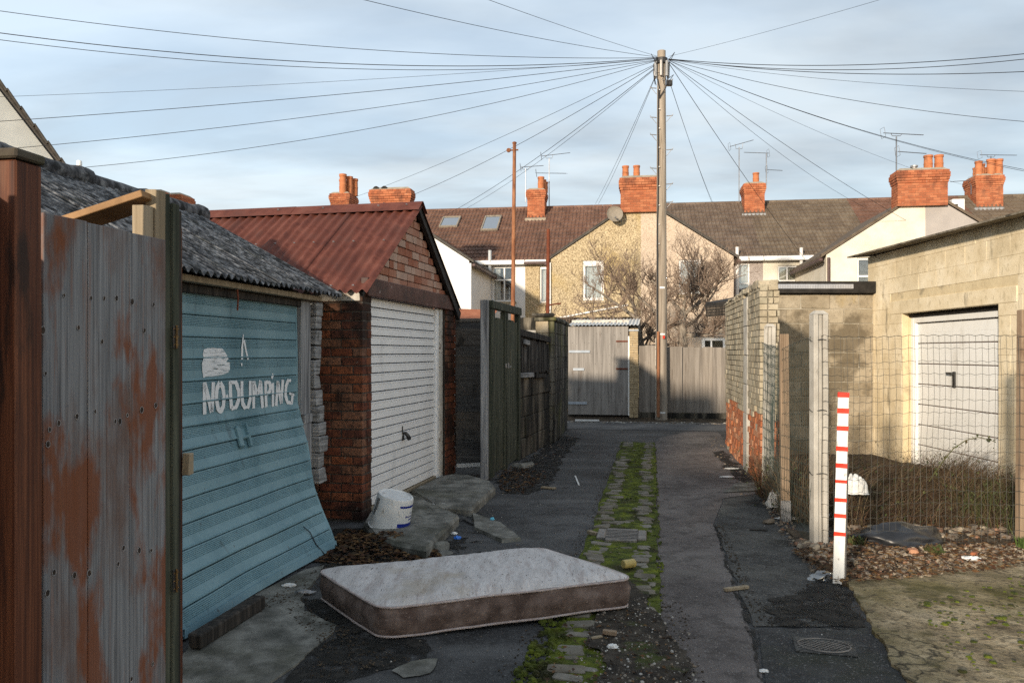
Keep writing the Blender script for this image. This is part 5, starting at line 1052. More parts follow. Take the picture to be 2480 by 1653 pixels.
def ext_roof(t, x_out, apex, m, eave_y0=ET - .06):
    o = .18 if x_out > apex else -.18; ze = EE - abs(o) * (EA - EE) / hw
    mb = MB(); th = .07
    for (dz,) in ((0.02,), (.02 + th,)): pass
    a = [(x_out + o, eave_y0, ze + .03), (apex, eave_y0, EA + .03), (apex, 4.2, EA + .03), (x_out + o, .3, ze + .03)]
    mb.add(a + [(p[0], p[1], p[2] + th) for p in a], [(0, 1, 2, 3), (4, 5, 6, 7), (0, 1, 5, 4), (1, 2, 6, 5), (2, 3, 7, 6), (3, 0, 4, 7)]); r = mb.build('wing_roof', m, t)
    v = MB(); n_ = 17
    for k in range(n_):
        q0, q1 = k / n_, (k + 1) / n_; A0 = Vector(a[0]).lerp(Vector(a[1]), q0); A1 = Vector(a[0]).lerp(Vector(a[1]), q1); v.bar(A0 + Vector((0, .10, th + .02)), A1 + Vector((0, .10, th + .005)), .22, .03, (0, 0, 1), .006)
    v.build('verge_tiles', m, t)
    g = MB(); g.cbox(x_out + o - .06, x_out + o + .06, eave_y0, .0, ze - .10, ze + .01, .02); g.build('gutter', 'pipe_dark', t)
# house A: white, roof with two skylights
def rz(t): return EAVE + t * rs_
def roof_hit(px, py):
    d = Vector(((px - CX) / FOC, 1, -(py - HY) / FOC)); Mi = (Matrix.Translation(TO) @ Matrix.Rotation(R(-TR), 4, 'Z')).inverted(); o = Mi @ Vector((0, 0, EYE)); dl_ = Mi.to_3x3() @ d
    n_ = Vector((0, -rs_, 1)); p0 = Vector((0, 0, EAVE + .03)); k = (p0 - o).dot(n_) / dl_.dot(n_); return o + dl_ * k
hA, rA = house('white rendered terraced house with two roof skylights', AXm, XB, 'tile_red', 'render_white', [dict(h=H(1193, 1247, 645, 730, 0), k=dict(split=(.52,), tran=.62, cur='curtain', part=.35, glass='glass'))])
ext_wall(hA, AXm, AXL, AXm, 'render_white', []); ext_roof(hA, AXL, AXm, 'slate')
for (pts) in (((1067, 553), (1107, 553), (1113, 528), (1074, 528)), ((1165, 561), (1205, 561), (1212, 526), (1176, 526))):
    q = [roof_hit(*p) for p in pts]; mb = MB(); n_ = Vector((0, -math.sin(math.atan(rs_)), math.cos(math.atan(rs_))))
    x0 = min(q[0].x, q[3].x); x1 = max(q[1].x, q[2].x); t0 = q[0].y; t1 = q[2].y; an = math.atan(rs_)
    M = Matrix.Translation((x0, t0, rz(t0) + .05)) @ Matrix.Rotation(an, 4, 'X'); ln = (t1 - t0) / math.cos(an); w = x1 - x0
    mb.cbox(0, .07, 0, ln, 0, .10, .01, 0, M); mb.cbox(w - .07, w, 0, ln, 0, .10, .01, 0, M); mb.cbox(.07, w - .07, 0, .09, 0, .10, .01, 0, M); mb.cbox(.07, w - .07, ln - .07, ln, 0, .10, .01, 0, M)
    s_ = mb.build('skylight', 'dish', hA); MB().cbox(.07, w - .07, .09, ln - .07, .05, .065, .002, 0, M).build('pane', 'glass_sky', s_); MB().cbox(.06, w - .06, .08, ln - .06, .03, .045, .002, 0, M).build('blind', 'curtain', s_)
MB().tube([(tx(1186, -.2), -.15, .5), (tx(1186, -.2), -.15, tz(1186, 606, -.15))], .075, 10).build('soil_pipe', 'pipe_grey', hA, smooth=True, autosm=50)
MB().tube([(AXL + .06, ET - .05, .2), (AXL + .06, ET - .05, EE - .1)], .045, 8).build('downpipe', 'upvc', hA, smooth=True, autosm=50)
# house B: tan pebble-dash
hB, rB = house('tan pebble-dash terraced house with arched window and satellite dish', XB, AX0, 'tile_red', 'pebble_tan', [dict(h=H(1307, 1331, 643, 733, 0), k=dict(arch=True))])
wB = H(1411, 1462, 630, 727, ET); ext_wall(hB, AX0 - hw, AX0, AX0, 'pebble_tan', [wB]); window(hB, wB, ET, arch=True, tran=None, fw=.09); ext_roof(hB, AX0 - hw, AX0, 'slate')
MB().tube([(tx(1508, ET), ET - .02, tz(1508, 653, ET)), (tx(1508, ET), ET + .02, tz(1508, 653, ET))], .07, 12).build('vent_hole', 'felt_black', hB)
MB().tube([(AX0 - hw - .02, ET - .06, .3), (AX0 - hw - .02, ET - .06, EE - .12)], .03, 8).build('downpipe', 'upvc', hB)
MB().bar((AX0 - hw + .1, ET - .05, tz(1345, 772, ET)), (tx(1520, ET), ET - .05, tz(1520, 738, ET)), .05, .05).build('sloping_pipe', 'upvc', hB)
# house C: pink-beige pebble-dash
hC, rC = house('pinkish beige pebble-dash terraced house behind the telegraph pole', AX0, XC, 'tile_brown', 'pebble_pink_shade', [dict(h=H(1783, 1816, 637, 700, 0), k=dict(tran=.22, cur='curtain'))])
wC = H(1644, 1697, 628, 712, ET); wC2 = H(1699, 1760, 816, 850, ET); ext_wall(hC, AX0, AX0 + hw, AX0, 'pebble_pink', [wC, wC2]); window(hC, wC, ET, cur='curtain'); window(hC, wC2, ET, split=(.4,), cur=None, fw=.12); ext_roof(hC, AX0 + hw, AX0, 'slate')
MB().tube([(tx(1786, -.2), -.12, .5), (tx(1786, -.2), -.12, tz(1786, 598, -.12))], .07, 10).build('soil_pipe', 'pipe_white', hC, smooth=True, autosm=50)
# house D: cream
hD, rD = house('cream rendered terraced house behind the black-edged flat roof', XC, AX1, 'tile_grey', 'render_cream', [dict(h=H(1884, 1939, 643, 681, 0), k=dict(split=(.42,), cur='curtain_cream'))])
wD = H(2076, 2128, 624, 700, ET); ext_wall(hD, AX1 - hw, AX1, AX1, 'render_cream', [wD]); window(hD, wD, ET, tran=.42, cur=None); ext_roof(hD, AX1 - hw, AX1, 'tile_grey')
MB().tube([(tx(1947, -.2), -.15, .5), (tx(1947, -.2), -.15, tz(1947, 660, -.15)), (tx(1941, -.2), -.18, tz(1941, 645, -.15)), (tx(1941, -.2), -.18, tz(1941, 600, -.15))], .07, 10).build('soil_pipe', 'pipe_white', hD, smooth=True, autosm=50)
MB().tube([(tx(2006, ET), ET - .06, .5), (tx(2006, ET), ET - .06, EE - .1)], .05, 10).build('downpipe', 'pipe_dark', hD, smooth=True, autosm=50)
# house E: grey-mauve wing; then the ends of the terrace
XE2 = AX1 + 4.7
hE, rE = house('grey rendered terraced house at far right under brown roof', AX1, XE2, 'tile_red', 'render_greymauve', [])
ext_wall(hE, AX1, AX1 + hw, AX1, 'render_greymauve', []); ext_roof(hE, AX1 + hw, AX1, 'tile_grey')
dq = MB().box(tx(2302, .8), tx(2331, .8), .6, 2.2, rz(1.2), tz(2315, 482, .6)).build('dormer', 'upvc', hE); MB().box(tx(2302, .8) + .1, tx(2331, .8) - .25, .59, .595, rz(1.2) + .1, tz(2315, 482, .6) - .2).build('pane', 'dark_interior', dq)
hF, rF = house('far right terraced house with ridge roof, mostly hidden', XE2, XE2 + 6, 'tile_grey', 'render_cream', [], tiles=True)
XZ = AXm - 4.7
hZ, rZ = house('terraced house hidden behind red roof, only its chimneys showing', XZ, AXm, 'tile_red', 'render_white', [])
ext_wall(hZ, AXm - hw, AXm, AXm, 'render_white', []); ext_roof(hZ, AXm - hw, AXm, 'slate')
XY = XZ - 4.4
hY, rY = house('leftmost terraced house, one brick chimney peeping over grey ridge', XY, XZ, 'tile_brown', 'render_white', [], tiles=False)
# chimneys (parts of the roofs they stand on)
def zc_(px, py, t): return tz(px, py, t)
x0, x1 = tx(1503, ET), tx(1600, ET); stack(hB, x0, x1, ET - .17, ET + .48, tz(1550, 515, ET), tz(1550, 432, ET), [(tx(1515, ET), ET + .22, .50, .115), (tx(1542, ET), ET + .22, .50, .115)], capm='cement_cap')
x0, x1 = tx(2170, ET), tx(2291, ET); ch_ = stack(hD, x0 - .0, x1, ET - .17, ET + .48, tz(2230, 500, ET), tz(2230, 414, ET), [(tx(2254, ET), ET + .22, .56, .14), (tx(2280, ET), ET + .22, .56, .14)])
MB().lathe([(.08, tz(2230, 414, ET)), (.08, tz(2219, 402, ET)), (.12, tz(2219, 402, ET)), (.12, tz(2219, 398, ET))], 12, Matrix.Translation((tx(2219, ET), ET + .2, 0))).build('flue_cowl', 'galv', ch_)
t_ = ET; x0, x1 = tx(897, t_), tx(993, t_); ch_ = stack(hZ, x0, x1, t_, t_ + .48, tz(945, 510, t_), tz(945, 458, t_), [])
for px in (910, 930): MB().tube([(tx(px, t_), t_ + .02, tz(945, 457, t_)), (tx(px, t_), t_ + .4, tz(945, 457, t_))], .12, 12).build('cowl', 'felt_black', ch_)
def ridge_stack(par, px0, px1, pytop, pybot, pots, depth=1.0, tc_=RT - .9):
    t0 = tc_; return stack(par, tx(px0, t0), tx(px1, t0), t0, t0 + depth, rz(t0) - .25, tz((px0 + px1) / 2, pytop, t0), [(tx(p, t0), t0 + d, h, r) for p, d, h, r in pots])
c1 = ridge_stack(hB, 1277, 1319, 459, 525, [(1309, .2, .62, .15), (1313, .5, .55, .14), (1316, .78, .5, .14)])
MB().cbox(tx(1271, 3.3), tx(1323, 3.3), 3.25, 3.65, rz(3.3) - .02, rz(3.3) + .14, .03).build('flashing', 'cement_cap', c1)
c2 = ridge_stack(hC, 1803, 1852, 444, 510, [(1833, .25, .52, .14)])
MB().cbox(tx(1797, 3.3), tx(1856, 3.3), 3.3, 3.65, rz(3.3) - .02, rz(3.3) + .12, .03).build('flashing', 'lead', c2)
c3 = ridge_stack(hE, 2364, 2430, 424, 500, [(2375, .2, .65, .15), (2390, .55, .6, .15), (2405, .2, .72, .17), (2425, .25, .72, .17), (2384, .8, .5, .14), (2412, .8, .5, .14)], 1.2)
MB().cbox(tx(2358, 3.3), tx(2434, 3.3), 3.3, 3.6, rz(3.3), rz(3.3) + .14, .03).build('flashing', 'lead', c3)
c4 = ridge_stack(hZ, 800, 845, 468, 500, [(828, .15, .95, .17), (838, .5, .9, .16), (846, .8, .85, .15), (822, .4, .75, .15)], 1.2)
stack(hY, tx(405, ET), tx(438, ET), ET, ET + .9, 6.0, tz(420, 471, ET), []); stack(hY, tx(372, ET + 1), tx(392, ET + 1), ET + 1, ET + 1.8, 6.0, tz(380, 463, ET + 1), [])
# satellite dish
dc = Vector((tx(1489, ET), ET - .32, tz(1489, 519, ET - .3)))
sd = thing('satellite_dish', 'round weathered brown satellite dish beside the tall brick chimney', 'satellite dish', TO, -TR); Mq = Matrix.Translation(dc) @ Matrix.Rotation(R(8), 4, 'Z') @ Matrix.Rotation(R(78), 4, 'X')
MB().lathe([(.02, -.02), (.10, -.015), (.20, .01), (.28, .045), (.285, .05), (.28, .03), (.18, -.02), (.02, -.04)], 28, Mq).build('dish_bowl', 'dish', sd, smooth=True)
a_ = MB(); a_.tube([dc + Vector((.0, .02, -.1)), dc + Vector((.03, -.24, -.16))], .014, 6); a_.tube([dc + Vector((.03, -.26, -.17)), dc + Vector((.03, -.2, -.14))], .035, 8); a_.tube([dc + Vector((0, .04, 0)), dc + Vector((.12, .16, -.14)), dc + Vector((.25, .33, -.20))], .022, 6); a_.build('feed_arm', 'galv', sd)
# television aerials
def aerial(label, px, pybase, pytop, t, booms):
    b = (Matrix.Translation(TO) @ Matrix.Rotation(R(-TR), 4, 'Z')) @ Vector((tx(px, t), t, tz(px, pybase, t))); a = thing('tv_aerial', label, 'aerial', b, 0, 'roof aerials'); Y = b.y; k = Y / FOC; h = (pybase - pytop) * k
    MB().tube([(0, 0, 0), (0, 0, h)], .022, 6).build('mast', 'antenna', a)
    for (py, pxa, pxb, dz, n_, kind) in booms:
        z = (pybase - py) * k; xa, xb = (pxa - px) * k, (pxb - px) * k; m = MB(); dzz = dz * k; m.tube([(xa, 0, z), (xb, 0, z + dzz)], .014, 5); 
        if kind == 'cradle': m.tube([(-.18, 0, z + dzz * .4), (-.14, 0, z - .10), (.14, 0, z - .10), (.18, 0, z + dzz * .55)], .012, 5)
        bo = m.build('boom', 'antenna', a); e = MB()
        for i in range(n_):
            q = i / max(1, n_ - 1); x = xa + (xb - xa) * q; zz_ = z + dzz * q; l = .10 if n_ > 6 else .26 + .08 * (i % 2)
            e.tube([(x - l * .35, -l, zz_ - l * .18), (x + l * .35, l, zz_ + l * .18)], .007, 4)
        x = xa; e.tube([(x, -.15, z - .16), (x, .15, z - .16), (x - .05, .15, z + .16), (x - .05, -.15, z + .16), (x, -.15, z - .16)], .007, 4); e.build('elements', 'antenna', bo)
aerial('tall tv aerial with two booms beside the left ridge chimney', 1330, 500, 384, RT - .2, [(378, 1312, 1380, 8, 14, 'cradle'), (419, 1300, 1371, -1, 5, '')])
aerial('small tv aerial on left side of the left ridge chimney', 1273, 490, 408, RT - .6, [(405, 1262, 1316, 4, 12, 'cradle')])
aerial('pale tv aerial tilted upwards left of the lone-pot chimney', 1790, 490, 356, RT - .3, [(355, 1768, 1825, 16, 13, 'cradle')])
aerial('dark tv aerial with two booms right of the lone-pot chimney', 1856, 448, 372, RT - .5, [(371, 1862, 1802, 2, 14, ''), (411, 1858, 1895, -2, 8, '')])
aerial('tall tv aerial left of the big right-hand chimney', 2171, 470, 331, ET + .3, [(322, 2140, 2236, -5, 16, 'cradle'), (367, 2175, 2243, -5, 12, '')])
aerial('tv aerial over the six-pot chimney at far right', 2400, 400, 378, RT - .3, [(375, 2374, 2462, -1, 15, 'cradle')])
aerial('small tv aerial lying level between the right-hand chimneys', 2352, 470, 437, RT - .5, [(437, 2352, 2302, -3, 9, '')])
# white gabled house far to the left
gY = 25.0; gx = lambda px: (px - CX) / FOC * gY; gz = lambda py: EYE - (py - HY) / FOC * gY
wg = thing('gabled_house', 'off-white house gable with dark verge at the upper left edge', 'house', (gx(150), gY, 0), 40)
xr, zr, s2 = 0.0, gz(413), 1.30; xl, zl = -4.0, zr + 4.0 * s2
MB().add([(-10, 0, 0), (xr + .6, 0, 0), (xr + .6, 0, zr - .6 * s2), (xl, 0, zl), (-8.6, 0, zr - .6 * s2), (-10, 0, zr - .6 * s2)], [(0, 1, 2, 3, 4, 5)]).build('gable_wall', 'render_offwhite', wg)
MB().add([(-8, .3, 0), (xr + .4, .3, 0), (xr + .4, 9, 0), (-8, 9, 0), (-8, .3, zr - 2), (xr + .4, .3, zr - 2), (xr + .4, 9, zr - 2), (-8, 9, zr - 2)], [(0, 1, 5, 4), (1, 2, 6, 5), (2, 3, 7, 6), (3, 0, 4, 7)]).build('house_body', 'render_offwhite', wg)
r_ = MB(); a = Vector((xl, -.12, zl + .1)); b = Vector((xr + 1.0, -.12, zr - 1.0 * s2 + .1)); r_.add([a, b, b + Vector((0, 9, 0)), a + Vector((0, 9, 0)), a + Vector((0, 0, .10)), b + Vector((0, 0, .10)), b + Vector((0, 9, .1)), a + Vector((0, 9, .1))], [(0, 1, 2, 3), (4, 5, 6, 7), (0, 1, 5, 4), (1, 2, 6, 5), (2, 3, 7, 6), (3, 0, 4, 7)]); r_.build('roof', 'slate', wg)
for k in range(14):
    q0 = a.lerp(b, k / 14); q1 = a.lerp(b, (k + 1) / 14); MB().bar(q0 + Vector((0, -.02, .16)), q1 + Vector((0, -.02, .09)), .2, .05, (0, 0, 1), .008).build('verge_tile', 'slate', wg)
fl = thing('flue_pipe', 'white capped flue pipe peeping over the lichen-grey ridge', 'flue', (gx(192) * .8, 20, 0), 0); zt_ = EYE + (HY - 389) / FOC * 20; MB().lathe([(.062, zt_ - 1.6), (.062, zt_ - .10), (.068, zt_ - .10), (.066, zt_ - .09), (.062, zt_ - .02), (.05, zt_)], 14).build('flue_tube', 'upvc', fl, smooth=True, autosm=40)
MB().box(-1.2, 1.2, .1, 3, 0, zt_ - 1.5).build('flue_outhouse', 'render_offwhite', fl)
# ------------------------------------------------------------------ right: brick wall, block wall, cream garage
bw0 = Vector((2.97, 9.56, 0)); BWR = 8.8
bw = thing('brick_wall', 'old buff and orange brick wall with ragged end on right of alley', 'wall', bw0, -BWR)
WL, WH = 3.75, 2.42
MB().box(.035, .20, .03, WL, 0, WH - .05).build('wall_core', 'mortar_pale', bw)
bb_ = [unitbrick('brick', 'brick_buff') for _ in range(4)]; bo_ = [unitbrick('brick', 'brick_orange', .05, .03) for _ in range(4)]
for m_ in bb_ + bo_: fixn(m_)
far_b, far_o = MB(), MB(); chh = .078; nc_ = int(WH / chh); cnt = 0
for c_ in range(nc_):
    zc = c_ * chh + chh / 2; y = 0 if c_ % 2 else -.11; 
    while y < WL:
        a, b = max(y, 0), min(y + .226, WL); y += .226
        if b - a < .04: continue
        ymid = (a + b) / 2
        if 1.05 < ymid < 1.42: continue              # cement strip
        low = zc < .86 + .14 * noise.noise(Vector((ymid * 2.2, zc, 0))) - .05 * (ymid > 1.4)
        px_ = .05 + U(-.005, .005) + (U(-.0, .022) if low else 0)
        if low and random.random() < .06: continue
        if ymid < 1.9 and cnt < 290:
            inst('brick', random.choice(bo_ if low else bb_), bw, (px_, ymid, zc), (0, 0, U(-.01, .01)), (.09, b - a - .006, chh - .006)); cnt += 1
        else: (far_o if low else far_b).cbox(px_ - .045, px_ + .045, a + .005, b - .005, zc - chh / 2 + .005, zc + chh / 2 - .005, .004, .002)
o = far_b.build('far_bricks', 'brick_buff', bw); o['kind'] = 'stuff'; o = far_o.build('far_low_bricks', 'brick_orange', bw); o['kind'] = 'stuff'
z = 0
for k in range(6): h = .39; MB().cbox(-.006 + U(-.003, .003), .06, 1.06, 1.41, z + .004, z + h - .004, .006, .004).build('cement_panel', 'concrete_post', bw); z += h
# broken end facing the camera
for c_ in range(nc_):
    zc = c_ * chh + chh / 2
    x = .10
    while x < .225:
        w = random.choice((.06, .10, .12)); w = min(w, .235 - x); d = U(-.02, .012)
        if w > .03: inst('brick', random.choice(bo_ if zc < .8 else bb_), bw, (x + w / 2, .045 + d, zc), (U(-.03, .03), U(-.03, .03), U(-.06, .06)), (w - .008, .10, chh - .008))
        x += w
for k in range(17): MB().cbox(-.01, .22, k * .22 + .003, k * .22 + .215, WH + U(-.045, -.02), WH + .055 - .004 * k + U(-.015, .015), .012, .01).build('coping_brick', 'brick_buff', bw)
ds = thing('felt_shed', 'dark felt-roofed shed eave showing over the buff brick wall', 'shed', P(1790, 720, 14.3) * 1.0, -BWR); ds.location.z = 0
MB().add([(-.40, 0, 2.50), (.55, 0, 2.64), (.55, 2.2, 2.8), (-.40, 2.2, 2.64), (-.40, 0, 2.42), (.55, 0, 2.52), (.55, 2.2, 2.7), (-.40, 2.2, 2.54)], [(0, 1, 2, 3), (4, 5, 6, 7), (0, 1, 5, 4), (0, 3, 7, 4), (1, 2, 6, 5)]).build('shed_roof', 'felt_black', ds); MB().box(.10, .9, .25, 2.0, 0, 2.44).build('shed_wall', 'wood_dark', ds)
for k in range(4): MB().cbox(-.38, .5, -.004, .012, 2.30 + k * .05, 2.345 + k * .05, .003, 0, Matrix.Rotation(R(-5), 4, 'Y') @ Matrix.Translation((0, -.02, -.02))).build('fascia_board', 'wood_dark', ds)
# block wall with the black-edged flat roof
kw = thing('block_outbuilding', 'grey-brown block outbuilding with black flat roof edge and steel strip', 'outbuilding', (3.86, 12.42, 0), 0)
MB().box(-.1, 1.85, .012, .2, 0, 2.50).build('wall_core', 'mortar_pale', kw); MB().box(1.2, 2.6, .2, 1.7, 0, 2.48).build('building_body', 'block_wall', kw)
for k in range(11):
    z0 = k * .228; x = -.25 + (.22 if k % 2 else 0)
    while x < 1.80:
        a, b = max(x, -.1), min(x + .45, 1.80); x += .45
        if b - a > .05: MB().cbox(a + .004, b - .004, U(-.006, .006), .10, z0 + .004, z0 + .222, .008, .004).build('block', 'block_wall', kw)
MB().cbox(.10, 1.80, -.10, 1.5, 2.515, 2.70, .012).build('roof_fascia', 'felt_black', kw)
ps = MB().cbox(.22, 1.42, -.108, -.101, 2.585, 2.655, .002).build('steel_strip', 'perf_steel', kw)
for r_ in range(2):
    for k in range(30): MB().cbox(.235 + k * .039, .258 + k * .039, -.1095, -.1078, 2.595 + r_ * .028, 2.613 + r_ * .028, .0008).build('slot', 'lead', ps)
# cream-painted block garage; front runs along the view axis
YX = 5.63
yg = thing('cream_garage', 'cream-painted block garage with white panelled door behind wire fence', 'garage', (YX, 12.6, 0), 0)   # local -y = towards the camera
DA, DB, DH = -3.38, -1.10, 2.16                      # door opening along local y
MB().box(.006, .20, DB, .0, 0, 3.10).box(.006, .20, -6.4, DA, 0, 3.10).box(.006, .2, DA, DB, DH + .19, 3.10).build('wall_core', 'cream_joint', yg)
MB().box(.20, 5, -.2, -.0, 0, 3.05).build('side_wall', 'cream_joint', yg); MB().box(.20, 5, -6.4, -6.2, 0, 3.05).build('side_wall', 'cream_joint', yg)
for k in range(14):
    z0 = k * .2245; y = 0 - (.22 if k % 2 else 0); y0 = -6.4
    yy = 0.0; first = True
    while yy > y0:
        L_ = .225 if (first and k % 2) else .45; first = False; a, b = max(yy - L_, y0), yy; yy -= L_
        segs = [(a, b)]
        if z0 + .2245 > .0 and z0 < DH - .02:
            segs = []
            if b > DB: segs.append((max(a, DB), b))
            if a < DA: segs.append((a, min(b, DA)))
        elif DH - .02 <= z0 < DH + .19 and a < DB + .35 and b > DA - .35:
            segs = []
            if b > DB + .35: segs.append((DB + .35, b))
            if a < DA - .35: segs.append((a, DA - .35))
        for (p, q) in segs:
            if q - p > .04: MB().cbox(U(-.0015, .0015), .10, p + .0012, q - .0012, z0 + .0012, min(z0 + .2233, 3.10), .002, .0015).build('block', 'cream_block', yg)
MB().cbox(-.008, .15, DA - .35, DB + .35, DH, DH + .188, .008, .003).build('lintel', 'cream_block', yg)
MB().cbox(.10, .22, DB - .02, DB + .16, 0, DH, .008).build('door_reveal', 'cream_joint', yg)
ro = MB(); xs = frange(-.26, 4.8, .5)
ysr = frange(.16, -6.6, .146 / 8)
ro.grid(lambda x, y: (x, y, 3.125 + x * .07 + .036 * math.sin(2 * math.pi * y / .146) + .012 * noise.noise(Vector((x, y * 2, 7)))), xs, ysr); top = list(ro.v); k = len(top); nv = len(ysr)
r2 = MB(); r2.v = top + [(a, b, c - .022) for a, b, c in top]; r2.f = list(ro.f) + [tuple(i + k for i in f)[::-1] for f in ro.f] + [(j, j + 1, k + j + 1, k + j) for j in range(nv - 1)] + [(i * nv, (i + 1) * nv, k + (i + 1) * nv, k + i * nv) for i in range(len(xs) - 1)]
r2.build('roof_sheet', 'asbestos_brown', yg, smooth=True, autosm=50)
MB().cbox(.02, .12, -6.4, -.01, 3.085, 3.10, .004).build('roof_packing', 'wood_dark', yg)
# its door
yd = bpy.data.objects.new('garage_door', None); COL.objects.link(yd); yd.parent = yg
fr = MB(); fr.cbox(.12, .17, DB - .10, DB - .022, 0, DH - .002, .006); fr.cbox(.125, .17, DB - .135, DB - .102, 0, DH - .06, .004); fr.cbox(.12, .17, DA + .005, DA + .075, 0, DH, .006); fr.cbox(.12, .168, DA + .075, DB - .10, DH - .14, DH - .06, .006); fr.build('door_frame', 'white_door_sun', yd)
MB().cbox(.10, .25, DA, DB, DH - .06, DH - .004, .004).build('door_head', 'felt_black', yd)
zt2 = DH - .145; npn = 7; phh = zt2 / npn
for i in range(npn):
    z0 = i * phh; pr = [(.005, .192), (.007, .17), (.014, .165), (phh * .5 - .004, .164), (phh * .5, .167), (phh * .5 + .004, .164), (phh - .016, .165), (phh - .009, .170), (phh - .005, .192)]
    MB().grid(lambda y, q: (q[1] + .002 * noise.noise(Vector((y * 2, i * 1.7, 0))), y, z0 + q[0]), frange(DA + .08, DB - .14, .25), pr).build('door_panel', 'white_door_sun', yd)
MB().box(.195, .20, DA + .05, DB - .10, 0, DH - .1).build('door_backing', 'rust_dark', yd)
hq = Vector((YX + .165, 0, 0)); Yh = hq.x * FOC / (2313 - CX); zh = EYE - (918 - HY) / FOC * Yh; yl = Yh - 12.6
hh = MB(); hh.cbox(.140, .163, yl - .03, yl + .03, zh - .11, zh + .10, .006); hh.bar((.125, yl - .02, zh + .075), (.125, yl + .13, zh + .075), .03, .03, (0, 0, 1), .006); hh.build('door_handle', 'black_iron', yd)
gp_ = MB().tube([(.0, -.03, 2.15), (-.03, -.03, 2.16), (-.03, -.10, 2.155)], .03, 6).build('pipe_stub', 'black_iron', yg)

# ------------------------------------------------------------------ wire mesh fence with concrete and timber posts
FN = [Vector((4.235, 6.62, 0)), Vector((2.545, 6.60, 0)), Vector((2.60, 7.58, 0)), Vector((2.84, 8.85, 0)), Vector((2.99, 9.5, 0))]
wf = thing('wire_fence', 'sagging wire mesh fence on concrete and timber posts at right', 'fence', FN[1], 0)
o1 = FN[1]
cpm = MB(); w = .063
for (x0, x1, d0, d1) in ((-w, -.02, -.045, .05), (-.02, .018, -.028, .05), (.018, w, -.045, .05)): cpm.cbox(x0 + .0008, x1 - .0008, d0, d1, 0, 1.915, .006)
cpm.add([(-w, -.045, 1.915), (w, -.045, 1.915), (w, .05, 1.915), (-w, .05, 1.915), (-w * .5, -.02, 1.945), (w * .5, -.02, 1.945), (w * .5, .03, 1.945), (-w * .5, .03, 1.945)], [(4, 5, 6, 7), (0, 1, 5, 4), (1, 2, 6, 5), (2, 3, 7, 6), (3, 0, 4, 7)])
cmesh = cpm.mesh('concrete_post', 'concrete_post'); fixn(cmesh)
q = inst('concrete_post', cmesh, wf, (0, 0, 0), (R(.3), R(-.2), R(4))); q['label'] = 'tall grooved pale concrete post'
q = inst('concrete_post', cmesh, wf, FN[3] - o1, (0, R(.8), R(-20)), (1.0, 1.0, .985))
tq = MB()
for k in range(5): tq.cbox(-.04 + k * .016, -.0245 + k * .016, -.04, .04, .14, 1.775, .003)
tq.cbox(-.042, .042, -.042, .042, -.02, .14, .004); o = tq.build('timber_post', 'wood_raw', wf); o.location = FN[2] - o1; o.rotation_euler = (R(1), R(-.6), R(-9))
MB().cbox(-.047, .047, -.047, -.040, -.02, .20, .003).build('post_shoe', 'galv', o)
rp2 = MB().cbox(-.035, .035, -.03, .035, -.02, 1.955, .005, .003).build('timber_post', 'wood_raw', wf); rp2.location = FN[0] - o1; rp2.rotation_euler = (0, R(.5), R(10)); rp2['label'] = 'greyed timber fence post at right edge'
def meshrun(a, b, ztop0, ztop1, sp, m_, bulge=.03, seed=0, r=.0019, dens=1.0):
    mb = MB(); L_ = (b - a).length; d = (b - a).normalized(); nrm = Vector((d.y, -d.x, 0)); nn = int(L_ / sp)
    def pt(s_, z, zt):
        f = s_ / L_; q = a + d * s_; w1 = noise.noise(Vector((s_ * 1.3 + seed, z * 1.2, seed))); q = q + nrm * (w1 * bulge) + d * (.018 * noise.noise(Vector((s_ * 3, z * 1.7, seed + 4))) * (4 * f * (1 - f))); q.z = z + .02 * noise.noise(Vector((s_ * 1.7, z * .8, seed + 8))); return q
    zt = lambda s_: ztop0 + (ztop1 - ztop0) * s_ / L_
    for i in range(nn + 1):
        s_ = i * L_ / nn; mb.tube([pt(s_, z, 0) for z in frange(.03, zt(s_), .1)], r * .85, 3, cap=False)
    for j in range(17):
        f = j / 16; mb.tube([pt(s_, .03 + (zt(s_) - .03) * f, 0) + Vector((0, 0, .006 * math.sin(s_ / sp * math.pi))) for s_ in frange(0, L_, sp / 2)], r * (1.4 if j == 16 else 1), 3, cap=False)
    return mb.build('wire_mesh', m_, wf, world=True)
meshrun(FN[1] + Vector((0, -.055, 0)), FN[0] + Vector((0, -.045, 0)), 1.73, 1.75, .05, 'wire', .03, 1)
meshrun(FN[2] + Vector((-.05, 0, 0)), FN[1] + Vector((-.07, -.0, 0)), 1.62, 1.73, .048, 'wire_green', .05, 2, .0017)
meshrun(FN[3] + Vector((-.06, 0, 0)), FN[2] + Vector((-.05, 0, 0)), 1.72, 1.62, .045, 'wire_green', .06, 3, .0017)
for k in range(3): 
    a = FN[3] + Vector((-.08 + .02 * k, -.09, 0)); meshrun(a, a + Vector((.20, -.03, 0)), 1.70 - .03 * k, 1.66, .035, 'wire_green', .10, 5 + k, .0017)
tie = MB()
for z in (1.12, .60, 1.70): tie.tube([(math.cos(a) * .075, math.sin(a) * .06, z + .01 * math.sin(a * 3)) for a in frange(0, 6.3, .4)], .004, 5)
tie.build('wire_tie', 'wire', wf)
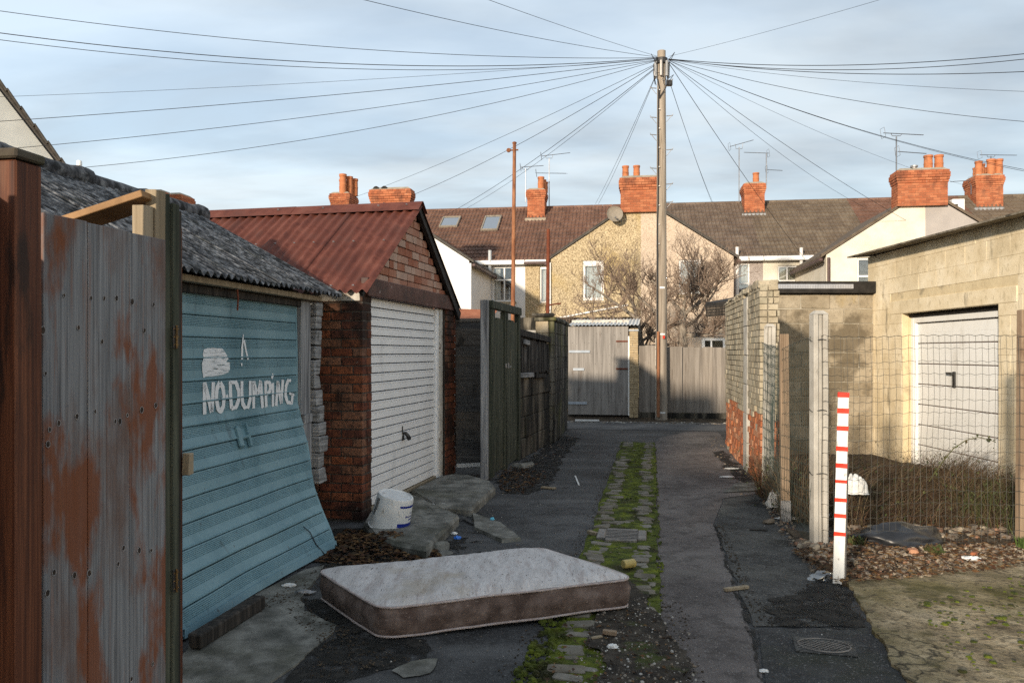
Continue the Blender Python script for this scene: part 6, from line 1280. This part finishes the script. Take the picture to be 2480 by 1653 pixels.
# red and white marker post
mp = thing('marker_post', 'white angle post painted with red bands, leaning slightly, by the rubble', 'post', G(2030, 1414), 0)
top = P(2043, 949, 5.5); lean = math.atan2(top.x - mp.location.x, top.z); Hp = 1.325
MW = Matrix.Rotation(lean, 4, 'Y') @ Matrix.Rotation(R(-14), 4, 'Z')
MB().cbox(-.036, .036, -.010, .004, .0, Hp, .003, 0, MW).build('post_face', 'post_white', mp)
MB().cbox(.030, .042, .0045, .075, .0, Hp * .66, .003, 0, Matrix.Rotation(lean * .75, 4, 'Y') @ Matrix.Rotation(R(-30), 4, 'Z')).build('post_flange', 'post_steel', mp)
for (ya, yb) in ((949, 961), (988, 1000), (1031, 1042), (1080, 1091), (1121, 1132), (1161, 1169), (1205, 1214), (1243, 1253), (1287, 1297)):
    z1 = Hp * (1414 - ya) / (1414 - 949); z0 = Hp * (1414 - yb) / (1414 - 949); MB().cbox(-.0375, .0375, -.0125, .001, z0, z1 + .0005, .002, .0015, MW).build('red_band', 'tag_red', mp)

# ------------------------------------------------------------------ mattress
c00, c10, c01 = Vector((-.725, 4.41)), Vector((.755, 4.88)), Vector((-1.27, 5.18))
e1, e2 = c10 - c00, c01 - c00
mt = thing('mattress', 'dirty single mattress with pale top lying across the alley', 'mattress', (c00.x, c00.y, 0), 0)
def outline(inset, n_=16):
    L1, L2 = e1.length, e2.length; r = .095; pts = []
    for (cx_, cy_, a0) in ((L1 - r, r, -90), (L1 - r, L2 - r, 0), (r, L2 - r, 90), (r, r, 180)):
        for k in range(n_): a = R(a0 + 90 * k / (n_ - 1)); pts.append((cx_ + (r - inset) * math.cos(a), cy_ + (r - inset) * math.sin(a)))
    dense = []
    for i in range(len(pts)):
        p, q = Vector(pts[i]), Vector(pts[(i + 1) % len(pts)]); m = max(1, int((q - p).length / .03))
        for k in range(m): dense.append(p.lerp(q, k / m))
    return dense
def mw(p, z):
    v = e1.normalized() * p.x + e2.normalized() * p.y; lift = .035 * max(0, p.x / e1.length) + .012 * noise.noise(Vector((p.x * 1.4, p.y * 1.4, 2))); return Vector((v.x, v.y, z + lift))
oz = lambda inset, z: [mw(p, z) for p in outline(inset)]
HM = .20; rings = [(.03, .0), (.008, .012), (.0, .04), (-.012, .09), (-.012, .12), (.0, HM - .04), (.004, HM - .02)]
mb = MB(); rr = [oz(i, z) for i, z in rings]; n_ = len(rr[0])
for k_, ring in enumerate(rr):
    for i, q in enumerate(ring): mb.v.append(tuple(q + Vector((0, 0, .0)) + Vector(noise.noise_vector(Vector((q.x * 5, q.y * 5, k_ * .7)))) * .008))
for k_ in range(len(rr) - 1):
    for i in range(n_): mb.f.append((k_ * n_ + i, k_ * n_ + (i + 1) % n_, (k_ + 1) * n_ + (i + 1) % n_, (k_ + 1) * n_ + i))
mb.f.append(tuple(range(n_))[::-1]); mb.build('side_border', 'mattress_side', mt, smooth=True)
# top panel: concentric rings with shallow quilting, wrinkles and sag
tp_ = MB(); base = outline(.004); cen = Vector((e1.length / 2, e2.length / 2)); lv = [0, .012, .03, .06, .09, .12] + [.16 + .035 * i for i in range(23)]
def topz(p, f):
    edge = .032 * (1 - math.exp(-f * 9)); wr = .007 * noise.noise(Vector((p.x * 9 - p.y * 3, p.y * 2.2, 1))) + .009 * noise.noise(Vector((p.x * 3.2, p.y * 1.6, 6))) + .0045 * noise.noise(Vector((p.x * 24 - p.y * 8, p.y * 6, 3)))
    return HM - .014 + edge + wr * min(1, f * 8)
for f in lv:
    for p in base: q = p.lerp(cen, f); tp_.v.append(tuple(mw(q, topz(q, f))))
for a in range(len(lv) - 1):
    for i in range(n_): tp_.f.append((a * n_ + i, a * n_ + (i + 1) % n_, (a + 1) * n_ + (i + 1) % n_, (a + 1) * n_ + i))
tp_.f.append(tuple((len(lv) - 1) * n_ + i for i in range(n_))); tp_.build('top_panel', 'mattress_top', mt, smooth=True)
for z, ins in ((HM - .020, .0), (.015, .004)):
    ring = oz(ins, z); ring.append(ring[0]); MB().tube([q + Vector((0, 0, .004 * noise.noise(q * 6))) for q in ring], .0075, 6, cap=False).build('piping', 'piping', mt, smooth=True)

# ------------------------------------------------------------------ litter, rubble, leaves and weeds
def inpoly(pts, rnd):
    xs = [p.x for p in pts]; ys = [p.y for p in pts]
    while True:
        x, y = rnd.uniform(min(xs), max(xs)), rnd.uniform(min(ys), max(ys)); c = False; j = len(pts) - 1
        for i in range(len(pts)):
            if (pts[i].y > y) != (pts[j].y > y) and x < (pts[j].x - pts[i].x) * (y - pts[i].y) / (pts[j].y - pts[i].y) + pts[i].x: c = not c
            j = i
        if c: return x, y
rn = random.Random(5)
def chips(name, label, pts, n_, r0, r1, m_, z0=.0, fl=.7, heap=None):
    mb = MB()
    for _ in range(n_):
        x, y = inpoly(pts, rn); r = r0 + (r1 - r0) * rn.random() ** 2.5; mb.rock((x, y, z0 + (heap(x, y) if heap else 0) + r * .05), r, fl)
    return tag(mb.build(name, m_), label, None, kind='stuff')
chips('grit', 'pale grit and chippings scattered on the dark asphalt', [GF(960, 1290), GF(1060, 1190), GF(1250, 1060), GF(1310, 1000), GF(1420, 1000), GF(1360, 1230), GF(1300, 1568), GF(700, 1568), GF(900, 1470)], 700, .0015, .008, 'chips', .005)
chips('grit', 'grit scattered on the brown tarmac strip', [GF(1505, 1000), GF(1660, 1020), GF(1800, 1240), GF(1940, 1350), GF(2060, 1568), GF(1505, 1568)], 350, .0015, .007, 'chips', .009)
chips('drain_grit', 'stones and chippings washed along the drain channel', [A(3.0, -.62), A(3.0, .12), A(4.9, .10), A(6.6, .02), A(13.5, .02), A(13.5, -.5), A(6.6, -.55), A(5.1, -.6)], 350, .003, .010, 'chips', .022)
chips('drain_grit', 'dense pale chippings in the dirty near end of the drain', [A(3.3, -.45), A(3.2, .02), A(3.6, .22), A(4.6, .20), A(5.2, .0), A(5.1, -.3)], 850, .003, .012, 'chips', .030)
chips('rubble_stones', 'brick and stone rubble along foot of the wire fence', [Vector((2.35, 5.85)), Vector((2.2, 6.3)), Vector((2.45, 6.75)), Vector((3.3, 6.55)), Vector((4.6, 6.5)), Vector((4.9, 6.2)), Vector((3.6, 5.95)), Vector((2.9, 5.6)), Vector((2.45, 5.5))], 2600, .003, .036, 'stone', .022)
chips('rubble_stones', 'larger broken stones behind the wire fence', [Vector((2.8, 6.7)), Vector((3.0, 7.2)), Vector((4.6, 7.2)), Vector((4.9, 6.8))], 220, .012, .065, 'stone', .008)
chips('rubble_stones', 'stones fringing the grey asphalt by the fence', [GF(1750, 1150), GF(1790, 1160), GF(1860, 1260), GF(1900, 1300), GF(1870, 1320), GF(1800, 1240)], 420, .003, .024, 'stone', .004)
chips('lane_debris', 'pale debris swept along foot of the far gates', [A(18.05, -1.9), A(18.45, -1.9), A(18.45, 2.6), A(18.1, 2.6)], 320, .008, .045, 'chips', .01, .5)
chips('lane_debris', 'debris along foot of the left-hand walls', [A(9.3, -1.75), A(9.5, -1.3), A(16.0, -1.55), A(16.2, -1.8), A(12, -1.9)], 150, .004, .022, 'stone', .002, .5)
chips('lane_debris', 'debris along foot of the buff brick wall', [A(9.2, 1.25), A(9.2, .95), A(15.5, 1.0), A(15.5, 1.18)], 160, .004, .022, 'stone', .006, .5)
chips('moss_tufts', 'small green moss cushions in the drain channel', [A(4.8, -.58), A(4.8, -.46), A(8, -.36), A(13.8, -.36), A(13.8, -.1), A(8, -.16), A(8.2, -.05), A(13.8, .05), A(5, .08), A(5, .02), A(7, -.2), A(6.2, -.5)], 1700, .005, .020, 'moss', .010, .7)
chips('moss_tufts', 'bright moss along the left kerb of the drain', [A(3.0, -.70), A(3.0, -.45), A(5.4, -.45), A(5.4, -.62)], 900, .006, .028, 'moss', .006, .8)
chips('moss_tufts', 'moss cushions on the concrete apron', [GF(2100, 1400), GF(2352, 1330), GF(2400, 1568), GF(2200, 1568)], 120, .008, .03, 'moss', .04, .4)
def leaves(name, label, pts, n_, s0, s1, m_, z0=.01, heap=None):
    mb = MB()
    for _ in range(n_):
        x, y = inpoly(pts, rn); s_ = rn.uniform(s0, s1); z = z0 + (heap(x, y) if heap else 0) + rn.random() * .012
        M = Matrix.Translation((x, y, z)) @ Matrix.Rotation(rn.random() * 6.28, 4, 'Z') @ Matrix.Rotation(rn.uniform(-.8, .8), 4, 'X')
        mb.add([M @ Vector(q) for q in ((-s_, 0, 0), (-.2 * s_, -.45 * s_, s_ * .15), (s_, 0, 0), (-.2 * s_, .45 * s_, s_ * .18))], [(0, 1, 2), (0, 2, 3)])
    return tag(mb.build(name, m_), label, None, kind='stuff')
hc = Vector((-1.02, 6.55)); heap = lambda x, y: .10 * math.exp(-((x - hc.x) ** 2 / .10 + (y - hc.y) ** 2 / .12))
hp = MB().grid(lambda x, y: (x, y, heap(x, y) + .015 * noise.noise(Vector((x * 9, y * 9, 0))) - .004), frange(-1.75, -.25, .05), frange(5.75, 7.25, .05)); tag(hp.build('soil_heap', 'muck', smooth=True), 'dark soil heap at foot of the brick pier', None, kind='stuff')
leaves('leaf_litter', 'brown dead leaves heaped against the bucket and brick pier', [Vector((-1.55, 6.1)), Vector((-1.5, 7.2)), Vector((-.75, 6.85)), Vector((-.55, 6.2)), Vector((-.9, 5.8))], 1800, .012, .035, 'leaf_litter', .004, heap)
leaves('leaf_litter', 'brown dead leaves drifted by the green gate', [GF(1140, 1085), GF(1195, 1065), GF(1260, 1095), GF(1200, 1135), GF(1150, 1130)], 500, .012, .03, 'leaf_litter', .008)
leaves('leaf_litter', 'dead leaves among the rubble by the marker post', [Vector((2.2, 5.4)), Vector((2.2, 6.3)), Vector((3.0, 6.6)), Vector((4.6, 6.6)), Vector((4.7, 6.1)), Vector((3.0, 5.6))], 3600, .008, .028, 'leaf_litter', .034)
leaves('leaf_litter', 'dead leaves behind the wire fence', [Vector((2.7, 6.7)), Vector((2.8, 7.6)), Vector((5.4, 7.6)), Vector((5.4, 6.7))], 1600, .010, .03, 'leaf_litter', .02)
leaves('leaf_litter', 'dead leaves caught along the drain', [A(3.1, -.5), A(3.1, .1), A(4.8, .1), A(5.0, -.5)], 350, .008, .02, 'leaf_litter', .03)
# weeds behind the wire fence
def stems(name, label, pts, n_, hfn, m_, lean=.6, r=.0028, leafm=None, lf=0):
    mb = MB(); lv_ = MB()
    for _ in range(n_):
        x, y = inpoly(pts, rn); h = hfn(x, y) * rn.uniform(.45, 1.15); a = rn.random() * 6.28; l = rn.uniform(.1, lean) * h; lay = rn.random() < .45 and lean > .95; l = rn.uniform(.15, .5) if lay else l; h = h * rn.uniform(.25, .6) if lay else h; p = Vector((x, y, .0)); ppts = [p]
        for k in range(1, 4): t_ = k / 3; ppts.append(p + Vector((math.cos(a) * l * t_ ** 1.6, math.sin(a) * l * t_ ** 1.6, h * (t_ - .25 * t_ ** 3 * (lean > .9)))) + Vector((rn.uniform(-.02, .02), rn.uniform(-.02, .02), 0)))
        b = len(mb.v); sd_ = Vector((-math.sin(a + .8), math.cos(a + .8), 0))
        for k, q in enumerate(ppts): w_ = r * (1 - .25 * k); mb.v.append(tuple(q - sd_ * w_)); mb.v.append(tuple(q + sd_ * w_))
        for k in range(3): mb.f.append((b + 2 * k, b + 2 * k + 1, b + 2 * k + 3, b + 2 * k + 2))
        if leafm and rn.random() < lf:
            for k in range(3):
                q = ppts[rn.choice((1, 2, 3))]; s_ = rn.uniform(.010, .026); M = Matrix.Translation(q) @ Matrix.Rotation(rn.random() * 6.28, 4, 'Z') @ Matrix.Rotation(rn.uniform(-1, .6), 4, 'Y'); lv_.add([M @ Vector(v) for v in ((0, 0, 0), (s_, -.4 * s_, 0), (2 * s_, 0, -.2 * s_), (s_, .4 * s_, 0))], [(0, 1, 2, 3)])
    o = tag(mb.build(name, m_), label, None, kind='stuff')
    if lv_.v: tag(lv_.build('weed_leaves', leafm), 'small leaves among the ' + label, None, kind='stuff')
    return o
stems('dry_weeds', 'brown tangled dead weeds behind the wire fence', [Vector((2.75, 7.3)), Vector((2.75, 8.6)), Vector((3.3, 9.8)), Vector((5.6, 9.8)), Vector((5.6, 6.9)), Vector((4.9, 6.9)), Vector((4.2, 7.15)), Vector((3.6, 7.4)), Vector((3.2, 7.3))], 17000, lambda x, y: min(1, .25 + max(0, (y - 7.05 + .3 * noise.noise(Vector((x * 2.3, 1, 0)))) * .8)) * (.44 + .40 * noise.noise(Vector((x * 1.9, y * 1.9, 0))) + (.10 if x < 3.6 else 0)), 'dry_stems', 1.7, .0032, 'weed_leaf', .12)
stems('dry_weeds', 'dry weeds by the netted concrete post', [Vector((2.62, 7.5)), Vector((2.75, 9.0)), Vector((3.2, 9.3)), Vector((3.2, 7.2))], 2600, lambda x, y: .62, 'dry_stems', 1.0, .003, 'weed_leaf', .1)
stems('green_weeds', 'olive green weeds at the cream garage wall', [Vector((4.3, 6.9)), Vector((4.1, 7.6)), Vector((4.7, 8.2)), Vector((5.4, 8.2)), Vector((5.4, 6.9))], 500, lambda x, y: .36, 'weed_leaf', .9, .004, 'weed_leaf', .5)
def tuft(label, c, n_, h, m_='grass', w_=.004):
    mb = MB()
    for _ in range(n_):
        a = rn.random() * 6.28; l = rn.uniform(.3, 1) * h * .8; q = Vector(c) + Vector((rn.uniform(-.06, .06), rn.uniform(-.05, .05), 0)); e = q + Vector((math.cos(a) * l, math.sin(a) * l, h * rn.uniform(.4, 1))); m = q.lerp(e, .5) + Vector((0, 0, h * .2)); s_ = Vector((-math.sin(a), math.cos(a), 0)) * w_
        mb.add([q - s_, q + s_, m + s_, m - s_, e], [(0, 1, 2, 3), (3, 2, 4)])
    return tag(mb.build('grass_tuft', m_), label, 'weed')
tuft('dark green weed rosette beside the orange brick lump', (3.30, 6.23, .03), 60, .07, 'weed_leaf', .014)
tuft('grass tuft at the foot of the right-hand fence post', (4.12, 6.36, .04), 120, .10)
tuft('small olive plant at left end of the black plastic sheet', (2.82, 6.50, .03), 50, .08, 'weed_leaf', .010)
# bramble shoot arching in front of the white garage door
br = thing('bramble_shoot', 'arching bramble shoot with green leaves before white garage door', 'bramble', (4.55, 8.3, .1), 0)
bp = [P(2250, 1165, 8.3), P(2290, 1108, 8.3), P(2310, 1085, 8.3), P(2340, 1065, 8.25), P(2370, 1058, 8.2), P(2395, 1063, 8.2), P(2412, 1071, 8.2)]
MB().tube(bp, [.006, .006, .005, .005, .004, .003, .002], 5).build('stem', 'weed_leaf', br, world=True); lf_ = MB()
for i in range(40):
    k = rn.randrange(len(bp) - 1); q = bp[k].lerp(bp[k + 1], rn.random()); s_ = rn.uniform(.015, .03); M = Matrix.Translation(q) @ Matrix.Rotation(rn.random() * 6.28, 4, 'Z') @ Matrix.Rotation(rn.uniform(-1, 1), 4, 'Y'); lf_.add([M @ Vector(v) for v in ((0, 0, 0), (s_, -.5 * s_, .1 * s_), (2 * s_, 0, -.3 * s_), (s_, .5 * s_, .1 * s_))], [(0, 1, 2, 3)])
lf_.build('leaves', 'weed_leaf', br, world=True)
# single pieces of litter
def crumple(name, label, cat, c, sx, sy, sz, m_, seed, rz_=0):
    n_ = 9; M = Matrix.Translation(c) @ Matrix.Rotation(rz_, 4, 'Z'); mb = MB(); 
    def fn(a, b):
        th, phh_ = a, b; d = Vector((math.cos(th) * math.cos(phh_), math.sin(th) * math.cos(phh_), math.sin(phh_))); k = 1 + .36 * noise.noise(d * 2.3 + Vector((seed, 0, 0))) + .08 * noise.noise(d * 5.5 + Vector((seed, 3, 0))); return M @ Vector((d.x * sx * k, d.y * sy * k, max(-.002, d.z * sz * k)))
    mb.grid(fn, frange(0, 2 * math.pi, .18), frange(-.2, math.pi / 2, .12)); return tag(mb.build(name, m_, smooth=True), label, cat)
crumple('plastic_sheet', 'crumpled black plastic sheet lying in the rubble', 'plastic sheet', (3.22, 6.62, .03), .38, .20, .13, 'plastic_black', 2, .05)
crumple('carrier_bag', 'white carrier bag caught in weeds behind the marker post', 'bag', P(2070, 1192, 7.2), .11, .10, .15, 'litter_white', 4)
crumple('carrier_bag', 'white bag lying beside foot of the timber post', 'bag', G(1878, 1225, .02), .09, .08, .15, 'litter_white', 7)
crumple('paper_scrap', 'flat white scrap of paper by foot of timber post', 'paper', G(1915, 1254, .012), .13, .05, .015, 'litter_white', 9)
crumple('plastic_bottle', 'crushed clear plastic bottle at foot of marker post', 'bottle', G(1992, 1400, .02), .11, .045, .05, 'clear_plastic', 12, .2)
crumple('film_scrap', 'clear plastic film on the rubble at right', 'plastic film', G(2352, 1354, .03), .08, .035, .025, 'litter_white', 14)
crumple('paper_scrap', 'white paper on the concrete ramp near the bucket', 'paper', G(1072, 1221, .083), .12, .05, .012, 'litter_white', 15, -.2)
crumple('paper_scrap', 'white paper below the brick wall, nearer one', 'paper', G(1762, 1154, .012), .09, .05, .012, 'litter_white', 16)
crumple('paper_scrap', 'white paper below the brick wall, farther one', 'paper', G(1772, 1134, .012), .10, .04, .012, 'litter_white', 17)
crumple('foil_wrapper', 'crumpled silver wrapper on slab beside the blue door', 'wrapper', G(738, 1434, .012), .065, .025, .02, 'galv', 18)
crumple('foil_wrapper', 'torn grey wrapper on slab near the mattress corner', 'wrapper', G(700, 1418, .012), .05, .02, .02, 'litter_white', 19)
crumple('paper_scrap', 'tiny white scrap at the near end of blue door', 'paper', G(510, 1525, .012), .03, .018, .015, 'litter_white', 20)
crumple('blue_scrap', 'bright blue plastic scrap on asphalt below the ramp', 'plastic scrap', G(1108, 1303, .005), .032, .022, .022, 'bright_blue', 21)
crumple('cyan_scrap', 'pale cyan plastic shard on asphalt right of the ramp', 'plastic scrap', G(1192, 1258, .03), .02, .014, .025, 'cyan', 22)
crumple('white_scrap', 'white fragment beside bright blue plastic scrap', 'scrap', G(1100, 1292, .005), .028, .018, .018, 'litter_white', 23)
crumple('soil_bag', 'torn blue-grey rag beside foot of big concrete post', 'rag', G(2010, 1258, .02), .07, .05, .06, 'strap_blue', 25)
def chunk(name, label, cat, c, r, m_, fl=.8):
    mb = MB(); M = Matrix.Translation(Vector(c) + Vector((0, 0, r * fl * .4))) @ Matrix.Rotation(U(0, 6), 4, 'Z') @ Matrix.Rotation(U(-.3, .3), 4, 'X'); mb.cbox(-r, r, -r * .75, r * .75, -r * fl * .7, r * fl * .7, r * .28, r * .2, M); return tag(mb.build(name, m_), label, cat)
chunk('brick_fragment', 'bright orange brick lump on the rubble', 'brick', G(2212, 1340, .03), .045, 'brick_orange')
chunk('brick_fragment', 'small orange brick lump near the right fence post', 'brick', G(2358, 1344, .03), .028, 'brick_orange')
chunk('ramp_stone', 'rounded mossy stone at corner of concrete ramp', 'stone', G(1064, 1330, .0), .075, 'slab_concrete')
chunk('ramp_stone', 'flat stone lying beside the rounded mossy one', 'stone', G(1078, 1342, .0), .06, 'slab_concrete', .5)
chunk('concrete_lump', 'big concrete lump at the foot of green gate', 'stone', (.16, 11.15, -.02), .15, 'slab_concrete', .5)
chunk('pale_stone', 'pale stone on the grey asphalt by the fence', 'stone', G(1862, 1266, .01), .05, 'stone', .6)
chunk('pale_stone', 'yellowish stone at foot of big concrete post', 'stone', G(1974, 1330, .02), .05, 'stone')
def stick(label, a, b, w, h, m_, name='wood_stick', cat='stick'):
    a, b = Vector(a), Vector(b); mb = MB(); mb.bar(a + Vector((0, 0, h / 2)), b + Vector((0, 0, h / 2)), w, h, (0, 0, 1), .003); return tag(mb.build(name, m_), label, cat)
stick('short brown wood stick lying across the crack in the tarmac', G(1754, 1431, .008), G(1812, 1424, .008), .03, .022, 'wood_pale')
stick('white metal stick on the asphalt beyond the mossy drain', G(1393, 1153, .003), G(1402, 1175, .003), .02, .012, 'litter_white')
stick('split pale wood on the muck right of green gate', G(1312, 1181, .006), G(1345, 1184, .006), .05, .02, 'wood_pale')
stick('small broken orange wood piece in the near drain', G(1460, 1534, .035), G(1493, 1538, .035), .03, .025, 'wood_raw')
stick('thin pinkish wood splinter in the near drain', G(1432, 1547, .03), G(1458, 1542, .03), .02, .012, 'wood_pale')
stick('cream wood offcut left of the gully grate', G(1425, 1291, .01), G(1446, 1297, .01), .04, .03, 'wood_pale')
stick('white board at foot of the grey gates', A(18.3, -1.75, .02), A(18.32, -1.2, .02), .06, .04, 'litter_white', 'foot_board', 'board')
stick('dark twig on the grey asphalt near fence', G(1815, 1283, .008), G(1860, 1285, .008), .012, .01, 'wood_dark')
cn_ = thing('drink_can', 'crushed yellow can on the mossy setts', 'can', G(1523, 1374, .03), 25); MB().lathe([(.028, 0), (.033, .006), (.032, .045), (.030, .055), (.033, .09), (.026, .10)], 14, Matrix.Rotation(R(90), 4, 'Y') @ Matrix.Translation((-.03, 0, -.05))).build('can_body', 'yellow_can', cn_, smooth=True, autosm=40); MB().lathe([(.026, .1005), (.022, .104)], 14, Matrix.Rotation(R(90), 4, 'Y') @ Matrix.Translation((-.03, 0, -.05))).build('can_lid', 'galv', cn_)
crumple('glove_rag', 'small white tissue in the stony near drain', 'tissue', G(1484, 1567, .03), .03, .02, .02, 'litter_white', 31)
crumple('paper_scrap', 'white scrap at right foot of brown tarmac strip', 'paper', G(1850, 1625, .008), .025, .012, .012, 'litter_white', 33)

chips('dirt_clods', 'dark dirt and moss clods along edges of the drain', [A(3.0, .0), A(3.0, .28), A(5.0, .22), A(5.4, .06), A(13.8, .06), A(13.8, -.02)], 1000, .003, .010, 'soil', .006, .5)
chips('dirt_clods', 'dark dirt clods along left edge of the drain', [A(3.0, -.85), A(3.0, -.5), A(8, -.5), A(13.8, -.5), A(13.8, -.58), A(8, -.62), A(5, -.7)], 1133, .003, .010, 'soil', .004, .5)
chips('dirt_clods', 'black dirt along the crack and patched asphalt', [GF(1640, 1205), GF(1700, 1350), GF(1740, 1440), GF(1990, 1440), GF(1960, 1370), GF(1860, 1340), GF(1760, 1400), GF(1720, 1340), GF(1660, 1205)], 866, .003, .010, 'soil', .008, .5)
chips('dirt_clods', 'black dirt under the blue door and mattress', [GF(440, 1480), GF(740, 1300), GF(780, 1300), GF(700, 1390), GF(790, 1440), GF(950, 1520), GF(700, 1568), GF(740, 1490), GF(640, 1390)], 933, .003, .010, 'soil', .012, .5)
